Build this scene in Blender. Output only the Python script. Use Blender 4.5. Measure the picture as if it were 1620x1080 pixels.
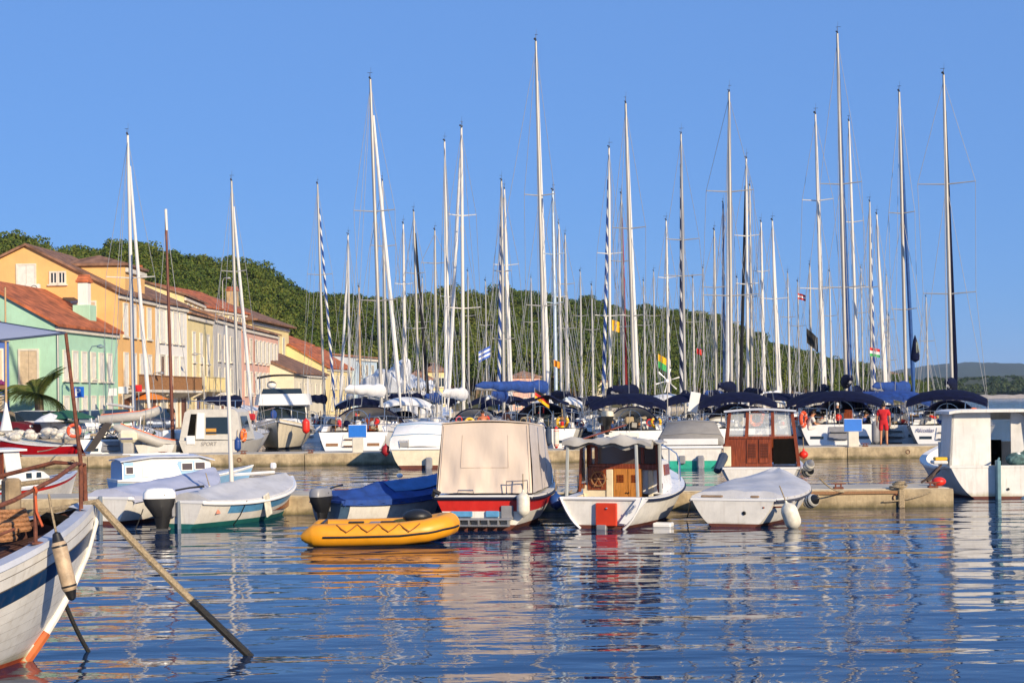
import bpy, bmesh, math, random
import numpy as np
from mathutils import Vector, Matrix, Euler

random.seed(7); RNG = np.random.default_rng(11)
S = bpy.context.scene
for o in list(bpy.data.objects): bpy.data.objects.remove(o)
C = S.collection
PI = math.pi; R = math.radians

# ------------------------------------------------------------------ camera
HC = 2.5; F = 2400.0; ROLL = 0.012; X0, Y0 = 810.0, 632.0
cam = bpy.data.cameras.new('camera'); camo = bpy.data.objects.new('camera', cam); C.objects.link(camo)
camo.location = (0, 0, HC); camo.rotation_euler = (PI/2, ROLL, 0)
cam.sensor_width = 36.0; cam.lens = 36.0*F/1620.0; cam.shift_y = (Y0-540.0)/1620.0
cam.clip_start = 0.1; cam.clip_end = 30000
S.camera = camo

# ------------------------------------------------------------------ light
SUN_EL, SUN_AZ = R(21), R(146)           # azimuth clockwise from +Y: behind the camera, to the right
w = bpy.data.worlds.new('World'); S.world = w; w.use_nodes = True
nt = w.node_tree; nt.nodes.clear()
sky = nt.nodes.new('ShaderNodeTexSky'); sky.sky_type = 'NISHITA'; sky.sun_disc = False
sky.sun_elevation = SUN_EL; sky.sun_rotation = SUN_AZ
sky.altitude = 2500; sky.air_density = 1.4; sky.dust_density = 0.2; sky.ozone_density = 10.0
bg = nt.nodes.new('ShaderNodeBackground'); bg.inputs[1].default_value = 0.12
mxs = nt.nodes.new('ShaderNodeMixRGB'); mxs.inputs[0].default_value = .74; mxs.inputs[2].default_value = (1.22, 2.50, 5.55, 1)   # even, clear blue summer air
ow = nt.nodes.new('ShaderNodeOutputWorld')
nt.links.new(sky.outputs[0], mxs.inputs[1]); nt.links.new(mxs.outputs[0], bg.inputs[0]); nt.links.new(bg.outputs[0], ow.inputs[0])
sl = bpy.data.lights.new('sun', 'SUN'); sl.energy = 5.0; sl.angle = R(0.6); sl.color = (1.0, 0.83, 0.60)
slo = bpy.data.objects.new('sun', sl); C.objects.link(slo)
sd = Vector((math.sin(SUN_AZ)*math.cos(SUN_EL), math.cos(SUN_AZ)*math.cos(SUN_EL), math.sin(SUN_EL)))
slo.rotation_euler = (-sd).to_track_quat('-Z', 'Y').to_euler(); slo.location = (20, -30, 40)
S.view_settings.view_transform = 'Standard'; S.view_settings.look = 'None'
S.view_settings.exposure = 0.22; S.view_settings.gamma = 1.0
S.render.engine = 'CYCLES'

# ------------------------------------------------------------------ helpers
def P(x, y, D):
    """picture point + distance -> world point (used to lay things out at their own distance)"""
    dx, dy = x-X0, Y0-y
    u = dx*math.cos(ROLL)+dy*math.sin(ROLL); v = -dx*math.sin(ROLL)+dy*math.cos(ROLL)
    return Vector((u*D/F, D, HC+v*D/F))
def PX(x, D, y=660): return P(x, y, D).x
def GW(x, y, z=0.0):
    """point of height z seen at picture point"""
    dx, dy = x-X0, Y0-y
    v = -dx*math.sin(ROLL)+dy*math.cos(ROLL)
    return P(x, y, (z-HC)*F/v)

class MB:
    def __init__(s): s.v = []; s.f = []; s.m = []; s.s = []
    def add(s, vs, fs, mat=0, smooth=False):
        b = len(s.v); s.v += [tuple(v) for v in vs]
        for f in fs: s.f.append(tuple(i+b for i in f)); s.m.append(mat); s.s.append(smooth)
        return s
    def box(s, c, size, rot=None, mat=0, bev=0.0):
        hx, hy, hz = size[0]/2, size[1]/2, size[2]/2
        if bev > 0:
            b = min(bev, hx*.9, hy*.9, hz*.9); vs = []; idx = {}
            for sx in (-1, 1):
                for sy in (-1, 1):
                    for sz in (-1, 1):
                        for ax in range(3):
                            p = [sx*hx, sy*hy, sz*hz]
                            for k in range(3):
                                if k != ax: p[k] -= b*(sx, sy, sz)[k]
                            idx[(sx, sy, sz, ax)] = len(vs); vs.append(Vector(p))
            fs = []
            for ax in range(3):
                o1, o2 = [(1, 2), (2, 0), (0, 1)][ax]
                for sg in (-1, 1):
                    q = []
                    for a, bb in ((-1, -1), (1, -1), (1, 1), (-1, 1)):
                        k = [0, 0, 0]; k[ax] = sg; k[o1] = a; k[o2] = bb; q.append(idx[(*k, ax)])
                    fs.append(q if sg > 0 else q[::-1])
                for a in (-1, 1):
                    for bb in (-1, 1):
                        q = []
                        for sg, cc in ((-1, o1), (1, o1), (1, o2), (-1, o2)):
                            k = [0, 0, 0]; k[ax] = sg; k[o1] = a; k[o2] = bb; q.append(idx[(*k, cc)])
                        fs.append(q if a*bb > 0 else q[::-1])
            for sx in (-1, 1):
                for sy in (-1, 1):
                    for sz in (-1, 1):
                        q = [idx[(sx, sy, sz, a)] for a in range(3)]
                        fs.append(q if sx*sy*sz > 0 else q[::-1])
        else:
            vs = [Vector((x, y, z)) for x in (-hx, hx) for y in (-hy, hy) for z in (-hz, hz)]
            fs = [(0, 1, 3, 2), (4, 6, 7, 5), (0, 4, 5, 1), (2, 3, 7, 6), (0, 2, 6, 4), (1, 5, 7, 3)]
        if rot is not None:
            if not isinstance(rot, Matrix): rot = Euler(rot).to_matrix()
            vs = [rot @ v for v in vs]
        c = Vector(c)
        return s.add([v+c for v in vs], fs, mat)
    def tube(s, pts, r, n=6, mat=0, caps=True, flat=1.0):
        pts = [Vector(p) for p in pts]; m = len(pts)
        rs = r if isinstance(r, (list, tuple)) else [r]*m
        vs = []; up = None
        for i, p in enumerate(pts):
            t = (pts[min(i+1, m-1)]-pts[max(i-1, 0)])
            t = t.normalized() if t.length > 1e-9 else Vector((0, 0, 1))
            if up is None:
                up = Vector((0, 0, 1)) if abs(t.z) < .9 else Vector((0, 1, 0))
            a = t.cross(up)
            if a.length < 1e-6: a = t.cross(Vector((1, 0.1, 0)))
            a.normalize(); up = a.cross(t).normalized()
            for k in range(n):
                th = 2*PI*k/n
                vs.append(p+(a*math.cos(th)+up*math.sin(th)*flat)*rs[i])
        fs = [(i*n+k, i*n+(k+1) % n, (i+1)*n+(k+1) % n, (i+1)*n+k) for i in range(m-1) for k in range(n)]
        s.add(vs, fs, mat, n > 5)
        if caps:
            s.add(vs[:n], [tuple(range(n))[::-1]], mat); s.add(vs[-n:], [tuple(range(n))], mat)
        return s
    def cyl(s, a, b, r, r2=None, n=10, mat=0): return s.tube([a, b], [r, r if r2 is None else r2], n, mat)
    def lathe(s, prof, n=14, o=(0, 0, 0), rot=None, mat=0):
        o = Vector(o); vs = []
        if rot is not None and not isinstance(rot, Matrix): rot = Euler(rot).to_matrix()
        for (r, z) in prof:
            for k in range(n):
                v = Vector((r*math.cos(2*PI*k/n), r*math.sin(2*PI*k/n), z))
                vs.append(o+(rot @ v if rot is not None else v))
        m = len(prof)
        fs = [(i*n+k, i*n+(k+1) % n, (i+1)*n+(k+1) % n, (i+1)*n+k) for i in range(m-1) for k in range(n)]
        return s.add(vs, fs, mat, True)
    def ball(s, c, r, n=10, mat=0, sc=(1, 1, 1)):
        prof = [(math.sin(PI*i/8)*1.0+1e-4, -math.cos(PI*i/8)) for i in range(9)]
        c = Vector(c); vs = []
        for (rr, z) in prof:
            for k in range(n):
                vs.append(c+Vector((rr*math.cos(2*PI*k/n)*r*sc[0], rr*math.sin(2*PI*k/n)*r*sc[1], z*r*sc[2])))
        fs = [(i*n+k, i*n+(k+1) % n, (i+1)*n+(k+1) % n, (i+1)*n+k) for i in range(8) for k in range(n)]
        return s.add(vs, fs, mat, True)
    def ring(s, c, RR, r, axis=(0, 1, 0), n=20, m=8, mat=0, a0=0, a1=2*PI):
        ax = Vector(axis).normalized(); u = ax.orthogonal().normalized()
        if abs(ax.z) < .9:
            u = ax.cross(Vector((0, 0, 1))).normalized()
        v = ax.cross(u); c = Vector(c); vs = []; full = abs(a1-a0-2*PI) < 1e-6
        N = n if full else n+1
        for i in range(N):
            th = a0+(a1-a0)*i/n; d = u*math.cos(th)+v*math.sin(th)
            for k in range(m):
                ph = 2*PI*k/m
                vs.append(c+d*(RR+r*math.cos(ph))+ax*(r*math.sin(ph)))
        fs = [(i*m+k, ((i+1) % N)*m+k, ((i+1) % N)*m+(k+1) % m, i*m+(k+1) % m) for i in range(n if full else n) for k in range(m)]
        s.add(vs, fs, mat, True); return s
    def grid(s, rows, mat=0, smooth=True, flip=False):
        nr, nc = len(rows), len(rows[0]); vs = [p for r in rows for p in r]
        fs = []
        for i in range(nr-1):
            for j in range(nc-1):
                q = (i*nc+j, i*nc+j+1, (i+1)*nc+j+1, (i+1)*nc+j)
                fs.append(q[::-1] if flip else q)
        return s.add(vs, fs, mat, smooth)
    def slab(s, rows, th, mat=0, smooth=True):
        """a sheet of points with thickness th downwards along -z (closed)"""
        d = Vector((0, 0, -th)); nr, nc = len(rows), len(rows[0])
        top = [[Vector(p) for p in r] for r in rows]; bot = [[p+d for p in r] for r in top]
        s.grid(top, mat, smooth); s.grid(bot, mat, smooth, True)
        per = [(0, j) for j in range(nc)]+[(i, nc-1) for i in range(1, nr)]+[(nr-1, j) for j in range(nc-2, -1, -1)]+[(i, 0) for i in range(nr-2, 0, -1)]
        for k in range(len(per)):
            a, b = per[k], per[(k+1) % len(per)]
            s.add([top[a[0]][a[1]], top[b[0]][b[1]], bot[b[0]][b[1]], bot[a[0]][a[1]]], [(0, 3, 2, 1)], mat)
        return s
    def prism(s, poly, ext, mat=0):
        poly = [Vector(p) for p in poly]; e = Vector(ext); n = len(poly)
        vs = poly+[p+e for p in poly]
        fs = [tuple(range(n))[::-1], tuple(range(n, 2*n))]+[(i, (i+1) % n, (i+1) % n+n, i+n) for i in range(n)]
        return s.add(vs, fs, mat)
    def build(s, name, mats, parent=None, sharp=38, fix=False, kind=None, label=None, loc=None, rotz=None):
        me = bpy.data.meshes.new(name); me.from_pydata(s.v, [], s.f)
        me.polygons.foreach_set('material_index', s.m); me.polygons.foreach_set('use_smooth', s.s)
        for m in (mats if isinstance(mats, (list, tuple)) else [mats] if mats else []): me.materials.append(m)
        if fix:
            bm = bmesh.new(); bm.from_mesh(me); bmesh.ops.remove_doubles(bm, verts=bm.verts, dist=1e-4)
            bmesh.ops.recalc_face_normals(bm, faces=bm.faces); bm.to_mesh(me); bm.free()
        me.update()
        if any(s.s): me.set_sharp_from_angle(angle=R(sharp))
        o = bpy.data.objects.new(name, me); C.objects.link(o)
        if parent is not None: o.parent = parent
        if kind: o['kind'] = kind
        if label: o['label'] = label
        if loc is not None: o.location = loc
        if rotz is not None: o.rotation_euler = (0, 0, rotz)
        return o

def thing(name, label, cat, loc=(0, 0, 0), rotz=0.0, group=None):
    o = bpy.data.objects.new(name, None); C.objects.link(o); o.empty_display_size = .2
    o.location = loc; o.rotation_euler = (0, 0, rotz)
    return tag(o, label, cat, group)
def tag(o, label, cat, group=None, kind=None):
    o['label'] = label; o['category'] = cat
    if group: o['group'] = group
    if kind: o['kind'] = kind
    return o
def dup(root, loc=None, rotz=None, label=None, parent=None, top=True):
    c = root.copy(); C.objects.link(c); c.parent = parent
    if top:
        if loc is not None: c.location = loc
        if rotz is not None: c.rotation_euler = (0, 0, rotz)
        if label: c['label'] = label
    for ch in CH.get(root.name, [k for k in bpy.data.objects if k.parent == root]): dup(ch, parent=c, top=False)
    return c
CH = {}

def text_mesh(txt, size, name, mat, parent, loc, rot, shear=0.0, ext=0.006, align='CENTER', bold=0.0):
    cu = bpy.data.curves.new(name, 'FONT'); cu.body = txt; cu.size = size; cu.align_x = align; cu.extrude = ext; cu.shear = shear
    cu.resolution_u = 3; cu.offset = bold
    t = bpy.data.objects.new('tmp_text', cu); C.objects.link(t)
    dg = bpy.context.evaluated_depsgraph_get(); me = bpy.data.meshes.new_from_object(t.evaluated_get(dg))
    bpy.data.objects.remove(t); bpy.data.curves.remove(cu)
    me.materials.clear(); me.materials.append(mat)
    o = bpy.data.objects.new(name, me); C.objects.link(o); o.parent = parent; o.location = loc; o.rotation_euler = rot
    return o

# ------------------------------------------------------------------ materials
MATS = {}
def _tree(name):
    m = bpy.data.materials.new(name); m.use_nodes = True
    n = m.node_tree; b = n.nodes['Principled BSDF']
    return m, n, b
def mat(name, col, rough=.5, metal=0.0, var=.12, scale=4.0, bump=0.0, bscale=30.0, stretch=(1, 1, 1), grime=None, spec=.5, streak=0.0, col2=None, thr=(.35, .65)):
    """procedural paint/fabric/wood: colour mottled by noise, optional relief, optional waterline grime (colour, height)"""
    if name in MATS: return MATS[name]
    m, n, b = _tree(name); L = n.links
    tc = n.nodes.new('ShaderNodeTexCoord'); mp = n.nodes.new('ShaderNodeMapping'); mp.inputs['Scale'].default_value = stretch
    L.new(tc.outputs['Object'], mp.inputs[0])
    no = n.nodes.new('ShaderNodeTexNoise'); no.inputs['Scale'].default_value = scale; no.inputs['Detail'].default_value = 5; no.inputs['Roughness'].default_value = .62
    L.new(mp.outputs[0], no.inputs['Vector'])
    rp = n.nodes.new('ShaderNodeValToRGB'); rp.color_ramp.elements[0].position = thr[0]; rp.color_ramp.elements[1].position = thr[1]
    c1 = tuple(max(0, c*(1-var)) for c in col); c2 = tuple(min(1, c*(1+var*.6)) for c in col)
    if col2: c1, c2 = col2, col
    rp.color_ramp.elements[0].color = (*c1, 1); rp.color_ramp.elements[1].color = (*c2, 1)
    L.new(no.outputs['Fac'], rp.inputs[0]); out = rp.outputs[0]
    if streak > 0:
        m2 = n.nodes.new('ShaderNodeMapping'); m2.inputs['Scale'].default_value = (7, 7, .7); L.new(tc.outputs['Object'], m2.inputs[0])
        n2 = n.nodes.new('ShaderNodeTexNoise'); n2.inputs['Scale'].default_value = 2.2; n2.inputs['Detail'].default_value = 4; L.new(m2.outputs[0], n2.inputs['Vector'])
        r2 = n.nodes.new('ShaderNodeMapRange'); r2.inputs[1].default_value = .52; r2.inputs[2].default_value = .75; r2.inputs[4].default_value = streak; L.new(n2.outputs['Fac'], r2.inputs[0])
        mx = n.nodes.new('ShaderNodeMixRGB'); mx.inputs[2].default_value = (.30, .22, .13, 1); L.new(r2.outputs[0], mx.inputs[0]); L.new(out, mx.inputs[1]); out = mx.outputs[0]
    if grime:
        gc, gh = grime
        sp = n.nodes.new('ShaderNodeSeparateXYZ'); L.new(tc.outputs['Object'], sp.inputs[0])
        ad = n.nodes.new('ShaderNodeMath'); ad.operation = 'MULTIPLY_ADD'; ad.inputs[1].default_value = gh*1.4; L.new(no.outputs['Fac'], ad.inputs[0]); 
        sb = n.nodes.new('ShaderNodeMath'); sb.operation = 'SUBTRACT'; L.new(sp.outputs[2], sb.inputs[0]); sb.inputs[1].default_value = gh*1.2
        L.new(sb.outputs[0], ad.inputs[2])
        mr = n.nodes.new('ShaderNodeMapRange'); mr.inputs[1].default_value = -gh*.45; mr.inputs[2].default_value = gh*.45; mr.inputs[3].default_value = .85; mr.inputs[4].default_value = 0; L.new(ad.outputs[0], mr.inputs[0])
        mx = n.nodes.new('ShaderNodeMixRGB'); mx.inputs[2].default_value = (*gc, 1); L.new(mr.outputs[0], mx.inputs[0]); L.new(out, mx.inputs[1]); out = mx.outputs[0]
    L.new(out, b.inputs['Base Color'])
    rr = n.nodes.new('ShaderNodeMapRange'); rr.inputs[3].default_value = max(.02, rough-.1); rr.inputs[4].default_value = min(1, rough+.12); L.new(no.outputs['Fac'], rr.inputs[0])
    L.new(rr.outputs[0], b.inputs['Roughness']); b.inputs['Metallic'].default_value = metal; b.inputs['Specular IOR Level'].default_value = spec
    if bump > 0:
        nb = n.nodes.new('ShaderNodeTexNoise'); nb.inputs['Scale'].default_value = bscale; nb.inputs['Detail'].default_value = 4; L.new(mp.outputs[0], nb.inputs['Vector'])
        bp = n.nodes.new('ShaderNodeBump'); bp.inputs['Strength'].default_value = bump; bp.inputs['Distance'].default_value = .02; L.new(nb.outputs['Fac'], bp.inputs['Height']); L.new(bp.outputs[0], b.inputs['Normal'])
    MATS[name] = m; return m
def glass(name, col=(.02, .03, .035), rough=.04, trans=0.0, alpha=1.0):
    if name in MATS: return MATS[name]
    m, n, b = _tree(name)
    b.inputs['Base Color'].default_value = (*col, 1); b.inputs['Roughness'].default_value = rough; b.inputs['Specular IOR Level'].default_value = .7
    b.inputs['Transmission Weight'].default_value = trans; b.inputs['Alpha'].default_value = alpha
    MATS[name] = m; return m
def cloth(name, col, tr=.5):
    """thin canvas that lets the light through"""
    if name in MATS: return MATS[name]
    m, n, b = _tree(name); b.inputs['Base Color'].default_value = (*col, 1); b.inputs['Roughness'].default_value = .85
    t = n.nodes.new('ShaderNodeBsdfTranslucent'); t.inputs[0].default_value = (*col, 1); mx = n.nodes.new('ShaderNodeMixShader'); mx.inputs[0].default_value = tr
    o = n.nodes['Material Output']; n.links.new(b.outputs[0], mx.inputs[1]); n.links.new(t.outputs[0], mx.inputs[2]); n.links.new(mx.outputs[0], o.inputs[0]); MATS[name] = m; return m
def stripes(name, c1, c2, freq, rough=.7, slant=3.0):
    """spiral UV strip of a furled sail: bands along z with a twist"""
    if name in MATS: return MATS[name]
    m, n, b = _tree(name); L = n.links
    tc = n.nodes.new('ShaderNodeTexCoord'); mp = n.nodes.new('ShaderNodeMapping'); mp.inputs['Scale'].default_value = (slant, slant, 1); L.new(tc.outputs['Object'], mp.inputs[0])
    sp = n.nodes.new('ShaderNodeSeparateXYZ'); L.new(mp.outputs[0], sp.inputs[0])
    a = n.nodes.new('ShaderNodeMath'); a.operation = 'ADD'; L.new(sp.outputs[0], a.inputs[0]); L.new(sp.outputs[2], a.inputs[1])
    f = n.nodes.new('ShaderNodeMath'); f.operation = 'MULTIPLY'; f.inputs[1].default_value = freq; L.new(a.outputs[0], f.inputs[0])
    g = n.nodes.new('ShaderNodeMath'); g.operation = 'FRACT'; L.new(f.outputs[0], g.inputs[0])
    r = n.nodes.new('ShaderNodeMath'); r.operation = 'GREATER_THAN'; r.inputs[1].default_value = .58; L.new(g.outputs[0], r.inputs[0])
    mx = n.nodes.new('ShaderNodeMixRGB'); mx.inputs[1].default_value = (*c1, 1); mx.inputs[2].default_value = (*c2, 1); L.new(r.outputs[0], mx.inputs[0]); L.new(mx.outputs[0], b.inputs['Base Color'])
    b.inputs['Roughness'].default_value = rough
    MATS[name] = m; return m

ALGAE = (.10, .09, .035)
WH = mat('white_gelcoat', (.80, .79, .76), .28, var=.05, scale=2)
WHG = mat('white_paint_worn', (.76, .73, .66), .42, var=.12, scale=3, grime=((.26, .20, .09), .10), streak=.18, bump=.08)
WHO = mat('white_oil_paint', (.76, .74, .69), .5, var=.10, scale=2.5, streak=.28, grime=((.30, .25, .10), .16), bump=.2, bscale=9)
CREAM = mat('cream_paint', (.74, .66, .48), .45, var=.12, grime=((.25, .2, .08), .08))
RED = mat('red_paint', (.55, .02, .012), .35, var=.15, streak=.06)
BLUE = mat('sky_blue_paint', (.10, .30, .52), .4, var=.2, scale=6)
PALEB = mat('pale_blue_paint', (.24, .44, .66), .4, var=.08)
DBLUE = mat('deep_blue_paint', (.008, .038, .11), .32, var=.2, streak=.1)
NAVY = mat('navy_canvas', (.005, .008, .034), .95, var=.3, scale=5, bump=.35, bscale=14, spec=.15)
NAVYB = mat('blue_canvas', (.012, .055, .25), .8, var=.3, scale=5, bump=.35, bscale=12)
BLACKC = mat('black_canvas', (.012, .013, .018), .85, var=.3)
TAN = mat('tan_canvas', (.68, .56, .45), .85, var=.07, scale=2, bump=.5, bscale=5, stretch=(1, 1, .35))
GREYC = mat('grey_canvas', (.27, .25, .22), .9, var=.12, scale=3, bump=.4, bscale=7)
LGREYC = mat('pale_grey_canvas', (.50, .50, .51), .85, var=.14, scale=2.2, bump=.5, bscale=6)
WCAN = mat('white_canvas', (.78, .77, .74), .8, var=.06, bump=.35, bscale=8)
GREYR = mat('grey_rubber', (.42, .40, .36), .55, var=.1)
ORR = mat('orange_rubber', (.80, .33, .012), .4, var=.10, scale=3)
BLK = mat('black_plastic', (.015, .015, .016), .45, var=.2)
GREYP = mat('grey_plastic', (.25, .25, .26), .4, var=.15)
ALU = mat('aluminium', (.44, .42, .38), .45, .35, var=.15, scale=1.5, stretch=(1, 1, .3))
ALUD = mat('dark_aluminium', (.32, .31, .30), .4, .5, var=.1)
MWHITE = mat('white_mast_paint', (.66, .63, .57), .4, var=.10, scale=1.5, stretch=(1, 1, .3))
STEEL = mat('stainless_steel', (.62, .62, .62), .18, .95, var=.05)
WIRE = mat('steel_wire', (.42, .41, .39), .4, .4, var=.1)
BROWNM = mat('brown_varnished_spar', (.16, .045, .02), .35, var=.3, scale=8, stretch=(1, 1, .2))
RUST = mat('rusty_steel', (.17, .055, .03), .8, var=.45, scale=14, bump=.5, bscale=40)
WOODR = mat('varnished_mahogany', (.22, .048, .014), .25, var=.4, scale=5, stretch=(6, 6, .6), bump=.05)
WOODO = mat('varnished_oak', (.52, .21, .04), .3, var=.28, scale=6, stretch=(7, 7, .7))
TEAK = mat('teak', (.28, .14, .06), .7, var=.3, scale=6, stretch=(8, 1, 1))
DECKB = mat('brown_deck_paint', (.085, .034, .024), .55, var=.35, scale=5, bump=.2, bscale=20)
LAV = mat('pale_grey_deck_paint', (.52, .55, .62), .5, var=.12, scale=4)
ROPE = mat('hemp_rope', (.40, .31, .19), .95, var=.35, scale=40, bump=.8, bscale=120)
ROPEW = mat('wet_black_rope', (.022, .020, .015), .45, var=.4, scale=40, bump=.8, bscale=120)
CONC = mat('weathered_concrete', (.42, .33, .20), .9, var=.42, scale=2.2, bump=.8, bscale=9, grime=((.07, .06, .02), .17), streak=.75)
CONCT = mat('concrete_deck', (.50, .44, .34), .9, var=.2, scale=1.2, bump=.3, bscale=14)
ORB = mat('orange_lifebuoy', (.85, .16, .015), .5, var=.1)
YEB = mat('yellow_lifebuoy', (.85, .48, .01), .5, var=.1)
REDB = mat('red_plastic', (.75, .03, .015), .4, var=.1)
FEND = mat('white_fender_vinyl', (.74, .70, .58), .4, var=.2, scale=6, streak=.3)
FENDT = mat('stained_tan_fender', (.52, .38, .24), .5, var=.35, scale=9, streak=.5)
FENDB = mat('blue_fender_vinyl', (.015, .06, .24), .4, var=.15)
DGREY = mat('dark_blue_fender_sock', (.035, .055, .10), .7, var=.2)
BSIGN = mat('bright_blue_panel', (.012, .16, .60), .5, var=.06)
GLS = glass('dark_window_glass')
GLV = glass('brownish_window_glass', (.10, .075, .065), .08)
GLC = glass('clear_cabin_glass', (.75, .8, .8), .02, 0.0, .28)
WDARK = mat('painted_dark', (.008, .007, .006), .95, var=.3, spec=.05)  # near-black put in for shade inside openings; also under the deck planks
TEAL = mat('teal_antifouling', (.01, .13, .12), .6, var=.25)
GREENB = mat('green_boot_stripe', (.02, .38, .26), .5, var=.2)
BRN = mat('red_brown_antifouling', (.13, .035, .02), .7, var=.3)
SKIN = mat('skin', (.50, .22, .11), .55, var=.08)
SKINT = mat('tanned_skin', (.46, .14, .055), .5, var=.1)
HAIR = mat('dark_hair', (.018, .012, .009), .6, var=.3)
EYE = mat('eye', (.05, .04, .035), .3, var=.1)
# ------------------------------------------------------------------ water
def water_mat():
    m, n, b = _tree('sea_water'); L = n.links
    b.inputs['Base Color'].default_value = (.004, .026, .075, 1); b.inputs['Roughness'].default_value = .03; b.inputs['IOR'].default_value = 1.33
    tc = n.nodes.new('ShaderNodeTexCoord')
    def nz(sx, sy, det, amp, rot=0.0, ro=.5, off=0):
        mp = n.nodes.new('ShaderNodeMapping'); mp.inputs['Scale'].default_value = (sx, sy, 1); mp.inputs['Rotation'].default_value = (0, 0, rot); mp.inputs['Location'].default_value = (off, off*.7, 0)
        L.new(tc.outputs['Object'], mp.inputs[0])
        t = n.nodes.new('ShaderNodeTexNoise'); t.inputs['Scale'].default_value = 1; t.inputs['Detail'].default_value = det; t.inputs['Roughness'].default_value = ro; t.noise_dimensions = '2D'
        L.new(mp.outputs[0], t.inputs['Vector'])
        k = n.nodes.new('ShaderNodeMath'); k.operation = 'MULTIPLY'; k.inputs[1].default_value = amp; L.new(t.outputs['Fac'], k.inputs[0]); return k.outputs[0], t.outputs['Fac']
    a, _ = nz(.30, .85, 1.2, .060, .07)
    c, _ = nz(.75, 2.1, 1.6, .019, -.14, off=5)
    d, _ = nz(3.0, 6.5, 2, .0050, .12, off=9)
    _, patch = nz(.05, .11, 2, 1, .2, off=31)
    mr = n.nodes.new('ShaderNodeMapRange'); mr.inputs[1].default_value = .45; mr.inputs[2].default_value = .68; mr.inputs[3].default_value = .12; L.new(patch, mr.inputs[0])
    dm = n.nodes.new('ShaderNodeMath'); dm.operation = 'MULTIPLY'; L.new(d, dm.inputs[0]); L.new(mr.outputs[0], dm.inputs[1])
    s1 = n.nodes.new('ShaderNodeMath'); s1.operation = 'ADD'; L.new(a, s1.inputs[0]); L.new(c, s1.inputs[1])
    s2 = n.nodes.new('ShaderNodeMath'); s2.operation = 'ADD'; L.new(s1.outputs[0], s2.inputs[0]); L.new(dm.outputs[0], s2.inputs[1])
    bp = n.nodes.new('ShaderNodeBump'); bp.inputs['Strength'].default_value = 1; bp.inputs['Distance'].default_value = 1; L.new(s2.outputs[0], bp.inputs['Height']); L.new(bp.outputs[0], b.inputs['Normal'])
    return m
m = MB(); m.add([(-9000, -60, 0), (9000, -60, 0), (9000, 12000, 0), (-9000, 12000, 0)], [(0, 1, 2, 3)])
m.build('water', water_mat(), kind='structure')

# ------------------------------------------------------------------ pontoons
def pontoon(label, x0, x1, y0, wdt, zt, seg, pitch):
    t = thing('pontoon', label, 'pontoon', (x0, y0, 0))
    n = int(round((x1-x0)/seg)); sg = (x1-x0)/n
    mb = MB(); rr = random.Random(int(y0)); me = None
    for i in range(n):
        mb = MB(); nx = 26; rows = []      # worn, chipped concrete block
        for q in range(nx+1):
            xx = i*sg+.015+(sg-.03)*q/nx; j1, j2, j3 = [rr.uniform(-.012, .012)+(-.035 if rr.random() < .10 else 0) for _ in range(3)]
            rows.append([Vector((xx, 0.0+j1*.3, -.5)), Vector((xx, .0+j1*.5, .05+j2)), Vector((xx, .0-j3*.6, zt*.5)), Vector((xx, .0-j1*.6, zt-.05+j2)), Vector((xx, .035-j3, zt+j1*.4)), Vector((xx, wdt-.03, zt)), Vector((xx, wdt, zt-.04)), Vector((xx, wdt, -.5))])
        mb.grid(rows, 0, True); mb.add(rows[0], [tuple(range(8))]); mb.add(rows[-1], [tuple(range(8))[::-1]])
        mb.build('pontoon_section', CONC, t)
        mb = MB(); mb.box(((i+.5)*sg, wdt/2, zt+.006), (sg-.16, wdt-.16, .03), bev=.008); mb.build('deck_slab', CONCT, t)
    k = 0; x = pitch*.4
    while x < x1-x0-.3:
        mb = MB(); mb.box((x, .13, zt+.04), (.22, .12, .05), bev=.01)
        mb.cyl((x-.06, .13, zt+.04), (x-.06, .13, zt+.13), .018); mb.cyl((x+.06, .13, zt+.04), (x+.06, .13, zt+.13), .018)
        mb.tube([(x-.17, .13, zt+.14), (x, .13, zt+.13), (x+.17, .13, zt+.14)], [.012, .022, .012])
        mb.build('mooring_cleat', RUST, t); x += pitch*rr.uniform(.7, 1.3); k += 1
    x = pitch*.7
    while x < x1-x0-.3:
        mb = MB(); mb.ring((x, -.02, zt*.55), .075, .012, axis=(0, 1, 0), n=14, m=5); mb.cyl((x, .03, zt*.55+.07), (x, -.035, zt*.55+.07), .016)
        mb.build('mooring_ring', RUST, t); x += pitch*rr.uniform(1.6, 4)
    return t
NEAR = pontoon('concrete floating pontoon with mooring rings where the small wooden boats tie up', -22.0, PX(1508, 33.8), 33.8, 1.9, .40, 3.4, 2.2)
FAR = pontoon('long concrete pontoon where the sailing yachts are moored by the stern', -34.0, PX(1512, 60), 60.0, 2.5, .46, 4.3, 2.6)

# ------------------------------------------------------------------ land
def sheet(name, poly, z, mat_, zlow=-1.0, kind='structure'):
    mb = MB(); n = len(poly)
    top = [(x, y, z) for x, y in poly]; bot = [(x, y, zlow) for x, y in poly]
    mb.add(top, [tuple(range(n))]); mb.add(top+bot, [(i, i+n, (i+1) % n+n, (i+1) % n) for i in range(n)])
    return mb.build(name, mat_, kind=kind, fix=True)
QUAYM = mat('quay_stone', (.40, .35, .28), .9, var=.25, scale=.8, bump=.3)
quay = [(-90, 72), (-25.5, 72), (-22.5, 80), (-20.5, 100), (-20, 150), (-19, 205), (-6, 240), (20, 268), (55, 320), (100, 440), (140, 620), (-400, 700), (-400, 72)]
sheet('quay', quay, .75, QUAYM)

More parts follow.
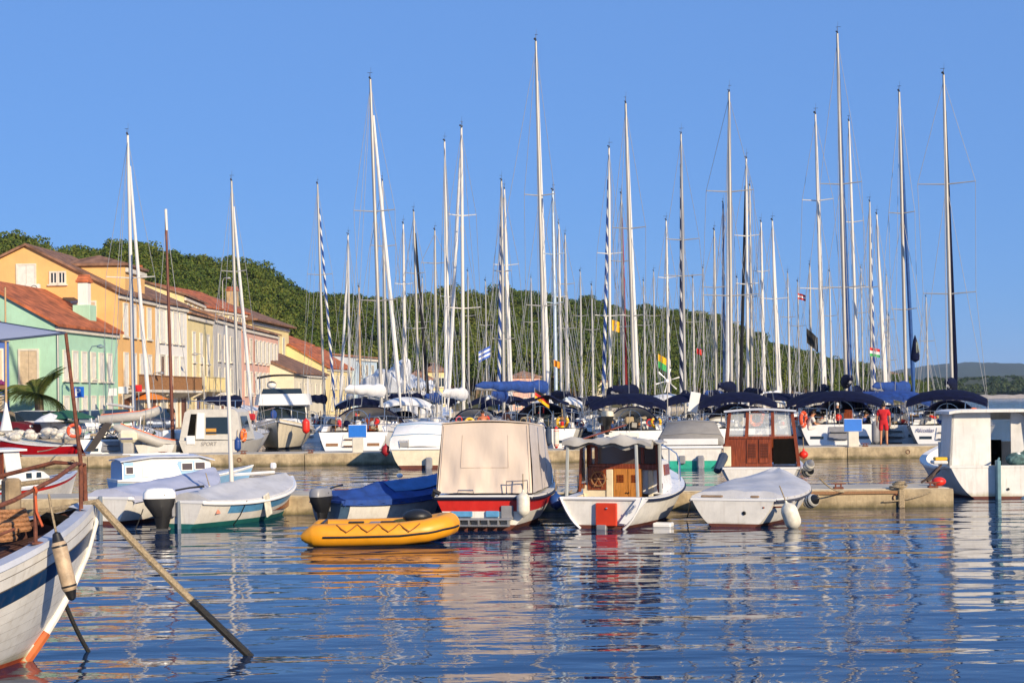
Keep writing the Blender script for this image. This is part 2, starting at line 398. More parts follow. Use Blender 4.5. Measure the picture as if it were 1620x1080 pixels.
HILLPX = [(-300, 350), (-100, 362), (0, 366), (60, 374), (100, 378), (150, 384), (210, 388), (250, 398), (300, 406), (340, 417), (400, 428), (450, 452), (490, 462), (560, 468), (640, 462), (760, 460), (850, 467), (940, 470), (1000, 484), (1050, 490), (1120, 503), (1190, 520), (1240, 543), (1290, 558), (1330, 572), (1380, 588), (1430, 600), (1475, 618), (1500, 634), (1700, 660)]
DRPX = [(-300, 240), (0, 265), (400, 320), (800, 390), (1100, 450), (1330, 520), (1480, 600)]
DSPX = [(-300, 150), (0, 155), (450, 185), (600, 232), (800, 262), (1000, 290), (1330, 400), (1480, 520)]
TH = 6.5
def interp(tab, x): return float(np.interp(x, [a for a, b in tab], [b for a, b in tab]))
def hill_params(px):
    dr = interp(DRPX, px); ds = interp(DSPX, px); yr = interp(HILLPX, px)
    zr = P(px, yr, dr).z-TH
    return ds, dr, zr
def hill_z(px, t):
    ds, dr, zr = hill_params(px); zr = max(zr, .3)
    s = min(1, max(0, t)); z = .7+(zr-.7)*(s*s*(3-2*s)*.45+s*.55)
    if t > 1: z = zr-(t-1)*zr*.5
    return z
HILLM = mat('hill_soil_scrub', (.060, .062, .022), .95, var=.5, scale=.12, col2=(.16, .11, .055), thr=(.35, .55))
mb = MB(); rows = []
for j in range(26):
    t = -0.12+1.5*j/25
    row = []
    for i in range(120):
        px = -300+1820*i/119; ds, dr, zr = hill_params(px); D = ds+t*(dr-ds)
        z = hill_z(px, t)+(math.sin(px*.05+t*9)*.5+math.sin(px*.021-t*5)*.8)*max(0, min(1, t*3))*min(1, max(zr, 0)/10)
        if t < -.05: z = -.5
        row.append((PX(px, D, 632), D, z))
    rows.append(row)
mb.grid(rows); mb.build('hill', HILLM, kind='structure')

# leaf material
def leaf_mat(name, a, b_, c_, sc=.25):
    m, n, b = _tree(name); L = n.links
    ge = n.nodes.new('ShaderNodeNewGeometry'); no = n.nodes.new('ShaderNodeTexNoise'); no.inputs['Scale'].default_value = sc; no.inputs['Detail'].default_value = 3
    L.new(ge.outputs['Position'], no.inputs['Vector'])
    ad = n.nodes.new('ShaderNodeMath'); ad.operation = 'MULTIPLY_ADD'; ad.inputs[1].default_value = .45; L.new(ge.outputs['Random Per Island'], ad.inputs[0]); 
    sb = n.nodes.new('ShaderNodeMath'); sb.operation = 'SUBTRACT'; sb.inputs[1].default_value = .22; L.new(no.outputs['Fac'], sb.inputs[0]); L.new(sb.outputs[0], ad.inputs[2])
    r = n.nodes.new('ShaderNodeValToRGB'); e = r.color_ramp.elements; e[0].position = .28; e[0].color = (*a, 1); e[1].position = .75; e[1].color = (*c_, 1); x = e.new(.5); x.color = (*b_, 1)
    L.new(ad.outputs[0], r.inputs[0]); L.new(r.outputs[0], b.inputs['Base Color']); b.inputs['Roughness'].default_value = .75; b.inputs['Specular IOR Level'].default_value = .2
    return m
LEAF = leaf_mat('pine_foliage', (.034, .062, .008), (.070, .104, .013), (.130, .140, .024), .06)
LEAFD = leaf_mat('far_foliage', (.022, .045, .018), (.036, .062, .022), (.062, .080, .03), .02)
BARK = mat('pine_bark', (.20, .14, .095), .95, var=.35, scale=5, bump=.5)

def crown_pts(rng, rx, rz, nl, q, clumps):
    """leaf quads (nl*? ,4,3) of a crown around the origin: clumps scattered in a dome"""
    out = []
    for k in range(clumps):
        th = rng.uniform(0, 2*PI); rr = math.sqrt(rng.uniform(0, 1))*.72; zz = rng.uniform(-.5, .75)*math.sqrt(max(.05, 1-rr*rr))
        c = np.array([rr*math.cos(th)*rx, rr*math.sin(th)*rx, zz*rz]); cr = rx*rng.uniform(.30, .48)
        d = rng.normal(size=(nl, 3)); d /= np.linalg.norm(d, axis=1)[:, None]
        d[:, 2] = d[:, 2]*.75+.12
        p = c+d*cr*rng.uniform(.75, 1.08, size=(nl, 1))
        nrm = d+rng.normal(size=(nl, 3))*.45; nrm /= np.linalg.norm(nrm, axis=1)[:, None]
        a = np.cross(nrm, rng.normal(size=(nl, 3))); a /= np.linalg.norm(a, axis=1)[:, None]; b = np.cross(nrm, a)
        s = q*rng.uniform(.6, 1.3, size=(nl, 1))
        quad = np.stack([p-a*s*.5, p+b*s*.32, p+a*s*.5, p-b*s*.32], axis=1)
        out.append(quad)
    return np.concatenate(out)
def quads_object(name, Q, mat_, parent=None):
    n = len(Q); me = bpy.data.meshes.new(name); me.vertices.add(n*4); me.vertices.foreach_set('co', Q.reshape(-1).astype(np.float32))
    me.loops.add(n*4); me.loops.foreach_set('vertex_index', np.arange(n*4, dtype=np.int32)); me.polygons.add(n)
    me.polygons.foreach_set('loop_start', np.arange(0, n*4, 4, dtype=np.int32)); me.materials.append(mat_); me.update(); me.validate()
    o = bpy.data.objects.new(name, me); C.objects.link(o)
    if parent: o.parent = parent
    return o
PROTO = [crown_pts(RNG, 1.0, .78, 105, .15, 13) for _ in range(9)]
Q = []; TR = MB(); spots = []
def try_spot(px, t, mind):
    ds, dr, zr = hill_params(px); D = ds+t*(dr-ds); X = PX(px, D, 632); z = hill_z(px, t)
    for (a, b, c, r) in spots[-400:]:
        if (a-X)**2+(b-D)**2 < (mind)**2: return None
    return (X, D, z, mind)
tries = 0; rs = random.Random(5)
while len(spots) < 2900 and tries < 30000:
    tries += 1
    px = rs.uniform(-60, 1460); t = rs.random()**1.1*1.08+.02
    r = rs.uniform(1.7, 3.3)
    if 560 < px < 900 and t < .10: continue
    sp = try_spot(px, t, r*1.0)
    if sp: spots.append((sp[0], sp[1], sp[2], r))
front = []
for i, (X, D, z, r) in enumerate(spots):
    hgt = TH*rs.uniform(.72, 1.0)*(r/2.6)**.5*(1+.16*math.sin(X*.11+1.3)+.12*math.sin(X*.27+D*.05)); kd = rs.randrange(9); a = rs.uniform(0, 2*PI); sz = r*rs.uniform(.75, 1.1)
    px = X/D*F+X0; ds, dr, zr = hill_params(px)
    if (D-ds)/(dr-ds) < .16 and px > 580 and len(front) < 70:
        front.append((X, D, z, r, hgt, kd, a, sz)); continue
    Q.append((X, D, z+hgt-r*.6, r*1.12, sz*1.12, a, kd))
    TR.tube([(X, D, z-.3), (X+rs.uniform(-.3, .3), D, z+hgt*.5), (X+rs.uniform(-.5, .5), D, z+hgt-r*.4)], [.22, .16, .08], 5)
hillwood = thing('pine_wood', 'dense green pine wood covering the long hill behind the town', 'wood'); hillwood['kind'] = 'stuff'
pc = bpy.data.collections.new('crown_shapes'); PM = []
for k, q in enumerate(PROTO):
    o = quads_object('crown_shape', q, LEAF); C.objects.unlink(o); pc.objects.link(o); PM.append(o.data)
me = bpy.data.meshes.new('foliage'); me.from_pydata([q[:3] for q in Q], [], [])
for nm_, tp, vals in (('scl', 'FLOAT_VECTOR', [c for q in Q for c in (q[3], q[3], q[4])]), ('rot', 'FLOAT_VECTOR', [c for q in Q for c in (0, 0, q[5])])):
    at = me.attributes.new(nm_, tp, 'POINT'); at.data.foreach_set('vector', vals)
at = me.attributes.new('shape', 'INT', 'POINT'); at.data.foreach_set('value', [q[6] for q in Q])
qo = bpy.data.objects.new('foliage', me); C.objects.link(qo); qo.parent = hillwood; qo['kind'] = 'stuff'
ng = bpy.data.node_groups.new('scatter_crowns', 'GeometryNodeTree'); ng.interface.new_socket('Geometry', in_out='INPUT', socket_type='NodeSocketGeometry'); ng.interface.new_socket('Geometry', in_out='OUTPUT', socket_type='NodeSocketGeometry')
gi = ng.nodes.new('NodeGroupInput'); go = ng.nodes.new('NodeGroupOutput'); ip = ng.nodes.new('GeometryNodeInstanceOnPoints'); ci = ng.nodes.new('GeometryNodeCollectionInfo')
ci.inputs['Collection'].default_value = pc; ci.inputs['Separate Children'].default_value = True; ci.inputs['Reset Children'].default_value = True
ng.links.new(gi.outputs[0], ip.inputs['Points']); ng.links.new(ci.outputs[0], ip.inputs['Instance']); ip.inputs['Pick Instance'].default_value = True
for nm_, tp, so in (('shape', 'INT', 'Instance Index'), ('rot', 'FLOAT_VECTOR', 'Rotation'), ('scl', 'FLOAT_VECTOR', 'Scale')):
    na = ng.nodes.new('GeometryNodeInputNamedAttribute'); na.data_type = tp; na.inputs['Name'].default_value = nm_; ng.links.new(na.outputs['Attribute'], ip.inputs[so])
ng.links.new(ip.outputs[0], go.inputs[0]); md = qo.modifiers.new('scatter', 'NODES'); md.node_group = ng
to = TR.build('trunks', BARK, hillwood); to['kind'] = 'stuff'
for k, (X, D, z, r, hgt, kd, a, sz) in enumerate(front):
    t = thing('pine_tree', 'pine with bare pale trunk at the foot of the wooded hill by the shore', 'tree', (X, D, z), group='pines along the foot of the hill')
    hgt *= 1.15; co = bpy.data.objects.new('crown', PM[kd]); C.objects.link(co); co.parent = t; co.location = (0, 0, hgt-r*.5); co.rotation_euler = (0, 0, a); co.scale = (r*1.1, r*1.1, sz*1.1)
    mb = MB(); p1 = Vector((rs.uniform(-.4, .4), 0, hgt*.5)); mb.tube([(0, 0, -.3), p1, (p1.x*1.6, 0, hgt-r*.3)], [.24, .17, .07], 6)
    for q2 in range(4):
        a = rs.uniform(0, 6.28); zb = hgt*rs.uniform(.5, .75); mb.tube([(p1.x, 0, zb), (p1.x+math.cos(a)*r*.3, math.sin(a)*r*.3, zb+.7), (p1.x+math.cos(a)*r*.55, math.sin(a)*r*.55, zb+1.5)], [.08, .06, .03], 5)
    mb.build('trunk', BARK, t)

# far coasts across the water
def coast(name, pts, D, depth, mat_, nrow=8, bumps=1.0):
    rows = []
    for j in range(nrow):
        t = j/(nrow-1); row = []
        for i in range(90):
            px = pts[0][0]+(pts[-1][0]-pts[0][0])*i/89; y = interp(pts, px); top = P(px, y, D+depth*.5).z
            s = math.sin(PI*min(1, t*1.0)*.5) if t < 1 else 1
            DD = D+depth*t*.5
            row.append((PX(px, DD, 632), DD, -1+(top+1)*s+math.sin(i*1.7+j*2.1)*bumps*s*(1-t*.6)))
        rows.append(row)
    mb = MB(); mb.grid(rows); return mb.build(name, mat_, kind='structure')
coast('far_hills', [(1250, 606), (1360, 594), (1420, 586), (1470, 578), (1530, 573), (1600, 575), (1700, 577), (1850, 582), (2100, 590)], 3300, 1500, mat('far_hill_forest', (.026, .045, .034), .95, var=.35, scale=.012), bumps=4)
coast('far_headland', [(1150, 616), (1330, 611), (1420, 607), (1480, 597), (1540, 596), (1620, 594), (1750, 592), (2000, 594)], 900, 260, mat('headland_soil', (.05, .06, .03), .95, var=.3, scale=.05), bumps=.8)
BEACH = mat('pale_shore_rock', (.55, .45, .34), .9, var=.25, scale=.3)
mb = MB(); rows = [[], [], []]
for i in range(80):
    px = 1100+900*i/79; X = PX(px, 880, 632)
    rows[0].append((X, 872+math.sin(i*.9)*3, -.5)); rows[1].append((X, 880, 1.0+.4*math.sin(i*1.3))); rows[2].append((X, 903, 1.9+.3*math.sin(i*2.3)))
mb.grid(rows); mb.build('beach', BEACH, kind='structure')
Q = []
pr = [crown_pts(RNG, 1.0, .8, 30, .42, 6) for _ in range(4)]
for k in range(420):
    px = rs.uniform(1330, 1760); t = rs.random(); D = 905+t*110; X = PX(px, D, 632)
    y = interp([(1150, 616), (1330, 611), (1420, 607), (1480, 597), (1540, 596), (1620, 594), (1750, 592), (2000, 594)], px); top = P(px, y, 1030).z
    r = rs.uniform(2.6, 4.6)
    Q.append(pr[k % 4]*np.array([r, r, r*.9])+np.array([X, D, max(1.5, (top-5)*math.sin(PI*.5*min(1, (D-900)/130)))+r*.55]))
o = quads_object('headland_wood', np.concatenate(Q), LEAFD); tag(o, 'low dark wood on the far headland across the blue water', 'wood', kind='stuff')

# ------------------------------------------------------------------ town
TILE = {}
def tile_mat(name, col):
    if name in MATS: return MATS[name]
    m, n, b = _tree(name); L = n.links
    tc = n.nodes.new('ShaderNodeTexCoord')
    wv = n.nodes.new('ShaderNodeTexWave'); wv.inputs['Scale'].default_value = 1.6; wv.inputs['Distortion'].default_value = .6; wv.bands_direction = 'X'; L.new(tc.outputs['Object'], wv.inputs[0])
    no = n.nodes.new('ShaderNodeTexNoise'); no.inputs['Scale'].default_value = 1.6; no.inputs['Detail'].default_value = 7; L.new(tc.outputs['Object'], no.inputs[0])
    r = n.nodes.new('ShaderNodeValToRGB'); r.color_ramp.elements[0].position = .35; r.color_ramp.elements[1].position = .66
    r.color_ramp.elements[0].color = (*[c*.5 for c in col], 1); r.color_ramp.elements[1].color = (*[min(1, c*1.25) for c in col], 1); L.new(no.outputs['Fac'], r.inputs[0]); L.new(r.outputs[0], b.inputs['Base Color'])
    bp = n.nodes.new('ShaderNodeBump'); bp.inputs['Strength'].default_value = .8; bp.inputs['Distance'].default_value = .06; L.new(wv.outputs['Fac'], bp.inputs['Height']); L.new(bp.outputs[0], b.inputs['Normal']); b.inputs['Roughness'].default_value = .9
    MATS[name] = m; return m
TBR = tile_mat('brown_roof_tiles', (.27, .14, .085)); TRD = tile_mat('red_roof_tiles', (.50, .14, .05)); TTN = tile_mat('tan_roof_tiles', (.42, .22, .12))
def plaster(name, col, var=.1): return mat(name, col, .9, var=var, scale=.7, bump=.12, bscale=6, streak=.16)
PORANGE = plaster('orange_plaster', (.78, .46, .17)); PWHITE = plaster('white_plaster', (.80, .77, .70), .06); PYEL = plaster('yellow_plaster', (.76, .62, .31))
PPINK = plaster('pink_plaster', (.72, .42, .32)); PGREEN = plaster('mint_green_plaster', (.40, .64, .46)); PGREY = plaster('grey_white_plaster', (.55, .52, .47), .2); PBLUE = plaster('blue_plaster', (.07, .14, .42))
PLB = plaster('pale_blue_plaster', (.50, .62, .70)); PCREAM = plaster('cream_plaster', (.74, .66, .48)); PSTONE = plaster('ochre_stone', (.52, .36, .19), .3); PPALE = plaster('pale_green_plaster', (.58, .70, .42))
SHUT = mat('white_shutter', (.74, .71, .63), .6, var=.1); SHUTB = mat('beige_shutter', (.60, .47, .31), .7, var=.15); SHUTG = mat('grey_shutter', (.45, .44, .38), .7, var=.15); SHUTW = mat('brown_shutter', (.22, .09, .04), .6, var=.2)
TRIM = mat('stone_trim', (.70, .64, .53), .85, var=.12, scale=2)

def window(par, T, w_, h_, kind='shut', shm=None, frame=TRIM):
    """T maps (u, out, z): a window with frame, sill, pane and shutters, centred on u,z"""
    def bx(name, u0, u1, z0, z1, o0, o1, m_, p):
        mb = MB(); vs = [T(u, o, z) for u in (u0, u1) for o in (o0, o1) for z in (z0, z1)]
        mb.add(vs, [(0, 1, 3, 2), (4, 6, 7, 5), (0, 4, 5, 1), (2, 3, 7, 6), (0, 2, 6, 4), (1, 5, 7, 3)]); return mb.build(name, m_, p, fix=True)
    W = w_/2; Hh = h_/2; ft = .11
    mb = MB()
    for (u0, u1, z0, z1) in ((-W-ft, -W, -Hh-ft, Hh+ft), (W, W+ft, -Hh-ft, Hh+ft), (-W, W, Hh, Hh+ft), (-W, W, -Hh-ft, -Hh)):
        vs = [T(u, o, z) for u in (u0, u1) for o in (-.02, .07) for z in (z0, z1)]
        mb.add(vs, [(0, 1, 3, 2), (4, 6, 7, 5), (0, 4, 5, 1), (2, 3, 7, 6), (0, 2, 6, 4), (1, 5, 7, 3)])
    wn = mb.build('window', frame, par, fix=True)
    bx('sill', -W-.2, W+.2, -Hh-ft-.09, -Hh-ft, -.02, .16, TRIM, wn)
    if kind == 'shut':
        for sg in (-1, 1):
            bx('shutter', .012 if sg > 0 else -W, W if sg > 0 else -.012, -Hh, Hh, .0, .045, shm or SHUT, wn)
    elif kind == 'open':
        bx('pane', -W, W, -Hh, Hh, .0, .012, GLS, wn); bx('mullion', -.035, .035, -Hh, Hh, .012, .04, SHUT, wn)
        for sg in (-1, 1):
            a, b2 = sorted((sg*(W+.03), sg*(W+W*.95)))
            bx('shutter', a, b2, -Hh, Hh, .075, .115, shm or SHUT, wn)
    else:
        bx('pane', -W, W, -Hh, Hh, .0, .012, GLS, wn); bx('mullion', -.035, .035, -Hh, Hh, .012, .04, SHUT, wn)
    return wn

class House:
    def __init__(s, name, label, p1, p2, depth, ze, wall, roof, rise=2.2, ridge=.5, z0=.75, over=.35, cat='house', hip=0.0, group=None, cornice=True):
        p1 = Vector((p1[0], p1[1], 0)); p2 = Vector((p2[0], p2[1], 0)); d = p2-p1; s.L = d.length; s.dp = depth; s.ze = ze; s.z0 = z0
        s.t = thing(name, label, cat, (p1.x, p1.y, z0), math.atan2(d.y, d.x), group)
        L, h = s.L, ze-z0; s.h = h; yr = depth*ridge; s.yr = yr; s.rise = rise
        mb = MB()
        # local: x along the street front, y inland; front wall faces -y, near gable faces -x
        pr = [(0, 0), (depth, 0), (depth, h), (yr, h+rise), (0, h)]
        if hip > 0: pr = [(0, 0), (depth, 0), (depth, h), (0, h)]
        mb.prism([(0, y, z) for y, z in pr], (L, 0, 0)); s.wall = mb.build('wall', wall, s.t, fix=True)
        mb = MB(); th = .16
        if hip > 0:
            a = [(-over, -over, h), (L+over, -over, h), (L+over, depth+over, h), (-over, depth+over, h)]; b = [(hip, yr, h+rise), (L-hip, yr, h+rise)]
            up = [(x, y, z+th) for x, y, z in a]
            mb.add(a+up+b, [(3, 2, 1, 0), (0, 1, 5, 4), (1, 2, 6, 5), (2, 3, 7, 6), (3, 0, 4, 7), (4, 5, 9, 8), (5, 6, 9), (6, 7, 8, 9), (7, 4, 8)])
        else:
            k1 = rise/yr; k2 = rise/(depth-yr) if depth > yr else 0
            pts = [(-over, h-over*k1), (yr, h+rise), (depth+over, h-over*k2), (depth+over, h-over*k2+th), (yr, h+rise+th), (-over, h-over*k1+th)]
            mb.prism([(-over*.7, y, z+.02) for y, z in pts], (L+over*1.4, 0, 0))
        s.roof = mb.build('roof', roof, s.t, fix=True)
        if cornice:
            mb = MB(); mb.box((L/2, -.09, h-.28), (L-.02, .18, .30), bev=.03); mb.build('cornice', TRIM, s.t)
    def base(s, hh): mb = MB(); mb.box((s.L/2, -.0, hh/2), (s.L-.03, .07, hh), bev=.01); mb.build('stone_ground_floor', PSTONE, s.t)
    def front(s, u, z, w_, h_, kind='shut', shm=None):
        return window(s.t, lambda a, o, b: (u+a, -o, z+b), w_, h_, kind, shm)
    def side(s, y, z, w_, h_, kind='shut', shm=None):
        return window(s.t, lambda a, o, b: (-o, y-a, z+b), w_, h_, kind, shm)
    def rows(s, n, zs, w_, h_, kind='shut', shm=None, u0=.08, u1=.92, rnd=0):
        for z in zs:
            for i in range(n):
                k = kind
                if rnd and rs.random() < rnd: k = 'plain'
                s.front(s.L*(u0+(u1-u0)*(i+.5)/n), z, w_, h_, k, shm)
    def chimney(s, u, y, w_, z0, z1, m_=None, cap=None, capped=True):
        mb = MB(); mb.box((u, y, (z0+z1)/2), (w_, w_, z1-z0), bev=.02); c = mb.build('chimney', m_ or PWHITE, s.roof)
        if not capped: return
        mb = MB(); mb.box((u, y, z1+.08), (w_+.2, w_+.2, .16), bev=.02); mb.prism([(u-w_/2-.05, y-w_/2-.05, z1+.16), (u+w_/2+.05, y-w_/2-.05, z1+.16), (u, y-w_/2-.05, z1+.5)], (0, w_+.1, 0)); mb.build('chimney_cap', cap or TRD, s.roof)
    def door(s, u, w_, h_, m_=None):
        mb = MB(); mb.box((u, -.02, h_/2+.05), (w_, .1, h_), bev=.02); d = mb.build('door', m_ or SHUTW, s.t)
        mb = MB(); mb.box((u, -.05, h_+.17), (w_+.4, .16, .22), bev=.02); mb.box((u-w_/2-.1, -.05, h_/2+.05), (.18, .14, h_), bev=.02); mb.box((u+w_/2+.1, -.05, h_/2+.05), (.18, .14, h_), bev=.02); mb.build('door_frame', TRIM, d)
    def balcony(s, u0, u1, z, d=1.1, m_=None):
        mb = MB(); mb.box(((u0+u1)/2, -d/2, z), (u1-u0, d, .18), bev=.02); b = mb.build('balcony', m_ or TRIM, s.t)
        mb = MB()
        n = int((u1-u0)/.16)
        for i in range(n+1): mb.box((u0+.04+(u1-u0-.08)*i/n, -d+.06, z+.55), (.05, .05, .9))
        mb.box(((u0+u1)/2, -d+.06, z+1.03), (u1-u0, .1, .08)); mb.build('railing', TEAK if m_ is None else m_, b)
        mb = MB(); k = u0+.3
        while k < u1: mb.prism([(k, -.02, z-.1), (k, -d*.85, z-.1), (k, -.02, z-.55)], (.16, 0, 0)); k += 1.0
        mb.build('bracket', TRIM, b)

def pxy(x, D): v = P(x, 632, D); return (v.x, v.y)
# mint green house with red roof and its neighbours
h = House('mint_green_house', 'mint green house with orange-red roof and white shuttered windows beside the palm', pxy(88, 86), pxy(187, 96), 9.5, 7.1, PGREEN, TRD, rise=2.6, ridge=.5)
h.rows(6, [4.05], .62, 1.55, 'shut', SHUT); h.rows(6, [1.35], .62, 1.7, 'shut', SHUT); h.front(h.L*.58, 4.05, .5, 1.3, 'plain')
h.side(1.55, 3.9, 1.0, 1.9, 'shut', SHUTB)
h.chimney(7.9, 1.3, 1.1, 6.2, 7.9, PGREEN, None, False); h.chimney(7.9, 1.3, .62, 7.9, 9.3, PWHITE, TRD)
mb = MB(); mb.tube([(.1, -.12, .1), (.1, -.12, 6.2)], .06, 6); mb.build('drainpipe', ALUD, h.t)
g = House('blue_house', 'deep blue house with pale framed windows and flower box at street end', pxy(-120, 79), pxy(15, 82.5), 9, 6.4, PBLUE, TRD, rise=2)
g.rows(4, [1.35, 3.9], .85, 1.7, 'shut', SHUTB); 
for k in range(4):
    mb = MB(); u = g.L*(.08+.84*(k+.5)/4); mb.box((u, -.28, 2.75), (1.1, .25, .22), bev=.02)
    for q in range(14): mb.ball((u+rs.uniform(-.5, .5), -.3+rs.uniform(-.12, .12), 2.95+rs.uniform(-.05, .12)), .12, 6, 1)
    mb.build('flower_box', [SHUTW, mat('purple_flowers', (.18, .02, .12), .8, var=.4)], g.t)
o1, o2, o3 = pxy(188, 96.4), pxy(247, 104.5), pxy(297, 111.5)
h = House('orange_house', 'tall orange gabled house with white shutters and small attic window', o1, o2, 12.5, 9.65, PORANGE, TBR, rise=3.0, ridge=.47)
h.rows(4, [7.2], .75, 1.95, 'shut', SHUT); h.rows(4, [4.0], .75, 2.0, 'shut', SHUT); h.door(1.4, 1.3, 2.4); h.door(4.2, 1.6, 2.5, SHUTG); h.door(7.2, 1.3, 2.4)
h.side(2.2, 7.1, 1.45, 2.3, 'shut', SHUTB); h.side(5.9, 9.8, 1.1, 1.75, 'shut', SHUT); h.side(1.2, 4.0, 1.2, 2.0, 'shut', SHUT)
h.side(8.4, 7.0, 1.3, 2.1, 'shut', SHUT); h.side(5.1, 7.0, 1.0, 1.2, 'plain')
for q in (-.27, .27): h.side(3.85+q, 9.85, .34, .62, 'plain')
mb = MB(); Lh = h.L
h.balcony(.6, h.L-.2, 2.6, 1.2); h.base(2.3)
m_ = MB(); a = o1; tower = House('orange_attic_block', 'orange raised attic block with brown roof above the orange house', pxy(200, 98.5), pxy(231, 103.3), 4.3, P(200, 420, 98.5).z, PORANGE, TBR, rise=.85, ridge=.5, cat='house', hip=1.6, over=.25)
h = House('white_house', 'white three storey house with tall shutters and long wooden balcony', o2, o3, 12.5, 9.6, PWHITE, TBR, rise=2.6, ridge=.47)
h.rows(4, [7.2], .75, 2.1, 'shut', SHUT); h.rows(4, [3.9], .8, 2.3, 'shut', SHUT, rnd=0)
h.front(h.L*.2, 4.0, .8, 2.2, 'shut', SHUTW); h.balcony(.3, h.L-.2, 2.6, 1.2); h.base(2.3); h.door(1.4, 1.2, 2.3, SHUTG); h.door(3.6, 1.2, 2.3, SHUT); h.door(5.8, 1.2, 2.3, SHUTW); h.chimney(4, 2.5, .4, 10, 11.2, PSTONE)
h = House('yellow_house', 'pale yellow house with stone balcony between the white and grey houses', pxy(298, 112), pxy(338, 121), 10, P(315, 500, 116).z, PYEL, TTN, rise=1.2)
h.rows(3, [6.0], .8, 2.1, 'shut', SHUT); h.rows(3, [3.7], .8, 2.0, 'plain'); h.balcony(1.2, h.L-.6, 2.7, 1.1, PYEL); h.door(3, 1.3, 2.3); h.door(7, 1.3, 2.3, SHUTG)
h = House('yellow_attic_house', 'yellow upper storey with pale shutters under brown roof behind balcony house', pxy(293, 121), pxy(325, 132), 9, P(310, 472, 125).z, PYEL, TBR, rise=1.5)
h.rows(4, [h.h-1.7], .8, 2.1, 'shut', SHUTG)
h = House('grey_house', 'weathered grey-white house with closed shutters beside pale yellow house', pxy(339, 121.5), pxy(383, 134), 9, P(360, 508, 128).z, PGREY, TTN, rise=1.6)
h.rows(4, [6.3, 3.6], .85, 2.0, 'shut', SHUTG); h.door(3, 1.4, 2.3); h.door(8, 1.4, 2.3)
h = House('ochre_house', 'long yellow house with bright red roof ridge rising behind grey house', pxy(322, 145), pxy(392, 158), 10, P(350, 489, 150).z, PYEL, TRD, rise=2.2, hip=0)
h.rows(4, [h.h-1.2], .9, 1.2, 'plain')
h = House('pink_house', 'pink house with white shutters and cornice along the waterfront', pxy(384, 134.5), pxy(441, 153), 9, P(415, 524, 144).z, PPINK, TTN, rise=1.4)
h.rows(6, [h.h-2.0, h.h-5.0], .9, 2.0, 'open', SHUT, u0=.3, u1=.96); h.rows(2, [h.h-2.0, h.h-5.0], .9, 2.0, 'plain', u0=.02, u1=.28); h.door(4, 1.4, 2.4); h.door(9, 1.4, 2.4)
h = House('big_yellow_house', 'large yellow house with hipped brown roof, chimney and wide white eaves', pxy(400, 158), pxy(458, 176), 13, P(440, 512, 165).z, PYEL, TBR, rise=3.2, hip=5, over=.8)
h.rows(5, [h.h-2.2, h.h-5.4, h.h-8.4], .9, 1.9, 'shut', SHUTG); h.side(3, h.h-2.2, .9, 1.9, 'shut', SHUTG); h.chimney(9.5, 4.4, 1.1, h.h+1.0, h.h+3.8, PSTONE)
h = House('pale_green_house', 'small pale green house with red roof under the pine slope', (pxy(459, 186)[0], 184), pxy(494, 190), 9, P(475, 545, 187).z, PPALE, TRD, rise=1.6)
h.rows(4, [h.h-1.6, h.h-4.2], .7, 1.5, 'plain')
h = House('cream_house', 'cream house with brown-red roof behind the flybridge cruiser', (pxy(470, 150)[0], 148), pxy(516, 163), 10, P(495, 591, 156).z, PCREAM, TBR, rise=2.2)
h.rows(5, [h.h-1.7], .6, 1.2, 'plain'); h.side(2.5, h.h-1.6, .8, 1.2, 'plain')
h = House('yellow_gabled_house', 'yellow gabled house with narrow dark windows near the pale blue house', (pxy(521, 176)[0], 174), pxy(563, 186), 9, P(540, 582, 180).z, PYEL, TRD, rise=2.6)
h.rows(6, [h.h-1.7, h.h-4.2], .5, 1.4, 'plain'); h.side(3, h.h-1.5, .7, 1.3, 'plain'); h.side(6, h.h-1.5, .7, 1.3, 'plain')
h = House('pale_blue_house', 'pale blue-grey block house stepping up at the end of the waterfront', (pxy(566, 186)[0], 184), pxy(597, 192), 9, P(580, 566, 188).z, PLB, TTN, rise=.5)
h.rows(3, [h.h-1.6, h.h-4.4], .7, 1.3, 'plain')
def villa(name, label, x0, x1, D, ye, wall, roof, rise, nw, rows_=(1.6,), z0=.75):
    a = P(x0, 632, D); b = P(x1, 632, D+.5)
    h = House(name, label, (a.x, a.y), (b.x, b.y), 8, P((x0+x1)/2, ye, D).z, wall, roof, rise=rise, hip=2.2, z0=z0, cornice=False)
    h.rows(nw, [h.h-k for k in rows_], .8, 1.3, 'plain'); return h
villa('cream_villa', 'cream villa with tan hipped roof at the foot of the wooded hill', 640, 684, 222, 601, PCREAM, TTN, 1.6, 4)
villa('yellow_villa', 'yellow villa with higher tan roof beside cream villa', 672, 706, 232, 588, PYEL, TTN, 1.5, 3, (1.6, 4.2))
villa('pink_villa', 'pink square villa with dark windows among the masts', 810, 855, 258, 597, PPINK, TTN, 1.2, 3, (1.6, 4.2))
villa('small_cream_cottage', 'small cream cottage with low tan roof near the shore pines', 915, 965, 286, 604, PCREAM, TTN, .9, 3)
villa('white_shore_house', 'white shore house half hidden by pines beside the small cream cottage', 878, 905, 284, 597, PCREAM, TTN, 1.0, 2)
villa('stone_cottage', 'low pale stone cottage near the tip of the wooded headland', 1395, 1425, 480, 594, PCREAM, TTN, 1.6, 2)
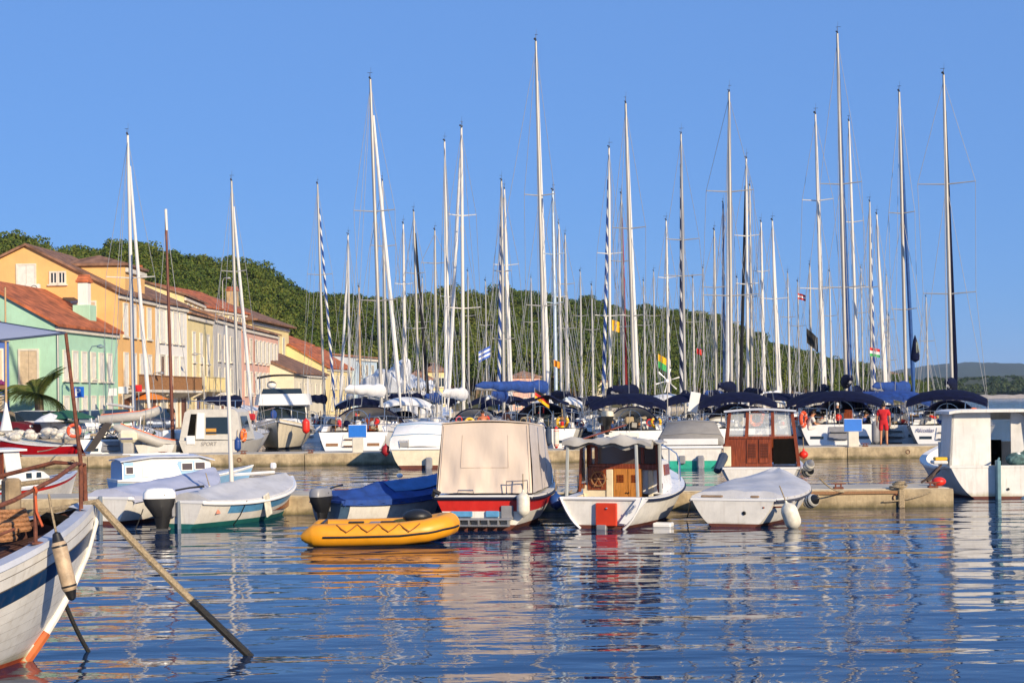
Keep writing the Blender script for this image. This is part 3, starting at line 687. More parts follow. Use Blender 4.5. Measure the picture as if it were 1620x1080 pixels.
# ------------------------------------------------------------------ boats: shared pieces
def clamp(x, a, b): return max(a, min(b, x))
class Hull:
    def __init__(s, L, B, fs, fm, fb, draft=.3, tf=.8, tm=.42, p=2.4, q=.36, rake=.25, trake=0.0, n=22, rp=1.0, qb=.85):
        s.rp = rp; s.qb = qb; s.L, s.B, s.fs, s.fm, s.fb, s.dr, s.tf, s.tm, s.p, s.q, s.rake, s.trake, s.n = L, B, fs, fm, fb, draft, tf, tm, p, q, rake, trake, n
    def w(s, t):
        if t < s.tm: return s.B/2*(1-(1-s.tf)*((s.tm-t)/s.tm)**2)
        return s.B/2*max(.012, 1-((t-s.tm)/(1-s.tm))**s.p)
    def zs(s, t): return s.fs+(-3*s.fs+4*s.fm-s.fb)*t+(2*s.fs-4*s.fm+2*s.fb)*t*t
    def k(s, t): return -s.dr*min(1, .22+1.9*t)*(1-t**5)-.04
    def pt(s, t, z, sg=1, out=0.0):
        k, zt = s.k(t), s.zs(t); u = clamp((z-k)/(zt-k), 0, 1.0); qq = s.q+(s.qb-s.q)*t**3
        y = s.L*t-s.rake*(1-u)**s.rp*t**4-s.trake*u*(1-t)**6
        return Vector((sg*(s.w(t)*u**qq+out), y, z))
    def ts(s, a=0, b=1, n=None):
        n = n or max(4, int(s.n*(b-a))); return [a+(b-a)*(1-(1-i/n)**1.25 if b > .95 else i/n) for i in range(n+1)]
    def rowz(s, t, r):
        if r[0] == 'k': return s.k(t)
        if r[0] == 'z': return clamp(r[1], s.k(t), s.zs(t)-.01)
        return max(s.k(t), s.zs(t)+r[1])
    def skin(s, mb, rows, out=0.0, transom=True, a=0.0, b=1.0, tmat=None):
        ts = s.ts(a, b)
        for j in range(len(rows)-1):
            sub = 7 if rows[j][0] != rows[j+1][0] or abs(rows[j][1]-rows[j+1][1]) > .3 else 1
            def zz(t, f): return s.rowz(t, rows[j])*(1-f)+s.rowz(t, rows[j+1])*f
            fr = [i/sub for i in range(sub+1)]
            for sg in (1, -1):
                mb.grid([[s.pt(t, zz(t, f), sg, out) for t in ts] for f in fr], rows[j][2], True, sg < 0)
            if transom and a == 0:
                mb.grid([[s.pt(0, zz(0, f), sg, out)-Vector((0, out, 0)) for sg in (-1, 1)] for f in fr], rows[j][2] if tmat is None else tmat, False)
        return s
    def sheer(s, a=0, b=1, dz=0, out=0, sg=1, n=None): return [s.pt(t, s.zs(t), sg, out)+Vector((0, 0, dz)) for t in s.ts(a, b, n)]
    def rim(s, mb, g, mat_=0, dz=.004, transom=True, drop=.05):
        ts = s.ts()
        for sg in (1, -1):
            o = [s.pt(t, s.zs(t), sg, .012)+Vector((0, 0, dz)) for t in ts]
            i_ = [Vector((sg*max(.0, s.w(t)-g), p.y-(0 if t < .98 else g*.6), p.z)) for t, p in zip(ts, o)]
            l = [p-Vector((0, 0, drop)) for p in o]
            mb.grid([o, i_], mat_, True, sg > 0); mb.grid([l, o], mat_, False, sg > 0)
        if transom:
            z = s.zs(0)+dz; W = s.w(0)+.012; y0 = -s.trake
            mb.box((0, y0+g/2-.012, z-drop/2+.002), (2*W, g, drop), mat=mat_)
    def deck(s, mb, a, b, g, dz=0.0, camber=.05, mat_=0, m=8, flat=None):
        rows = []
        for t in s.ts(a, b):
            W = max(0.0, s.w(t)-g); z = (s.zs(t) if flat is None else flat)+dz
            rows.append([Vector((W*(2*j/m-1), s.L*t-(s.trake*(1-t)**6), z+camber*(1-(2*j/m-1)**2)*min(1, W/.4))) for j in range(m+1)])
        mb.grid(rows, mat_, True); return s
    def well(s, mb, a, b, g, zf, mat_=0, fm=0):
        ts = s.ts(a, b, 12)
        for sg in (1, -1):
            tp = [Vector((sg*(s.w(t)-g), s.L*t, s.zs(t))) for t in ts]; bt = [Vector((p.x*.9, p.y, zf)) for p in tp]
            mb.grid([tp, bt], mat_, True, sg < 0)
        mb.grid([[Vector((sg*(s.w(t)-g)*.9, s.L*t, zf)) for sg in (-1, 1)] for t in ts], fm, False)
        for t in (a, b):
            W = s.w(t)-g; mb.grid([[Vector((-W, s.L*t, s.zs(t))), Vector((W, s.L*t, s.zs(t)))], [Vector((-W*.9, s.L*t, zf)), Vector((W*.9, s.L*t, zf))]], mat_, False)
    def tarp(s, mb, a, b, ridge, over=.03, skirt=.14, mat_=0, wr=.02, seed=1, m=14, pw=1.6, yo=0.0):
        rr = random.Random(seed); ph = [rr.uniform(0, 6.28) for _ in range(8)]; ts = s.ts(a, b, 22); rows = []
        for i, t in enumerate(ts):
            W = s.w(t)+over; rg = ridge(t) if callable(ridge) else ridge; row = []
            y = s.L*t-(s.trake*(1-t)**6)+yo
            for j in range(-1, m+2):
                u = clamp(2*j/m-1, -1, 1); z = s.zs(t)+.03+rg*(1-abs(u)**pw)
                z += wr*(math.sin(u*9+t*11+ph[0])+math.sin(u*4-t*23+ph[1])*.8+math.sin(u*17+t*6+ph[2])*.4)*(1-abs(u)**4)
                z -= .25*rg*abs(math.sin(t*PI*4+ph[3]))*(1-abs(abs(u)-.5)*2)*.5
                if j == -1 or j == m+1: z -= skirt*(1+.25*math.sin(t*40+ph[4]))
                row.append(Vector((u*W*(1.012 if j in (-1, m+1) else 1), y, z)))
            rows.append(row)
        mb.grid(rows, mat_, True)
        for row, fl in ((rows[0], False), (rows[-1], True)):
            lo = [Vector((p.x, p.y-(0 if fl else .015), min(p.z, s.zs(a if not fl else b))-skirt*.6)) for p in row]; mb.grid([lo, row], mat_, False, fl)
        return s

def boat(name, label, px, py, L=None, rot=0.0, cat='boat', group=None, D=None):
    g = GW(px, py) if D is None else Vector((PX(px, D, py), D, 0))
    return thing(name, label, cat, (g.x, g.y, 0), R(rot), group)
def fender(label, loc, ln=.5, r=.11, m_=None, tilt=(0, 0, 0), cap=None, group=None, rope=.35):
    t = thing('fender', label, 'fender', loc, 0, group); t.rotation_euler = tilt
    mb = MB(); e = ln/2; cc = min(r, e*.95); prof = [(.001, -e-.03), (.022, -e-.02)]+[(r*math.sin(a), -e+cc-cc*math.cos(a)) for a in (.35, .7, 1.05, 1.4, PI/2)]+[(r*math.sin(a), e-cc-cc*math.cos(a)) for a in (PI/2, 1.74, 2.09, 2.44, 2.79)]+[(.025, e+.02), (.025, e+.05), (.001, e+.06)]
    mb.lathe(prof, 14); mb.build('body', m_ or FEND, t)
    if cap:
        for sg in (-1, 1): mb = MB(); mb.lathe([(.01, sg*(e+.065)), (.035, sg*(e+.05)), (r*.80, sg*(e-cc*.42)), (r*1.02, sg*(e-cc*.95)), (r*1.02, sg*(e-cc*1.15))], 14); mb.build('end_cap', cap, t)
    rope = rope if abs(tilt[0])+abs(tilt[1]) < .5 else .08
    mb = MB(); mb.tube([(0, 0, e+.03), (.0, .02, e+rope*.6), (0, .06, e+rope)], .012, 5); mb.build('lanyard', ROPE, t)
    return t
def lifebuoy(label, loc, r=.3, rot=0.0, m_=None, horseshoe=False, group=None):
    t = thing('lifebuoy', label, 'lifebuoy', loc, rot, group)
    mb = MB()
    if horseshoe: mb.ring((0, 0, 0), r, r*.3, axis=(0, 1, 0), n=18, m=8, a0=-PI*.32, a1=PI*1.32)
    else: mb.ring((0, 0, 0), r, r*.30, axis=(0, 1, 0), n=24, m=8)
    mb.build('ring', m_ or ORB, t)
    for k in range(4):
        a = PI/4+k*PI/2
        if horseshoe and k in (2, 3) : continue
        mb = MB(); mb.ring((math.cos(a)*r, 0, math.sin(a)*r), r*.315, .008, axis=(-math.sin(a), 0, math.cos(a)), n=10, m=4); mb.build('band', WCAN, t)
    return t
def outboard(par, loc, rot=0.0, cm=None, sc=1.0, tilt=0.0, cowl2=None):
    """motor hanging on a transom: leg is the part, cowling, bracket and propeller its pieces; local -y points aft"""
    mb = MB()
    mb.tube([(0, -.1, .25), (0, -.12, .0), (0, -.12, -.15), (0, -.13, -.45)], [.15, .14, .10, .055], 10, flat=1.5); mb.box((0, -.18, -.36), (.2, .3, .025), bev=.008)
    mb.tube([(0, .02, -.56), (0, -.12, -.56), (0, -.3, -.56)], [.02, .06, .04], 8); mb.prism([(-.012, -.02, -.58), (-.012, -.2, -.58), (-.012, -.16, -.8), (-.012, -.1, -.8)], (.024, 0, 0))
    leg = mb.build('outboard_motor', BLK, par); leg.location = loc; leg.rotation_euler = (tilt, 0, rot); leg.scale = (sc, sc, sc)
    mb = MB(); rows = []
    for (z, a, b, c) in ((-.14, .10, .15, -.13), (-.05, .125, .20, -.14), (.06, .145, .26, -.16), (.17, .152, .285, -.17), (.27, .148, .275, -.17), (.335, .12, .22, -.17), (.355, .06, .12, -.17)):
        rows.append([Vector((math.copysign(abs(math.cos(th))**.6, math.cos(th))*a, c+math.copysign(abs(math.sin(th))**.6, math.sin(th))*b, z)) for th in [2*PI*k/20 for k in range(21)]])
    mb.grid(rows[3:], 0, True); mb.add(rows[-1][:-1], [tuple(range(20))]); mb.build('cowling', cm or WH, leg); mb = MB(); mb.grid(rows[:4], 0, True); mb.build('lower_cowling', BLK, leg)
    mb = MB(); mb.box((0, .06, .0), (.2, .06, .3), bev=.01); mb.box((-.08, .03, .16), (.03, .16, .06)); mb.box((.08, .03, .16), (.03, .16, .06)); mb.build('bracket', GREYP, leg)
    mb = MB(); mb.tube([(0, .1, .3), (.02, .35, .34), (.02, .6, .36)], [.018, .018, .024], 6); mb.build('tiller', BLK, leg)
    return leg
def rope_line(name, label, pts, r=.02, m_=None, sag=0.0, cat='rope', n=10, group=None):
    pts = [Vector(p) for p in pts]; out = []
    for a, b in zip(pts[:-1], pts[1:]):
        for i in range(n): f = i/n; v = a.lerp(b, f); v.z -= sag*4*f*(1-f); out.append(v)
    out.append(pts[-1]); o0 = out[0].copy()
    mb = MB(); mb.tube([v-o0 for v in out], r, 6); o = mb.build(name, m_ or ROPE, loc=o0); tag(o, label, cat, group); return o
def rails(name, pts_list, r, m_, par, n=6):
    mb = MB()
    for pts in pts_list: mb.tube(pts, r, n)
    return mb.build(name, m_, par)
def W2(t, v):
    """local point of a thing -> world"""
    m = Matrix.Translation(t.location) @ t.rotation_euler.to_matrix().to_4x4(); return m @ Vector(v)

# ------------------------------------------------------------------ boat with tan canopy, red and white
def tan_boat():
    t = boat('canopy_boat', 'red and white motorboat closed in by tall tan canvas canopy', 765, 838, rot=-9)
    H = Hull(5.0, 2.15, .66, .68, .98, .28, .88, .4, 2.5, .30, .45, .0)
    mb = MB(); H.skin(mb, [('k', 0, 3), ('z', .10, 0), ('s', -.30, 1), ('s', -.06, 2), ('s', 0, 2)])
    mb.build('hull', [WHG, RED, mat('navy_rubbing_strake', (.01, .012, .03), .5), BRN], t)
    mb = MB(); H.rim(mb, .2, 0); mb.build('gunwale', WH, t)
    mb = MB(); H.deck(mb, .03, .985, .18, -.012, .05); mb.build('deck', LAV, t)
    rails('rub_rail', [H.sheer(0, 1, -.05, .02, 1), H.sheer(0, 1, -.05, .02, -1), [(-H.w(0), -.03, .61), (H.w(0), -.03, .61)]], .032, MATS['navy_rubbing_strake'], t)
    # canopy: wide tent of canvas panels over hoops
    w0, w1, zb, zt = .93, .85, .70, 2.03; y0, y1, y2 = .16, .34, 2.3
    mb = MB(); rr = random.Random(2)
    def fold(u, v): return .012*math.sin(u*13+v*3)+.016*math.sin(u*27-v*5)*(1-v)+.016*math.sin((u-.2)*11+v*9)*v*(1-v)*3+.014*math.sin(u*43+v*9)*(1-v)**2
    rows = [[Vector(((u-.5)*2*(w0+(w1-w0)*v)+.0, y0+(y1-y0)*v+fold(u, v), zb+(zt-zb)*v+.03*math.sin(u*PI)*v)) for u in [i/24 for i in range(25)]] for v in [j/16 for j in range(17)]]
    mb.grid(rows, 0, True); cn = mb.build('canopy', TAN, t)
    mb = MB()
    for sg in (-1, 1):
        rw = [[Vector((sg*(w0+.02+(w1-w0)*v+.01*math.sin(u*20+v*5)), y0+(y1-y0)*v+(y2+.9*(1-v)-y0)*u, zb+(zt-zb-.1*u)*v)) for u in [i/10 for i in range(11)]] for v in [j/8 for j in range(9)]]
        mb.grid(rw, 0, True, sg < 0)
    mb.build('side_panel', mat('shaded_tan_canvas', (.50, .45, .42), .85, var=.1, bump=.4, bscale=6), cn)  # side canvas coloured dimmer and greyer, its shade put into the colour
    mb = MB(); rw = [[Vector(((u-.5)*2*(w1+.02), y1-.03+(y2-y1+.06)*v, zt+.03+.05*math.sin(u*PI)-.1*v)) for u in [i/12 for i in range(13)]] for v in (0, .3, .6, 1)]
    mb.slab(rw, .02, 0); rw = [[Vector(((u-.5)*2*(w1+.02+.1*(1-v)), y2+.03+.9*(1-v), zb+(zt-zb-.1)*v+.03*math.sin(u*PI))) for u in [i/12 for i in range(13)]] for v in (0, .5, 1)]; mb.grid(rw, 0, True, True); mb.build('canopy_roof', TAN, cn)
    yb = lambda v, o=.009: y0+(y1-y0)*v-o
    sew = []
    for (u0, v0, u1, v1) in ((.24, .37, .76, .37), (.24, .37, .24, .84), (.76, .37, .76, .84), (.02, .02, .02, .98), (.98, .02, .98, .98)):
        sew.append([Vector(((u-.5)*2*(w0+(w1-w0)*v), yb(v)+fold(u, v), zb+(zt-zb)*v)) for u, v in [(u0+(u1-u0)*i/10, v0+(v1-v0)*i/10) for i in range(11)]])
    rails('seam', sew, .005, mat('tan_piping', (.60, .49, .39), .8), cn, 4)
    hoop = []
    for yy, ww in ((1.3, w1+.03), (2.2, w1+.03)): hoop.append([(-ww-.05, yy+.1, zb), (-ww, yy, zt-.1), (0, yy, zt+.05), (ww, yy, zt-.1), (ww+.05, yy+.1, zb)])
    rails('hoop', hoop, .016, STEEL, t)
    # bathing platform and brackets
    mb = MB(); mb.box((-.05, -.14, .22), (1.25, .24, .035), bev=.01); mb.build('swim_step', GREYP, t)
    mb = MB()
    for k in range(7): mb.box((-.62+k*.19, -.16, .15), (.03, .2, .12))
    mb.tube([(-.68, -.24, .1), (.55, -.24, .1)], .02); mb.build('step_frame', ALUD, t)
    for (x, z, w_, h_, m_) in ((-.42, .31, .42, .11, BLUE), (.18, .31, .26, .12, BLUE), (.47, .34, .24, .26, GREYP)):
        mb = MB(); mb.box((x, -.03, z), (w_, .05, h_), bev=.012); mb.build('transom_plate', m_, t)
    # pulpit, blue bow
    rails('bow_rail', [[H.pt(tt, H.zs(tt), sg, -.06)+Vector((0, 0, .45*min(1, (tt-.55)*9))) for tt in (.56, .62, .7, .8, .9, .97)] for sg in (-1, 1)]+[[H.pt(tt, H.zs(tt), sg, -.06), H.pt(tt, H.zs(tt), sg, -.06)+Vector((0, 0, .45))] for tt in (.68, .84, .96) for sg in (-1, 1)]+[[H.pt(.97, H.zs(.97), 1, -.06)+Vector((0, 0, .45)), H.pt(.97, H.zs(.97), -1, -.06)+Vector((0, 0, .45))]], .014, STEEL, t)
    for pp in ([(.45, .05, .7), (.45, .03, .93), (.86, .03, .95), (.86, .06, .7)], [(-.5, .05, .7), (-.5, .04, .76), (-.2, .04, .76), (-.2, .05, .7)]): rails('grab_rail', [pp], .014, STEEL, t)
    fender('white fender with black band hanging off the red transom', W2(t, (.80, -.13, .50)), .46, .125, FEND, cap=None)
    fender('round blue fender beside the tan canopy boat bow', W2(t, (1.22, 1.5, .45)), .3, .15, FENDB)
    fender('rusty orange ball fender between tan canopy boat and cabin boat', W2(t, (1.52, 2.8, .38)), .34, .19, mat('rusty_orange_buoy', (.35, .14, .03), .6, var=.3))
    mb = MB(); mb.tube([(-.98, .0, .66), (-.95, -.04, .76), (-.84, -.04, .70)], .045, 8); mb.build('fairlead', BLK, t)
tan_boat()

# ------------------------------------------------------------------ mahogany cabin boat
def mahogany_boat():
    t = boat('cabin_boat', 'white cabin boat with mahogany cabin, oak doors and grey rolled awning', 953, 836, rot=-19)
    H = Hull(4.9, 2.0, .60, .62, 1.0, .30, .84, .42, 2.5, .33, .5, .02)
    mb = MB(); H.skin(mb, [('k', 0, 1), ('z', .07, 0), ('s', -.03, 0), ('s', 0, 0)]); hull = mb.build('hull', [WHG, BRN], t)
    rails('rub_rail', [H.sheer(0, 1, -.04, .015, 1), H.sheer(0, 1, -.04, .015, -1)], .028, MATS['navy_rubbing_strake'], t)
    mb = MB(); H.rim(mb, .20, 0, transom=True); mb.build('gunwale', WH, t)
    mb = MB(); H.deck(mb, .44, .985, .19, .0, .05); mb.build('foredeck', WH, t)
    mb = MB(); H.well(mb, .045, .45, .2, .28, 0, 1); mb.build('cockpit', [CREAM, TEAK], t)
    # transom frame: proud border, red rudder locker
    mb = MB()
    for sg in (-1, 1): mb.tube([H.pt(0, z, sg, -.02)+Vector((0, -.03, 0)) for z in (.0, .1, .2, .35, .5, .6)], .045, 6, flat=.6)
    mb.tube([(-H.w(0)+.02, -.03, .58), (H.w(0)-.02, -.03, .58)], .035, 6); mb.build('transom_frame', WH, t)
    mb = MB(); mb.box((.1, -.06, .28), (.42, .08, .44), bev=.015); rd = mb.build('locker_door', mat('red_orange_paint', (.60, .045, .012), .35, var=.12), t)
    mb = MB(); mb.ball((.12, -.115, .40), .022, 8); mb.build('knob', STEEL, rd)
    mb = MB(); mb.box((.01, -.07, .02), (.2, .14, .13), bev=.02); mb.build('rudder_fitting', ALUD, t)
    # leaning white board with faded letters on the starboard quarter
    mb = MB(); mb.prism([(.36, -.10, .12), (.50, -.09, .10), (.93, -.06, .58), (.70, -.08, .58)], (0, .025, 0)); b = mb.build('name_board', WH, t)
    text_mesh('Argosti', .085, 'lettering', mat('faded_blue_letters', (.25, .28, .38), .6), b, (.62, -.118, .36), (PI/2, R(-46), 0), .3)
    mb = MB(); mb.box((1.02, .75, .03), (.36, .3, .09), bev=.02); mb.build('foam_block', WH, t)
    # cabin: bulkhead with oak double door, wheel panel, windscreen frame
    yb = 1.55; zc = .62
    mb = MB(); mb.box((-.58, yb, .52), (.50, .05, .46), bev=.01); mb.box((-.26, yb-.02, .68), (.14, .07, .78), bev=.01); mb.build('bulkhead', CREAM, t); mb = MB(); mb.box((.57, yb+.05, .68), (.10, .05, .75), bev=.01); mb.build('bulkhead', CREAM, t)
    mb = MB(); mb.box((-.50, yb-.035, .88), (.44, .03, .46), bev=.008); wp = mb.build('wheel_panel', WOODR, t)
    mb = MB(); mb.ring((-.48, yb-.10, .88), .145, .016, n=22, m=6); mb.ball((-.48, yb-.10, .88), .035, 8)
    for k in range(6):
        a = k*PI/3; mb.cyl((-.48, yb-.10, .88), (-.48+math.cos(a)*.19, yb-.10, .88+math.sin(a)*.19), .010, n=5)
    mb.build('steering_wheel', TEAK, t)
    for sg in (0, 1):
        mb = MB(); x0 = -.185+sg*.305; mb.box((x0+.15, yb-.02, .68), (.295, .05, .80), bev=.01); d = mb.build('door', WOODO, t)
        mb = MB()
        for k in range(5): mb.box((x0+.15, yb-.05, .82+k*.032), (.14, .02, .018), rot=(.5, 0, 0))
        mb.build('louvre', WOODR, d)
        mb = MB(); mb.box((x0+.15, yb-.047, .52), (.19, .012, .3), bev=.005); mb.build('door_panel', WOODO, d)
        mb = MB(); mb.ball((.115+(sg-.5)*.05, yb-.06, .60), .016, 6); mb.build('handle', BLK, d)
    mb = MB(); mb.box((.0, yb+.02, 1.12), (1.46, .08, .12), bev=.01); mb.box((.0, yb+.06, 1.56), (1.46, .07, .10), bev=.01)
    for x in (-.70, .42, .74, -.55): mb.box((x, yb+.04, 1.34), (.07 if abs(x) < .6 else .10, .08, .46), bev=.01)
    mb.build('cabin_front_frame', WOODR, t)
    mb = MB(); mb.box((-.05, yb+.03, 1.34), (.96, .02, .4)); mb.build('windscreen', GLV, t); mb = MB(); mb.box((.58, yb+.03, 1.34), (.26, .02, .4)); mb.build('windscreen', GLV, t)
    # deckhouse forward, white sides, roof
    mb = MB(); rows = []
    for y, ww, zt in ((yb+.08, .76, 1.30), (2.6, .70, 1.26), (3.3, .55, 1.10), (3.5, .45, .98)):
        z0 = H.zs(y/H.L); rows.append([Vector((-ww-.06, y, z0)), Vector((-ww, y, zt-.05)), Vector((-ww*.7, y, zt)), Vector((0, y, zt+.03)), Vector((ww*.7, y, zt)), Vector((ww, y, zt-.05)), Vector((ww+.06, y, z0))])
    mb.grid(rows, 0, True, True); mb.add(rows[-1], [tuple(range(7))]); mb.add(rows[0], [tuple(range(7))[::-1]]); dh = mb.build('deckhouse', WH, t, sharp=30)
    for sg in (-1, 1):
        mb = MB(); mb.box((sg*.765, 2.15, 1.04), (.03, .42, .22), bev=.01, rot=(0, sg*-.1, 0)); mb.build('porthole', WOODR, dh)
    for sg in (-1, 1):   # side window frames joining roof and gunwale
        mb = MB(); mb.box((sg*.80, 1.28, 1.1), (.05, .06, .95), bev=.01, rot=(0, sg*-.04, 0)); mb.box((sg*.80, 1.42, .74), (.04, .35, .1)); mb.build('side_post', WOODR, t)
        mb = MB(); mb.box((sg*.80, 1.44, 1.2), (.01, .3, .74)); mb.build('side_window', GLV, t)
    # rolled awning on poles
    mb = MB(); rows = []
    for j, v in enumerate([i/10 for i in range(11)]):
        y = .42+v*1.35; rows.append([Vector((x, y, 1.65+.07*math.cos(x*1.6)+.03*math.sin(x*9+v*7)-.05*v+.02*math.sin(x*17-v*4))) for x in [-.88+1.76*i/14 for i in range(15)]])
    mb.slab(rows, .03, 0); aw = mb.build('awning', GREYR, t)
    mb = MB(); rows = []
    for v in range(7):
        th = -PI*.4+PI*1.5*v/6; rows.append([Vector((x, .42+.09*math.cos(th)*(1+.3*math.sin(x*7)), 1.60+.05*math.cos(x*1.6)+.10*math.sin(th)*(1+.35*math.sin(x*5.3))+.03*math.sin(x*13+v))) for x in [-.9+1.8*i/20 for i in range(21)]])
    mb.grid(rows, 0, True); mb.build('rolled_edge', GREYR, aw)
    for pp in ([(-.82, .36, .60), (-.80, .40, 1.60)], [(.62, .34, .60), (.58, .40, 1.60)], [(.87, 1.2, .62), (.85, 1.2, 1.60)]): rails('awning_pole', [pp], .034, mat('grey_canvas_sleeve', (.36, .38, .37), .8, var=.12), t)
    rails('bow_rail', [[H.pt(tt, H.zs(tt), sg, -.08)+Vector((0, 0, .5*min(1, (tt-.6)*8))) for tt in (.62, .7, .8, .9, .97)] for sg in (-1, 1)]+[[H.pt(tt, H.zs(tt), sg, -.08), H.pt(tt, H.zs(tt), sg, -.08)+Vector((0, 0, .5))] for tt in (.74, .9) for sg in (-1, 1)], .013, STEEL, t)
    mb = MB(); mb.box((0, .75, .48), (1.1, .3, .05), bev=.01); mb.build('thwart', TEAK, t)
mahogany_boat()

# ------------------------------------------------------------------ white boat under grey tarp
def tarp_boat():
    t = boat('covered_rowing_boat', 'white wooden boat with plain transom under a grey tarpaulin', 1160, 833, rot=-21)
    H = Hull(4.6, 2.1, .55, .56, .82, .3, .78, .45, 2.3, .36, .3, .02)
    mb = MB(); H.skin(mb, [('k', 0, 1), ('z', .06, 0), ('s', -.02, 0), ('s', 0, 0)]); mb.build('hull', [WHG, BRN], t)
    mb = MB(); H.rim(mb, .14, 0); mb.build('gunwale', WH, t)
    rails('rub_rail', [H.sheer(0, 1, -.05, .015, 1), H.sheer(0, 1, -.05, .015, -1)], .03, mat('worn_dark_strake', (.06, .06, .075), .6, var=.4), t)
    mb = MB(); H.tarp(mb, .10, .97, lambda u: .11+.03*math.sin(PI*u), .02, .10, wr=.014, seed=4, pw=3.4); mb.build('tarpaulin', LGREYC, t)
    mb = MB(); H.deck(mb, .0, .14, .1, -.02, .03); mb.build('stern_deck', WH, t)
    for xx, ww in ((-.42, .42), (.42, .16)): mb = MB(); mb.box((xx, .03, .585), (ww, .1, .04), bev=.01); mb.build('stern_cleat_board', mat('worn_wood', (.30, .20, .12), .8, var=.3), t)
    mb = MB(); mb.lathe([(.0, 0), (.035, 0), (.04, .01), (.02, .02)], 10, (.22, -.015, .27), (PI/2, 0, 0)); mb.build('drain_hole', BLK, t)
    mb = MB(); mb.tube([(.58, -.02, .38), (1.02, .25, .385)], .018, 6); mb.build('boat_hook', WOODR, t)
    mb = MB(); 
    for k in range(9): mb.tube([H.pt(.12+k*.095, H.zs(.12+k*.095), 1, .03)+Vector((0, 0, .02)), H.pt(.12+k*.095, H.zs(.12+k*.095)-.12, 1, .03)], .006, 4)
    mb.build('tarp_lashing', ROPE, t)
    fender('large cream pear fender hanging at the tarp boat quarter', W2(t, (1.12, -.02, .23)), .52, .16, FEND, tilt=(.1, -.35, 0))
    fender('dark capped white fender on the tarp boat starboard side', W2(t, (1.27, 1.35, .42)), .34, .13, FEND, tilt=(1.2, 0, .5), cap=BLK)
    rope_line('mooring_line', 'worn mooring rope from tarp boat to the pontoon', [W2(t, (1.0, 3.9, .75)), (PX(1330, 34), 33.75, .36)], .016, ROPE, .08)
    rope_line('mooring_line', 'slack mooring rope between cabin boat and tarp boat', [W2(t, (-.85, .1, .55)), W2(t, (-1.3, 1.5, .05))], .014, ROPE, .05)
tarp_boat()

# ------------------------------------------------------------------ mahogany wheelhouse boat beyond the pontoon
def wheelhouse_boat():
    t = boat('wheelhouse_boat', 'boat with mahogany wheelhouse and three wide windows beyond the tarp boat', 1203, 772, rot=-10, D=38.6)
    H = Hull(5.6, 2.2, .70, .70, 1.05, .3, .85, .4, 2.4, .36, .4)
    mb = MB(); H.skin(mb, [('k', 0, 1), ('z', .06, 0), ('s', -.03, 0), ('s', 0, 0)]); mb.build('hull', [WHG, BRN], t)
    mb = MB(); H.rim(mb, .16); H.deck(mb, .0, .98, .15, -.02, .03); mb.build('deck', WH, t)
    W0, W1, z0, zm, z1, y = .98, .84, .68, 1.42, 2.12, 1.0
    mb = MB(); mb.prism([(-W0, y, z0), (.30, y, z0), (.28, y, zm), (-.92, y, zm)], (0, .05, 0)); f = mb.build('bulkhead', WOODR, t)
    for k in (0, 1):
        mb = MB(); mb.box((-.22+k*.32, y-.015, 1.08), (.28, .03, .62), bev=.008); d = mb.build('door_panel', WOODR, f)
        mb = MB()
        for j in range(9): mb.box((-.22+k*.32, y-.035, .92+j*.042), (.2, .015, .022), rot=(.5, 0, 0))
        mb.build('louvre', mat('dark_mahogany', (.09, .022, .01), .4), d)
    mb = MB(); mb.box((-.86, y-.05, .95), (.2, .06, .52), bev=.01); mb.build('side_locker', CREAM, t)
    mb = MB()
    for xa, xb in ((-.90, -.82), (-.40, -.36), (.28, .28), (.86, .78)):
        mb.prism([(xa*(W0/.9) if abs(xa) > .8 else xa, y-.03, zm if abs(xa) < .8 else z0), (xa*(W0/.9)+.09 if abs(xa) > .8 else xa+.09, y-.03, zm if abs(xa) < .8 else z0), (xb+.08, y-.03, z1), (xb, y-.03, z1)], (0, .09, 0))
    mb.box((-.02, y, zm+.02), (1.78, .07, .06), bev=.01); mb.box((.62, y, zm-.35), (.58, .02, .66), mat=1); mb.build('window_frame', [WOODR, WDARK], t)  # near-black board painted in for the shaded wheelhouse interior
    for xa, xb in ((-.82, -.36), (-.31, .28), (.36, .80)):
        mb = MB(); mb.prism([(xa, y+.02, zm+.05), (xb, y+.02, zm+.05), (xb-.02, y+.02, z1-.03), (xa, y+.02, z1-.03)], (0, .01, 0)); mb.build('window_pane', GLC, t)
    mb = MB()
    for sg in (-1, 1):
        mb.prism([(sg*W0, y, z0), (sg*.92, y, zm), (sg*.86, 2.4, zm), (sg*.95, 2.6, z0)], (sg*-.04, 0, 0))
        for yy in (1.05, 1.7, 2.38): mb.prism([(sg*.92, yy, zm), (sg*.92, yy+.07, zm), (sg*.82, yy+.05, z1), (sg*.82, yy-.02, z1)], (sg*-.05, 0, 0))
    mb.box((0, 2.5, 1.1), (1.8, .05, .75)); mb.build('house_side', WOODR, t)
    rw = [[Vector((x, yy, 2.13+.07*math.cos(x*1.5)-.02*(yy-1))) for x in [-.93+1.86*i/12 for i in range(13)]] for yy in (.86, 1.4, 2.0, 2.6)]
    mb = MB(); mb.slab(rw, .05); mb.build('roof', LAV, t)
    mb = MB(); mb.box((.3, 2.48, 1.75), (.9, .01, .55)); mb.build('windscreen', GLC, t)
    mb = MB(); mb.tube([(-1.1, .3, .6), (-.95, .7, .95), (-.95, 1.3, .85)], [.10, .13, .09], 8); mb.build('stowed_sail_bag', DGREY, t)
    fender('white fender with black end beside the mahogany wheelhouse boat', W2(t, (1.2, .9, .55)), .38, .14, FEND, tilt=(1.3, 0, .4), cap=BLK)
    fender('grey fender beside wheelhouse boat above the pontoon', W2(t, (1.22, .45, .72)), .36, .13, FEND, tilt=(.9, .4, 0), cap=GREYP)
    fender('small round red fender behind the mahogany wheelhouse', W2(t, (1.12, 2.0, .95)), .2, .12, REDB)
wheelhouse_boat()

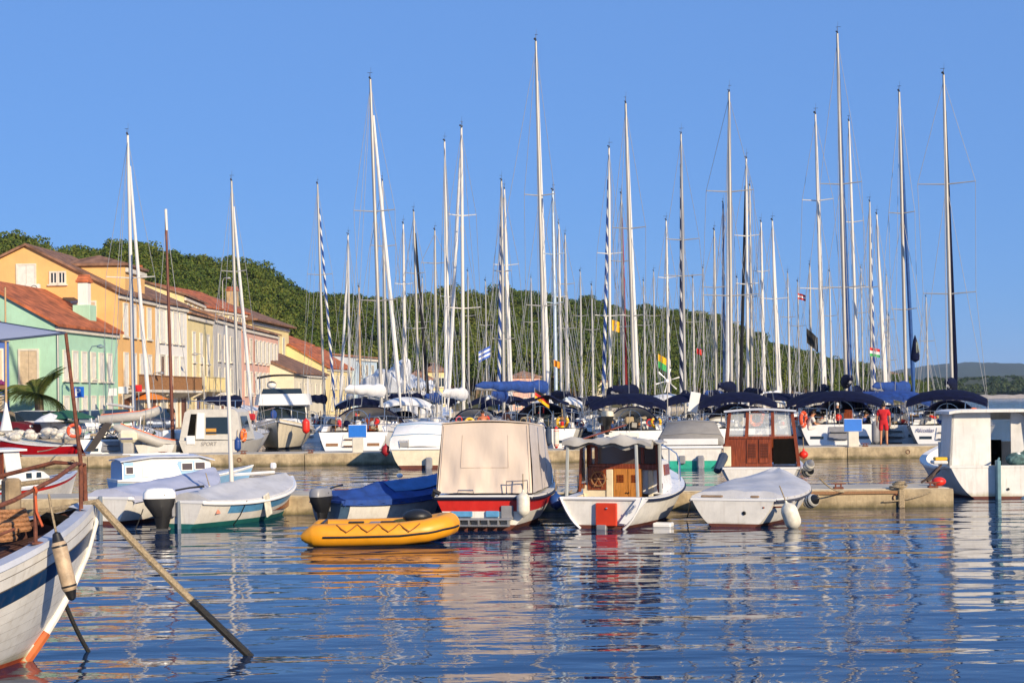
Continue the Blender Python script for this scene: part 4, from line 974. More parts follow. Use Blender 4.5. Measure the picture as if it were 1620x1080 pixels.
# ------------------------------------------------------------------ blue and white boat with pole mast
def mast_boat():
    t = boat('blue_striped_boat', 'white boat with blue sheer stripe, grey cover and thin white mast', 286, 836, rot=-22)
    H = Hull(4.4, 1.75, .56, .52, .84, .28, .62, .45, 2.3, .46, .25, .03)
    mb = MB(); H.skin(mb, [('k', 0, 2), ('z', .10, 0), ('s', -.24, 0), ('s', -.06, 0), ('s', 0, 0)]); mb.build('hull', [WHG, BLUE, TEAL], t)
    mb = MB(); H.skin(mb, [('s', -.24, 0), ('s', -.06, 0)], out=.006, transom=False, a=.17, b=1.0); mb.build('sheer_stripe', BLUE, t)
    mb = MB(); H.rim(mb, .12); mb.build('gunwale', WH, t)
    rails('rub_rail', [H.sheer(0, 1, -.05, .014, 1), H.sheer(0, 1, -.05, .014, -1)], .022, WH, t)
    mb = MB(); H.well(mb, .04, .95, .13, .2, 0, 1); mb.build('inside', [WOODR, TEAK], t)
    mb = MB(); H.tarp(mb, .06, .93, lambda u: .10+.22*math.sin(PI*min(1, u*1.05)), -.05, .04, wr=.010, seed=9, pw=1.3); mb.build('cover', LGREYC, t)
    mb = MB(); mb.tube([(0, 1.9, .3), (-.03, 1.88, 2.0), (-.08, 1.86, P(353, 497, 28).z)], [.05, .045, .03], 10); mb.build('mast', MWHITE, t)
    mb = MB(); mb.tube([(0, 2.0, .98), (0, 3.6, .96)], .035, 6); mb.build('ridge_pole', WH, t)
    mb = MB(); mb.box((.02, 3.55, 1.1), (.12, .12, .14), bev=.03); mb.build('lamp', WH, t)
    mb = MB(); mb.box((0, -.05, .25), (.035, .1, .62), bev=.01); mb.build('rudder_post', mat('grey_blue_paint', (.16, .20, .25), .6), t)
    outboard(t, (-.22, -.06, .42), R(-50), WH, 1.15)
    mb = MB(); x = H.pt(.10, .33, 1, .012); mb.prism([x+Vector((0, -.06, -.05)), x+Vector((0, .10, -.05)), x+Vector((0, .02, .07))], (.006, 0, 0)); mb.build('registration_badge', mat('faded_red_badge', (.75, .30, .2), .6), t)
    mb = MB(); mb.tube([H.pt(.26, .50, 1, .02), H.pt(.26, .2, 1, .03), H.pt(.26, -.05, 1, .03)], .01, 5); mb.build('hanging_line', BLK, t)
    mb = MB(); mb.box((0, 0, 0), (.05, .22, .50), bev=.02)
    f = mb.build('fender_board', FEND, loc=W2(t, (.86, 1.9, .36))); f.rotation_euler = (.35, .05, t.rotation_euler.z); tag(f, 'flat white fender board hanging on the blue striped boat', 'fender')
    rope_line('mooring_line', 'thin rope trailing from the outboard into the water', [W2(t, (-.75, -.2, .4)), W2(t, (-.9, -.3, -.05))], .01, ROPEW, .02)
mast_boat()

# ------------------------------------------------------------------ blue covered boat and orange dinghy
def blue_boat():
    t = boat('blue_covered_boat', 'small blue and white boat under bright blue tarpaulin with outboard motor', 516, 829, rot=-52)
    H = Hull(3.2, 1.5, .50, .48, .66, .22, .82, .42, 2.6, .3, .25)
    mb = MB(); H.skin(mb, [('k', 0, 1), ('z', .04, 1), ('s', -.05, 1), ('s', 0, 1)]); mb.build('hull', [WHG, mat('slate_blue_hull', (.05, .10, .17), .45, var=.2)], t)
    mb = MB(); H.skin(mb, [('z', .05, 0), ('s', -.05, 0)], out=.012, transom=False, a=.06, b=.80); mb.build('side_panel', WHG, t)
    mb = MB(); H.rim(mb, .1); mb.build('gunwale', NAVYB, t)
    mb = MB(); H.tarp(mb, .02, .97, lambda u: .10+.20*math.sin(PI*u), .03, .09, wr=.022, seed=12, pw=1.3); mb.build('tarpaulin', NAVYB, t)
    mb = MB(); rows = []
    for v in range(7):
        tt = .42+v*.075; rows.append([Vector((u*H.w(tt)*.72, H.L*tt, H.zs(tt)+.345-.19*abs(u)**1.4+.012*math.sin(u*8+v))) for u in [i/5-1 for i in range(11)]])
    mb.grid(rows); mb.build('faded_tarp_patch', mat('faded_blue_canvas', (.06, .18, .42), .8, var=.2, bump=.3), t)
    rails('cover_edge', [H.sheer(0, 1, -.07, .03, 1), H.sheer(0, 1, -.07, .03, -1)], .018, NAVYB, t)
    outboard(t, (.1, -.07, .42), R(25), GREYP, 1.0)
    mb = MB(); mb.ball((.1, 1.75, .93), .07, 8, sc=(1, 1, .7)); mb.build('vent', WH, t)
blue_boat()
def dinghy():
    g = GW(605, 858); t = thing('inflatable_dinghy', 'orange inflatable dinghy with black rubbing strip beside the blue covered boat', 'dinghy', (g.x, g.y, 0), R(2))
    L = 2.75; r = .20; hw = .52; x0 = -L/2
    def tube_pts(sg):
        pts = [(x0, sg*hw, .16), (x0+.22, sg*hw, .19), (x0+.9, sg*hw, .19), (x0+1.7, sg*hw, .20), (x0+2.15, sg*hw*.88, .24), (x0+2.45, sg*hw*.55, .30), (x0+2.56, 0, .32)]
        out = []
        for i in range(len(pts)-1):
            for k in range(4): out.append(Vector(pts[i]).lerp(Vector(pts[i+1]), k/4))
        out.append(Vector(pts[-1])); return out
    for sg in (-1, 1):
        p = tube_pts(sg); n = len(p); rs_ = [r*min(1, .35+.65*min(1, i/4)) for i in range(n)]; rs_[0] = .05
        mb = MB(); mb.tube(p, rs_, 16); mb.build('buoyancy_tube', ORR, t)
        q = [v+Vector((0, sg*(r+.004)*(1 if i < n-9 else .8), -.02)) for i, v in enumerate(p)][5:n-1]
        for i, v in enumerate(p[5:n-1]):
            a = p[min(i+6, n-1)]-p[i+4]; nn = Vector((a.y, -a.x, 0)).normalized()*(-1 if sg > 0 else 1); q[i] = v+nn*(r+.002)+Vector((0, 0, -.02))
        mb = MB(); mb.tube(q, .020, 6); mb.build('rubbing_strip', BLK, t)
    mb = MB(); mb.box((x0+.36, 0, .22), (.05, 2*hw-.2, .36), bev=.01); mb.build('transom', BLK, t)
    mb = MB(); rows = [[Vector((x0+.36+v*1.95, u*(hw-.05)*(1 if v < .8 else .8), .08+.1*max(0, v-.75))) for u in (-1, 0, 1)] for v in [i/8 for i in range(9)]]; mb.grid(rows); mb.build('floor', GREYP, t)
    mb = MB(); mb.box((x0+1.25, 0, .33), (.22, 2*hw-.1, .04), bev=.012); mb.build('seat', GREYP, t)
    mb = MB()
    for xa in (.62, .98, 1.34, 1.70): mb.tube([(x0+xa, -hw-.09, .375), (x0+xa+.09, -hw-.19, .31), (x0+xa+.18, -hw-.215, .255), (x0+xa+.27, -hw-.19, .31), (x0+xa+.36, -hw-.09, .38)], .011, 6)
    mb.build('grab_line', mat('dark_orange_rope', (.28, .10, .02), .8), t)
    mb = MB(); mb.box((x0+.95, -hw+.05, .405), (.28, .12, .03), bev=.012); mb.box((x0+1.5, -hw+.05, .405), (.26, .12, .03), bev=.012); mb.build('rowlock', BLK, t)
    mb = MB(); mb.ball((x0+2.0, -.05, .46), .22, 10, sc=(1.2, .9, .6)); mb.build('black_bag', BLK, t)
dinghy()

# ------------------------------------------------------------------ white wheelhouse boat at the end of the pontoon
def white_wheelhouse():
    t = boat('white_wheelhouse_boat', 'white working boat with square white wheelhouse moored past pontoon end', 1578, 788, rot=-6)
    H = Hull(6.0, 2.6, .78, .75, 1.2, .3, .84, .42, 2.5, .34, .4)
    mb = MB(); H.skin(mb, [('k', 0, 1), ('z', .05, 0), ('s', -.03, 0), ('s', 0, 0)]); mb.build('hull', [WHO, BRN], t)
    mb = MB(); H.rim(mb, .16, 0); mb.build('gunwale', WHO, t)
    mb = MB(); H.deck(mb, .0, .98, .15, -.25, .03); mb.build('deck', WHO, t)
    # wheelhouse
    xa, xb, y, z0, z1 = -1.06, .98, .30, .66, 2.08
    mb = MB(); mb.prism([(xa, y, z0), (-.08, y, z0), (-.08, y, z1), (xa+.08, y, z1)], (0, .05, 0)); mb.build('rear_wall', WHO, t)
    mb = MB(); mb.prism([(xa, y, z0), (xa+.08, y, z1), (xa+.10, y+1.5, z1), (xa+.02, y+1.5, z0)], (.05, 0, 0)); mb.build('side_wall', WHO, t)
    mb = MB(); mb.prism([(.45, y+.25, z0), (.83, y+.2, z0), (.83, y+.2, z1-.25), (.70, y+.22, z1-.08), (.45, y+.25, z1)], (0, .05, 0)); mb.prism([(.98, y, z0+.6), (.90, y, z1), (.92, y+1.5, z1), (1.0, y+1.5, z0)], (-.05, 0, 0)); mb.build('starboard_wall', WHO, t)
    mb = MB(); mb.prism([(xa, y+1.5, z0), (xb, y+1.5, z0), (xb, y+1.5, z0+.65), (xa, y+1.5, z0+.65)], (0, .05, 0)); mb.box((-.04, y+1.52, z1-.1), (1.98, .06, .24)); mb.box((.1, y+1.52, 1.6), (.07, .06, .7)); mb.build('front_wall', WHO, t)
    mb = MB(); mb.box((0, y+1.53, 1.6), (1.9, .01, .62)); mb.build('windscreen', GLC, t)
    mb = MB(); mb.box((.16, y+1.2, 1.0), (.52, .06, .72), bev=.01); mb.build('companionway', WDARK, t)  # dark slab stands in for the shade of the opening
    rw = [[Vector((x, yy, z1+.05-.10*max(0, abs(x+.04)-.85)**1.0*2)) for x in [-1.10+2.14*i/14 for i in range(15)]] for yy in (.02, .6, 1.2, 1.95)]
    mb = MB(); mb.slab(rw, .07); mb.build('roof', WHO, t)
    mb = MB(); mb.box((.0, -.10, .42), (.10, .22, 1.0), bev=.02); mb.tube([(0, -.1, .9), (.1, .25, .95)], .025); mb.build('rudder', mat('grey_teal_paint', (.14, .27, .31), .55, var=.2), t)
    mb = MB(); mb.box((.98, -.02, .62), (.6, .06, .32), bev=.01); mb.build('transom_notch', mat('slate_blue_hull', (.05, .10, .17), .45, var=.2), t)
    mb = MB()
    for sg in range(9): mb.ball((.75+rs.uniform(-.3, .5), .5+rs.uniform(-.2, .5), .9+rs.uniform(0, .18)), rs.uniform(.16, .26), 8, sc=(1.2, 1, .8))
    mb.build('fishing_net', mat('teal_net', (.09, .17, .17), .95, var=.5, scale=12, bump=1, bscale=30), t)
    mb = MB(); mb.ball((.55, .25, 1.02), .07, 8); mb.ball((.8, .3, 1.03), .06, 8); mb.ball((.93, .28, 1.0), .06, 8); mb.build('net_float', WH, t)
    mb = MB(); mb.box((-1.28, .45, .86), (.34, .5, .08), bev=.02); mb.build('side_shelf', WHO, t)
    mb = MB(); mb.box((-1.24, .5, .94), (.3, .3, .08), bev=.02); c = mb.build('yellow_box', mat('yellow_plastic', (.75, .42, .02), .5), t)
    mb = MB(); mb.tube([(-1.25, .3, .8), (-1.5, .1, .55), (-1.75, .2, .38)], .03, 5); mb.tube([(-1.3, .4, .7), (-1.6, .3, .42)], .06, 6); mb.build('hanging_gear', mat('dark_net', (.09, .06, .05), .9), t)
    mb = MB(); mb.lathe([(0, 0), (.03, 0), (.035, .01)], 10, (.25, -.012, .22), (PI/2, 0, 0)); mb.build('drain_hole', BLK, t)
white_wheelhouse()
g = GW(1500, 776, .42); mb = MB(); mb.ball((0, 0, .1), .14, 10, sc=(1.2, 1.1, .75)); o = mb.build('mooring_buoy', REDB, loc=(PX(1484, 34.6), 34.6, .42)); tag(o, 'bright red mooring buoy lying on the end of the near pontoon', 'buoy')
t = boat('blue_tender', 'small bright blue open tender behind the white working boat', 1612, 716, rot=70)
H = Hull(3.0, 1.4, .45, .42, .6, .2, .8); mb = MB(); H.skin(mb, [('k', 0, 0), ('s', -.05, 1), ('s', 0, 1)]); H.rim(mb, .12, 1); mb.build('hull', [mat('bright_blue_hull', (.02, .17, .50), .4), WH], t); mb = MB(); H.well(mb, .05, .9, .13, .15); mb.build('inside', WH, t); mb = MB(); mb.box((0, 1.3, .35), (1.1, .25, .04), bev=.01); mb.build('thwart', TEAK, t)

# ------------------------------------------------------------------ boats at the left end of the near pontoon
def grey_cover_boat():
    t = boat('grey_covered_boat', 'white boat wrapped in lavender-grey cover next to striped mast boat', 168, 830, rot=-20)
    H = Hull(4.4, 1.8, .58, .55, .85, .28, .6, .45, 2.2, .42, .3)
    mb = MB(); H.skin(mb, [('k', 0, 1), ('z', .08, 0), ('s', -.03, 0), ('s', 0, 0)]); mb.build('hull', [WHG, BRN], t)
    mb = MB(); H.rim(mb, .12); mb.build('gunwale', WH, t); rails('rub_rail', [H.sheer(0, 1, -.04, .015, 1), H.sheer(0, 1, -.04, .015, -1)], .02, WH, t)
    mb = MB(); H.tarp(mb, .03, .97, lambda u: .14+.13*math.sin(PI*u), .03, .13, wr=.012, seed=20, pw=1.8); mb.build('cover', mat('lavender_grey_cover', (.42, .44, .54), .8, var=.12, scale=2, bump=.4, bscale=6), t)
    mb = MB(); mb.box((-.1, -.05, .3), (.05, .1, .6), bev=.01); mb.build('rudder', mat('grey_blue_paint', (.16, .20, .25), .6), t)
    fender('pale fender hanging at the bow quarter of grey covered boat', W2(t, (.98, 2.6, .42)), .42, .12, FEND, tilt=(0, -.3, 0))
grey_cover_boat()
def pale_blue_cabin():
    t = boat('pale_blue_cabin_boat', 'pale blue and white cabin boat with rounded roof and two side windows', 178, 780, rot=-62, D=43.0); t.scale = (.82, .80, .76)
    H = Hull(5.2, 2.0, .50, .50, .88, .28, .8, .42, 2.2, .36, .35)
    mb = MB(); H.skin(mb, [('k', 0, 1), ('z', .06, 1), ('s', -.10, 0), ('s', 0, 0)]); mb.build('hull', [WH, PALEB], t)
    mb = MB(); H.rim(mb, .16); H.deck(mb, 0, .98, .15, -.02, .03); mb.build('deck', WH, t)
    mb = MB(); rows = []
    for y, ww, zt in ((.15, .80, 1.16), (1.2, .82, 1.30), (2.9, .80, 1.28), (3.35, .72, 1.12)):
        z0 = H.zs(y/H.L)-.02; rows.append([Vector((-ww-.05, y, z0)), Vector((-ww, y, zt-.10)), Vector((-ww*.8, y, zt)), Vector((0, y, zt+.05)), Vector((ww*.8, y, zt)), Vector((ww, y, zt-.10)), Vector((ww+.05, y, z0))])
    mb.grid(rows, 0, True, True); mb.add(rows[-1], [tuple(range(7))], 1); mb.add(rows[0], [tuple(range(7))[::-1]], 1); mb.build('cabin', [WH, PALEB], t, sharp=30)
    mb = MB(); rw = [[Vector((x*(1 if yy < 3 else .9), yy, zt+.05-.05*(x/.8)**2)) for x in [-.86+1.72*i/10 for i in range(11)]] for yy, zt in ((.08, 1.2), (1.2, 1.34), (2.9, 1.32), (3.5, 1.16))]
    mb.slab(rw, .04); mb.build('roof', LAV, t)
    for (y0, y1, m_) in ((2.05, 3.2, PALEB), (.2, .62, PALEB)):
        mb = MB(); mb.prism([(.845, y0+(.25 if y0 > 1 else 0), H.zs(.5)+.02), (.845, y1, H.zs(.6)+.05), (.80, y1-.08, 1.14), (.80, y0, 1.14)], (.012, 0, 0)); mb.build('side_panel', m_, t)
    for (y, w_, z) in ((2.45, .36, .93), (2.92, .34, .95), (.40, .24, .85)):
        mb = MB(); mb.box((.845, y, z), (.03, w_+.08, .32), bev=.01, rot=(0, -.08, 0)); f = mb.build('window', WH, t); mb = MB(); mb.box((.862, y, z), (.012, w_, .24), rot=(0, -.08, 0)); mb.build('pane', GLV, f)
    mb = MB(); mb.box((.862, 1.2, .82), (.015, .72, .46), bev=.005, rot=(0, -.06, 0)); mb.build('side_hatch', WCAN, t)
    rails('roof_rail', [[(sg*.55, y, 1.40) for y in (.5, 1.5, 2.6)] for sg in (-1, 1)], .018, WH, t)
pale_blue_cabin()
def red_cabin():
    t = boat('red_striped_cabin_boat', 'small white cabin boat with red stripe and open shelter behind rusty rail', 20, 792, rot=-30, D=37.0); t.scale = (.78, .78, .80)
    t.location.x = -13.55
    H = Hull(5.0, 2.0, .55, .58, .95, .28, .82, .42, 2.2, .36, .35)
    mb = MB(); H.skin(mb, [('k', 0, 1), ('z', .08, 0), ('s', -.16, 2), ('s', -.05, 0), ('s', 0, 0)]); mb.build('hull', [WHG, BRN, RED], t)
    mb = MB(); H.rim(mb, .16); H.deck(mb, 0, .98, .15, -.02, .03); mb.build('deck', LAV, t)
    for sg in (-1, 1):
        mb = MB()
        mb.prism([(sg*.78, 1.35, .6), (sg*.76, 2.0, .6), (sg*.70, 1.85, 1.72), (sg*.72, 1.2, 1.72)], (-sg*.05, 0, 0)); mb.prism([(sg*.80, .1, .6), (sg*.80, .35, .6), (sg*.74, .3, 1.72), (sg*.74, .1, 1.72)], (-sg*.05, 0, 0))
        mb.prism([(sg*.80, .1, .6), (sg*.80, 1.35, .6), (sg*.79, 1.35, .86), (sg*.79, .1, .86)], (-sg*.05, 0, 0)); mb.build('shelter_side', WH, t)
    rw = [[Vector((x, y, 1.76+.05*math.cos(x*1.7))) for x in [-.85+1.7*i/10 for i in range(11)]] for y in (-.1, 1, 2.05)]; mb = MB(); mb.slab(rw, .06); mb.build('roof', WH, t)
    mb = MB(); mb.box((0, 1.2, 1.15), (1.4, .05, 1.1)); mb.build('bulkhead', WOODR, t)
    mb = MB(); rows = []
    for y, ww, zt in ((1.9, .74, 1.12), (2.9, .66, 1.08), (3.25, .55, .92)):
        z0 = H.zs(y/H.L)-.02; rows.append([Vector((-ww-.04, y, z0)), Vector((-ww, y, zt-.06)), Vector((0, y, zt)), Vector((ww, y, zt-.06)), Vector((ww+.04, y, z0))])
    mb.grid(rows, 0, True, True); mb.add(rows[-1], [tuple(range(5))]); mb.add(rows[0], [tuple(range(5))[::-1]]); mb.build('cabin', WH, t, sharp=30)
    for y in (2.2, 2.65):
        mb = MB(); mb.box((.735-.05*(y-2.2)/.4, y, .92), (.03, .3, .24), bev=.01, rot=(0, -.1, -.08)); f = mb.build('window', WH, t); mb = MB(); mb.box((.752-.05*(y-2.2)/.4, y, .92), (.012, .22, .17), rot=(0, -.1, -.08)); mb.build('pane', GLS, f)
red_cabin()

# ------------------------------------------------------------------ old wooden boat in the foreground
def big_boat():
    b = R(38); bow = Vector((-4.22, 15.3)); L = 8.5
    d = Vector((math.cos(b), math.sin(b))); st = bow-d*L
    t = thing('old_wooden_boat', 'old white plank boat with blue stripe and rusty bow rail', 'boat', (st.x, st.y, 0), b-PI/2)
    H = Hull(L, 3.1, .95, .58, 1.50, .5, .7, .45, 4.6, .42, .80, n=60, rp=1.7, qb=.52)
    mb = MB(); H.skin(mb, [('k', 0, 1), ('z', .12, 0), ('s', -.01, 0), ('s', 0, 0)], out=-.018); mb.build('hull', [mat('dark_seam', (.22, .18, .13), .9), BRN], t)
    pl = [('s', -.012), ('s', -.125), ('s', -.245), ('s', -.42)]
    mats_ = [WHO, WHO, DBLUE]
    for j in range(3):
        mb = MB(); H.skin(mb, [('s', pl[j+1][1]+.004, 0), ('s', pl[j][1]-.004, 0)], out=.0 if j < 2 else .012); mb.build('plank', mats_[j], t)
    zb = [1.0, .86, .72, .58, .44, .30, .15, -.02]
    for j in range(7):     # planks below the stripe follow the run of the sheer
        f0, f1 = zb[j], zb[j+1]
        mb = MB(); ts = H.ts(0, 1)
        def zz(tt, f): return (-.03)*(1-f)+(H.zs(tt)-.424)*f
        for sg in (1, -1): mb.grid([[H.pt(tt, zz(tt, f1+(f0-f1)*k/2)+(.0011 if k == 0 else -.0011 if k == 2 else 0), sg) for tt in ts] for k in range(3)], 0, True, sg < 0)
        mb.build('plank', WHO, t)
    mb = MB(); H.skin(mb, [('k', 0, 0), ('z', .05, 0)], out=.006); mb.build('antifouling', mat('orange_red_antifouling', (.45, .075, .02), .7, var=.35, scale=7), t)
    mb = MB(); mb.tube([H.pt(1, z, 1, .0)*1.0+Vector((0, .03, 0)) for z in (-.15, .0, .2, .4, .7, 1.0, 1.3, 1.5)], [.05, .055, .05, .04, .03, .025, .022, .022], 8); mb.build('stem', [mat('stem_orange', (.50, .12, .03), .7, var=.3), WHO][1], t)
    mb = MB(); mb.tube([H.pt(1, z, 1, .0)+Vector((0, .034, 0)) for z in (-.2, -.05, .1, .26)], [.055, .06, .056, .052], 8); mb.build('stem_foot', mat('stem_orange', (.50, .12, .03), .7, var=.3), t)
    mb = MB(); H.rim(mb, .26, 0, dz=.03, drop=.06); mb.build('rail_cap', LAV, t)
    # brown deck of planks
    zd = -.16; n = 11
    for k in range(n):
        u0, u1 = -1+2*k/n, -1+2*(k+1)/n; mb = MB(); rows = []
        for tt in H.ts(.35, .975, 16):
            W = H.w(tt)-.2; rows.append([Vector((u*W, H.L*tt, H.zs(tt)+zd+.05*(1-u*u))) for u in (u0+.012, u1-.012)])
        mb.slab(rows, .03); mb.build('deck_plank', DECKB, t)
    mb = MB(); H.deck(mb, .34, .98, .19, zd-.012, .05); mb.build('deck_bed', WDARK, t)
    mb = MB()
    for sg in (-1, 1):
        ts = H.ts(.35, .99, 16); mb.grid([[Vector((sg*(H.w(tt)-.2), H.L*tt, H.zs(tt)+.0)) for tt in ts], [Vector((sg*(H.w(tt)-.2), H.L*tt, H.zs(tt)+zd-.02)) for tt in ts]], 0, True, sg > 0)
    mb.build('bulwark_lining', DECKB, t)
    mb = MB(); mb.box((.12, L-.42, 1.36), (.34, .30, .12), bev=.05, rot=(-.28, 0, 0)); mb.build('dark_bow_block', WDARK, t)  # small near-black tilted block just behind the bow
    # rusty rail
    def rp(tt, h, sg=1): return H.pt(tt, H.zs(tt), sg, -.13)+Vector((0, 0, .03+h))
    for sg in (1, -1):
        tt_ = [.60, .70, .78, .86, .925]
        top = [rp(a, .50, sg) for a in tt_]+[rp(.965, .50, sg), rp(.985, .42, sg), rp(.988, .0, sg)]
        rails('handrail', [top], .022, RUST, t, 8)
        for a in (.70, .80, .89):
            rails('stanchion', [[rp(a, 0, sg), rp(a, .5, sg)]], .019, RUST, t, 8); mb = MB(); mb.box(rp(a, .012, sg), (.11, .11, .02), bev=.004); mb.build('foot_plate', RUST, t)
        rails('lower_rail', [[rp(a, .24, sg) for a in tt_[:4]]], .013, RUST, t, 6)
    # awning pole and awning
    pb = rp(.975, .5, 1); ph = W2(t, pb)
    mb = MB(); top = Vector((P(104, 527, ph.y).x-ph.x, 0, P(104, 527, ph.y).z)); inv = (t.rotation_euler.to_matrix().to_4x4()).inverted(); tl = inv @ Vector((top.x, 0, 0)); pt_ = pb+Vector((tl.x, tl.y, 0)); pt_.z = top.z
    mb.tube([pb+Vector((0, 0, -.5)), pb, pt_], [.022, .022, .018], 8); mb.build('awning_pole', RUST, t)
    mb = MB(); a0 = W2(t, pt_); near = Vector((-5.6, 13.6, 3.02)); far = Vector((-7.2, 17.6, 3.72)); inv2 = (Matrix.Translation(t.location) @ t.rotation_euler.to_matrix().to_4x4()).inverted()
    rows = []
    for i in range(9):
        v = i/8; A = a0.lerp(near, v); B2 = a0.lerp(far, v); rows.append([inv2 @ (A.lerp(B2, k/8)+Vector((0, 0, .10*math.sin(PI*k/8)*v-.05*v*(1-v)))) for k in range(9)])
    mb.slab(rows, .008); aw = mb.build('awning', cloth('pale_blue_awning', (.62, .66, .78)), t)
    rails('awning_cord', [[r_[0] for r_ in rows], [r_[-1] for r_ in rows]], .012, DGREY, aw, 5)
    mb = MB(); mb.box((-.30, L-.74, 1.50), (.16, .16, .56), bev=.025); mb.build('samson_post', mat('worn_post', (.28, .21, .13), .9, var=.4, bump=.4), t)
    mb = MB()
    for k in range(5): mb.ring((-.28, L-.78, 1.28+.045*k), .20-.012*k, .026, axis=(0, 0, 1), n=22, m=6)
    for k in range(4): mb.ring((.02, L-1.02, 1.22+.045*k), .19-.01*k, .026, axis=(0, 0, 1), n=22, m=6)
    mb.build('coiled_rope', mat('orange_brown_rope', (.42, .20, .09), .95, var=.35, scale=30, bump=.8, bscale=90), t)
    mb = MB(); pts = [rp(a, .36+.03*math.sin(a*90), -1) for a in (.68, .74, .8, .86, .92, .96)]; mb.tube(pts, .028, 7); mb.tube([rp(a, .30+.04*math.sin(a*70), -1) for a in (.66, .72, .78, .84)], .026, 7); mb.build('stowed_rope', ROPE, t)
    mb = MB(); q = rp(.89, .5, 1); mb.tube([q, q+Vector((.03, 0, -.2)), q+Vector((.12, .02, -.33))], .012, 6); mb.ring(q, .03, .012, axis=(0, 1, .2), n=10, m=5); mb.build('red_lashing', mat('orange_red_cord', (.55, .10, .03), .8), t)
    fp = W2(t, rp(.905, -.30, 1)+Vector((.30, .06, .06)))
    fender('long stained tan fender with black ends on the old plank boat', fp, .52, .07, FENDT, tilt=(0, R(-13), 0), cap=BLK, rope=.42)
    # mooring ropes to the water
    a0 = W2(t, H.pt(.99, H.zs(.99), 1, 0)+Vector((0, .05, .06))); e = GW(397, 1036); e.z = -.02; m1 = a0.lerp(e, .62); m1.z -= .03
    rope_line('mooring_rope', 'thick tan mooring rope running from the old boat bow into water', [W2(t, rp(.93, .08, -1)), a0, m1], .038, ROPE, .02); rope_line('mooring_rope', 'wet black lower end of the thick mooring rope', [m1, e, e+(e-m1).normalized()*.25], .04, ROPEW, .0)
    a1 = W2(t, H.pt(1, .55, 1, 0)+Vector((0, .02, 0))); e = GW(140, 1030); rope_line('mooring_rope', 'short black rope hanging from the old boat stem into water', [a1, e, e+Vector((.01, 0, -.2))], .022, ROPEW, .03)
big_boat()
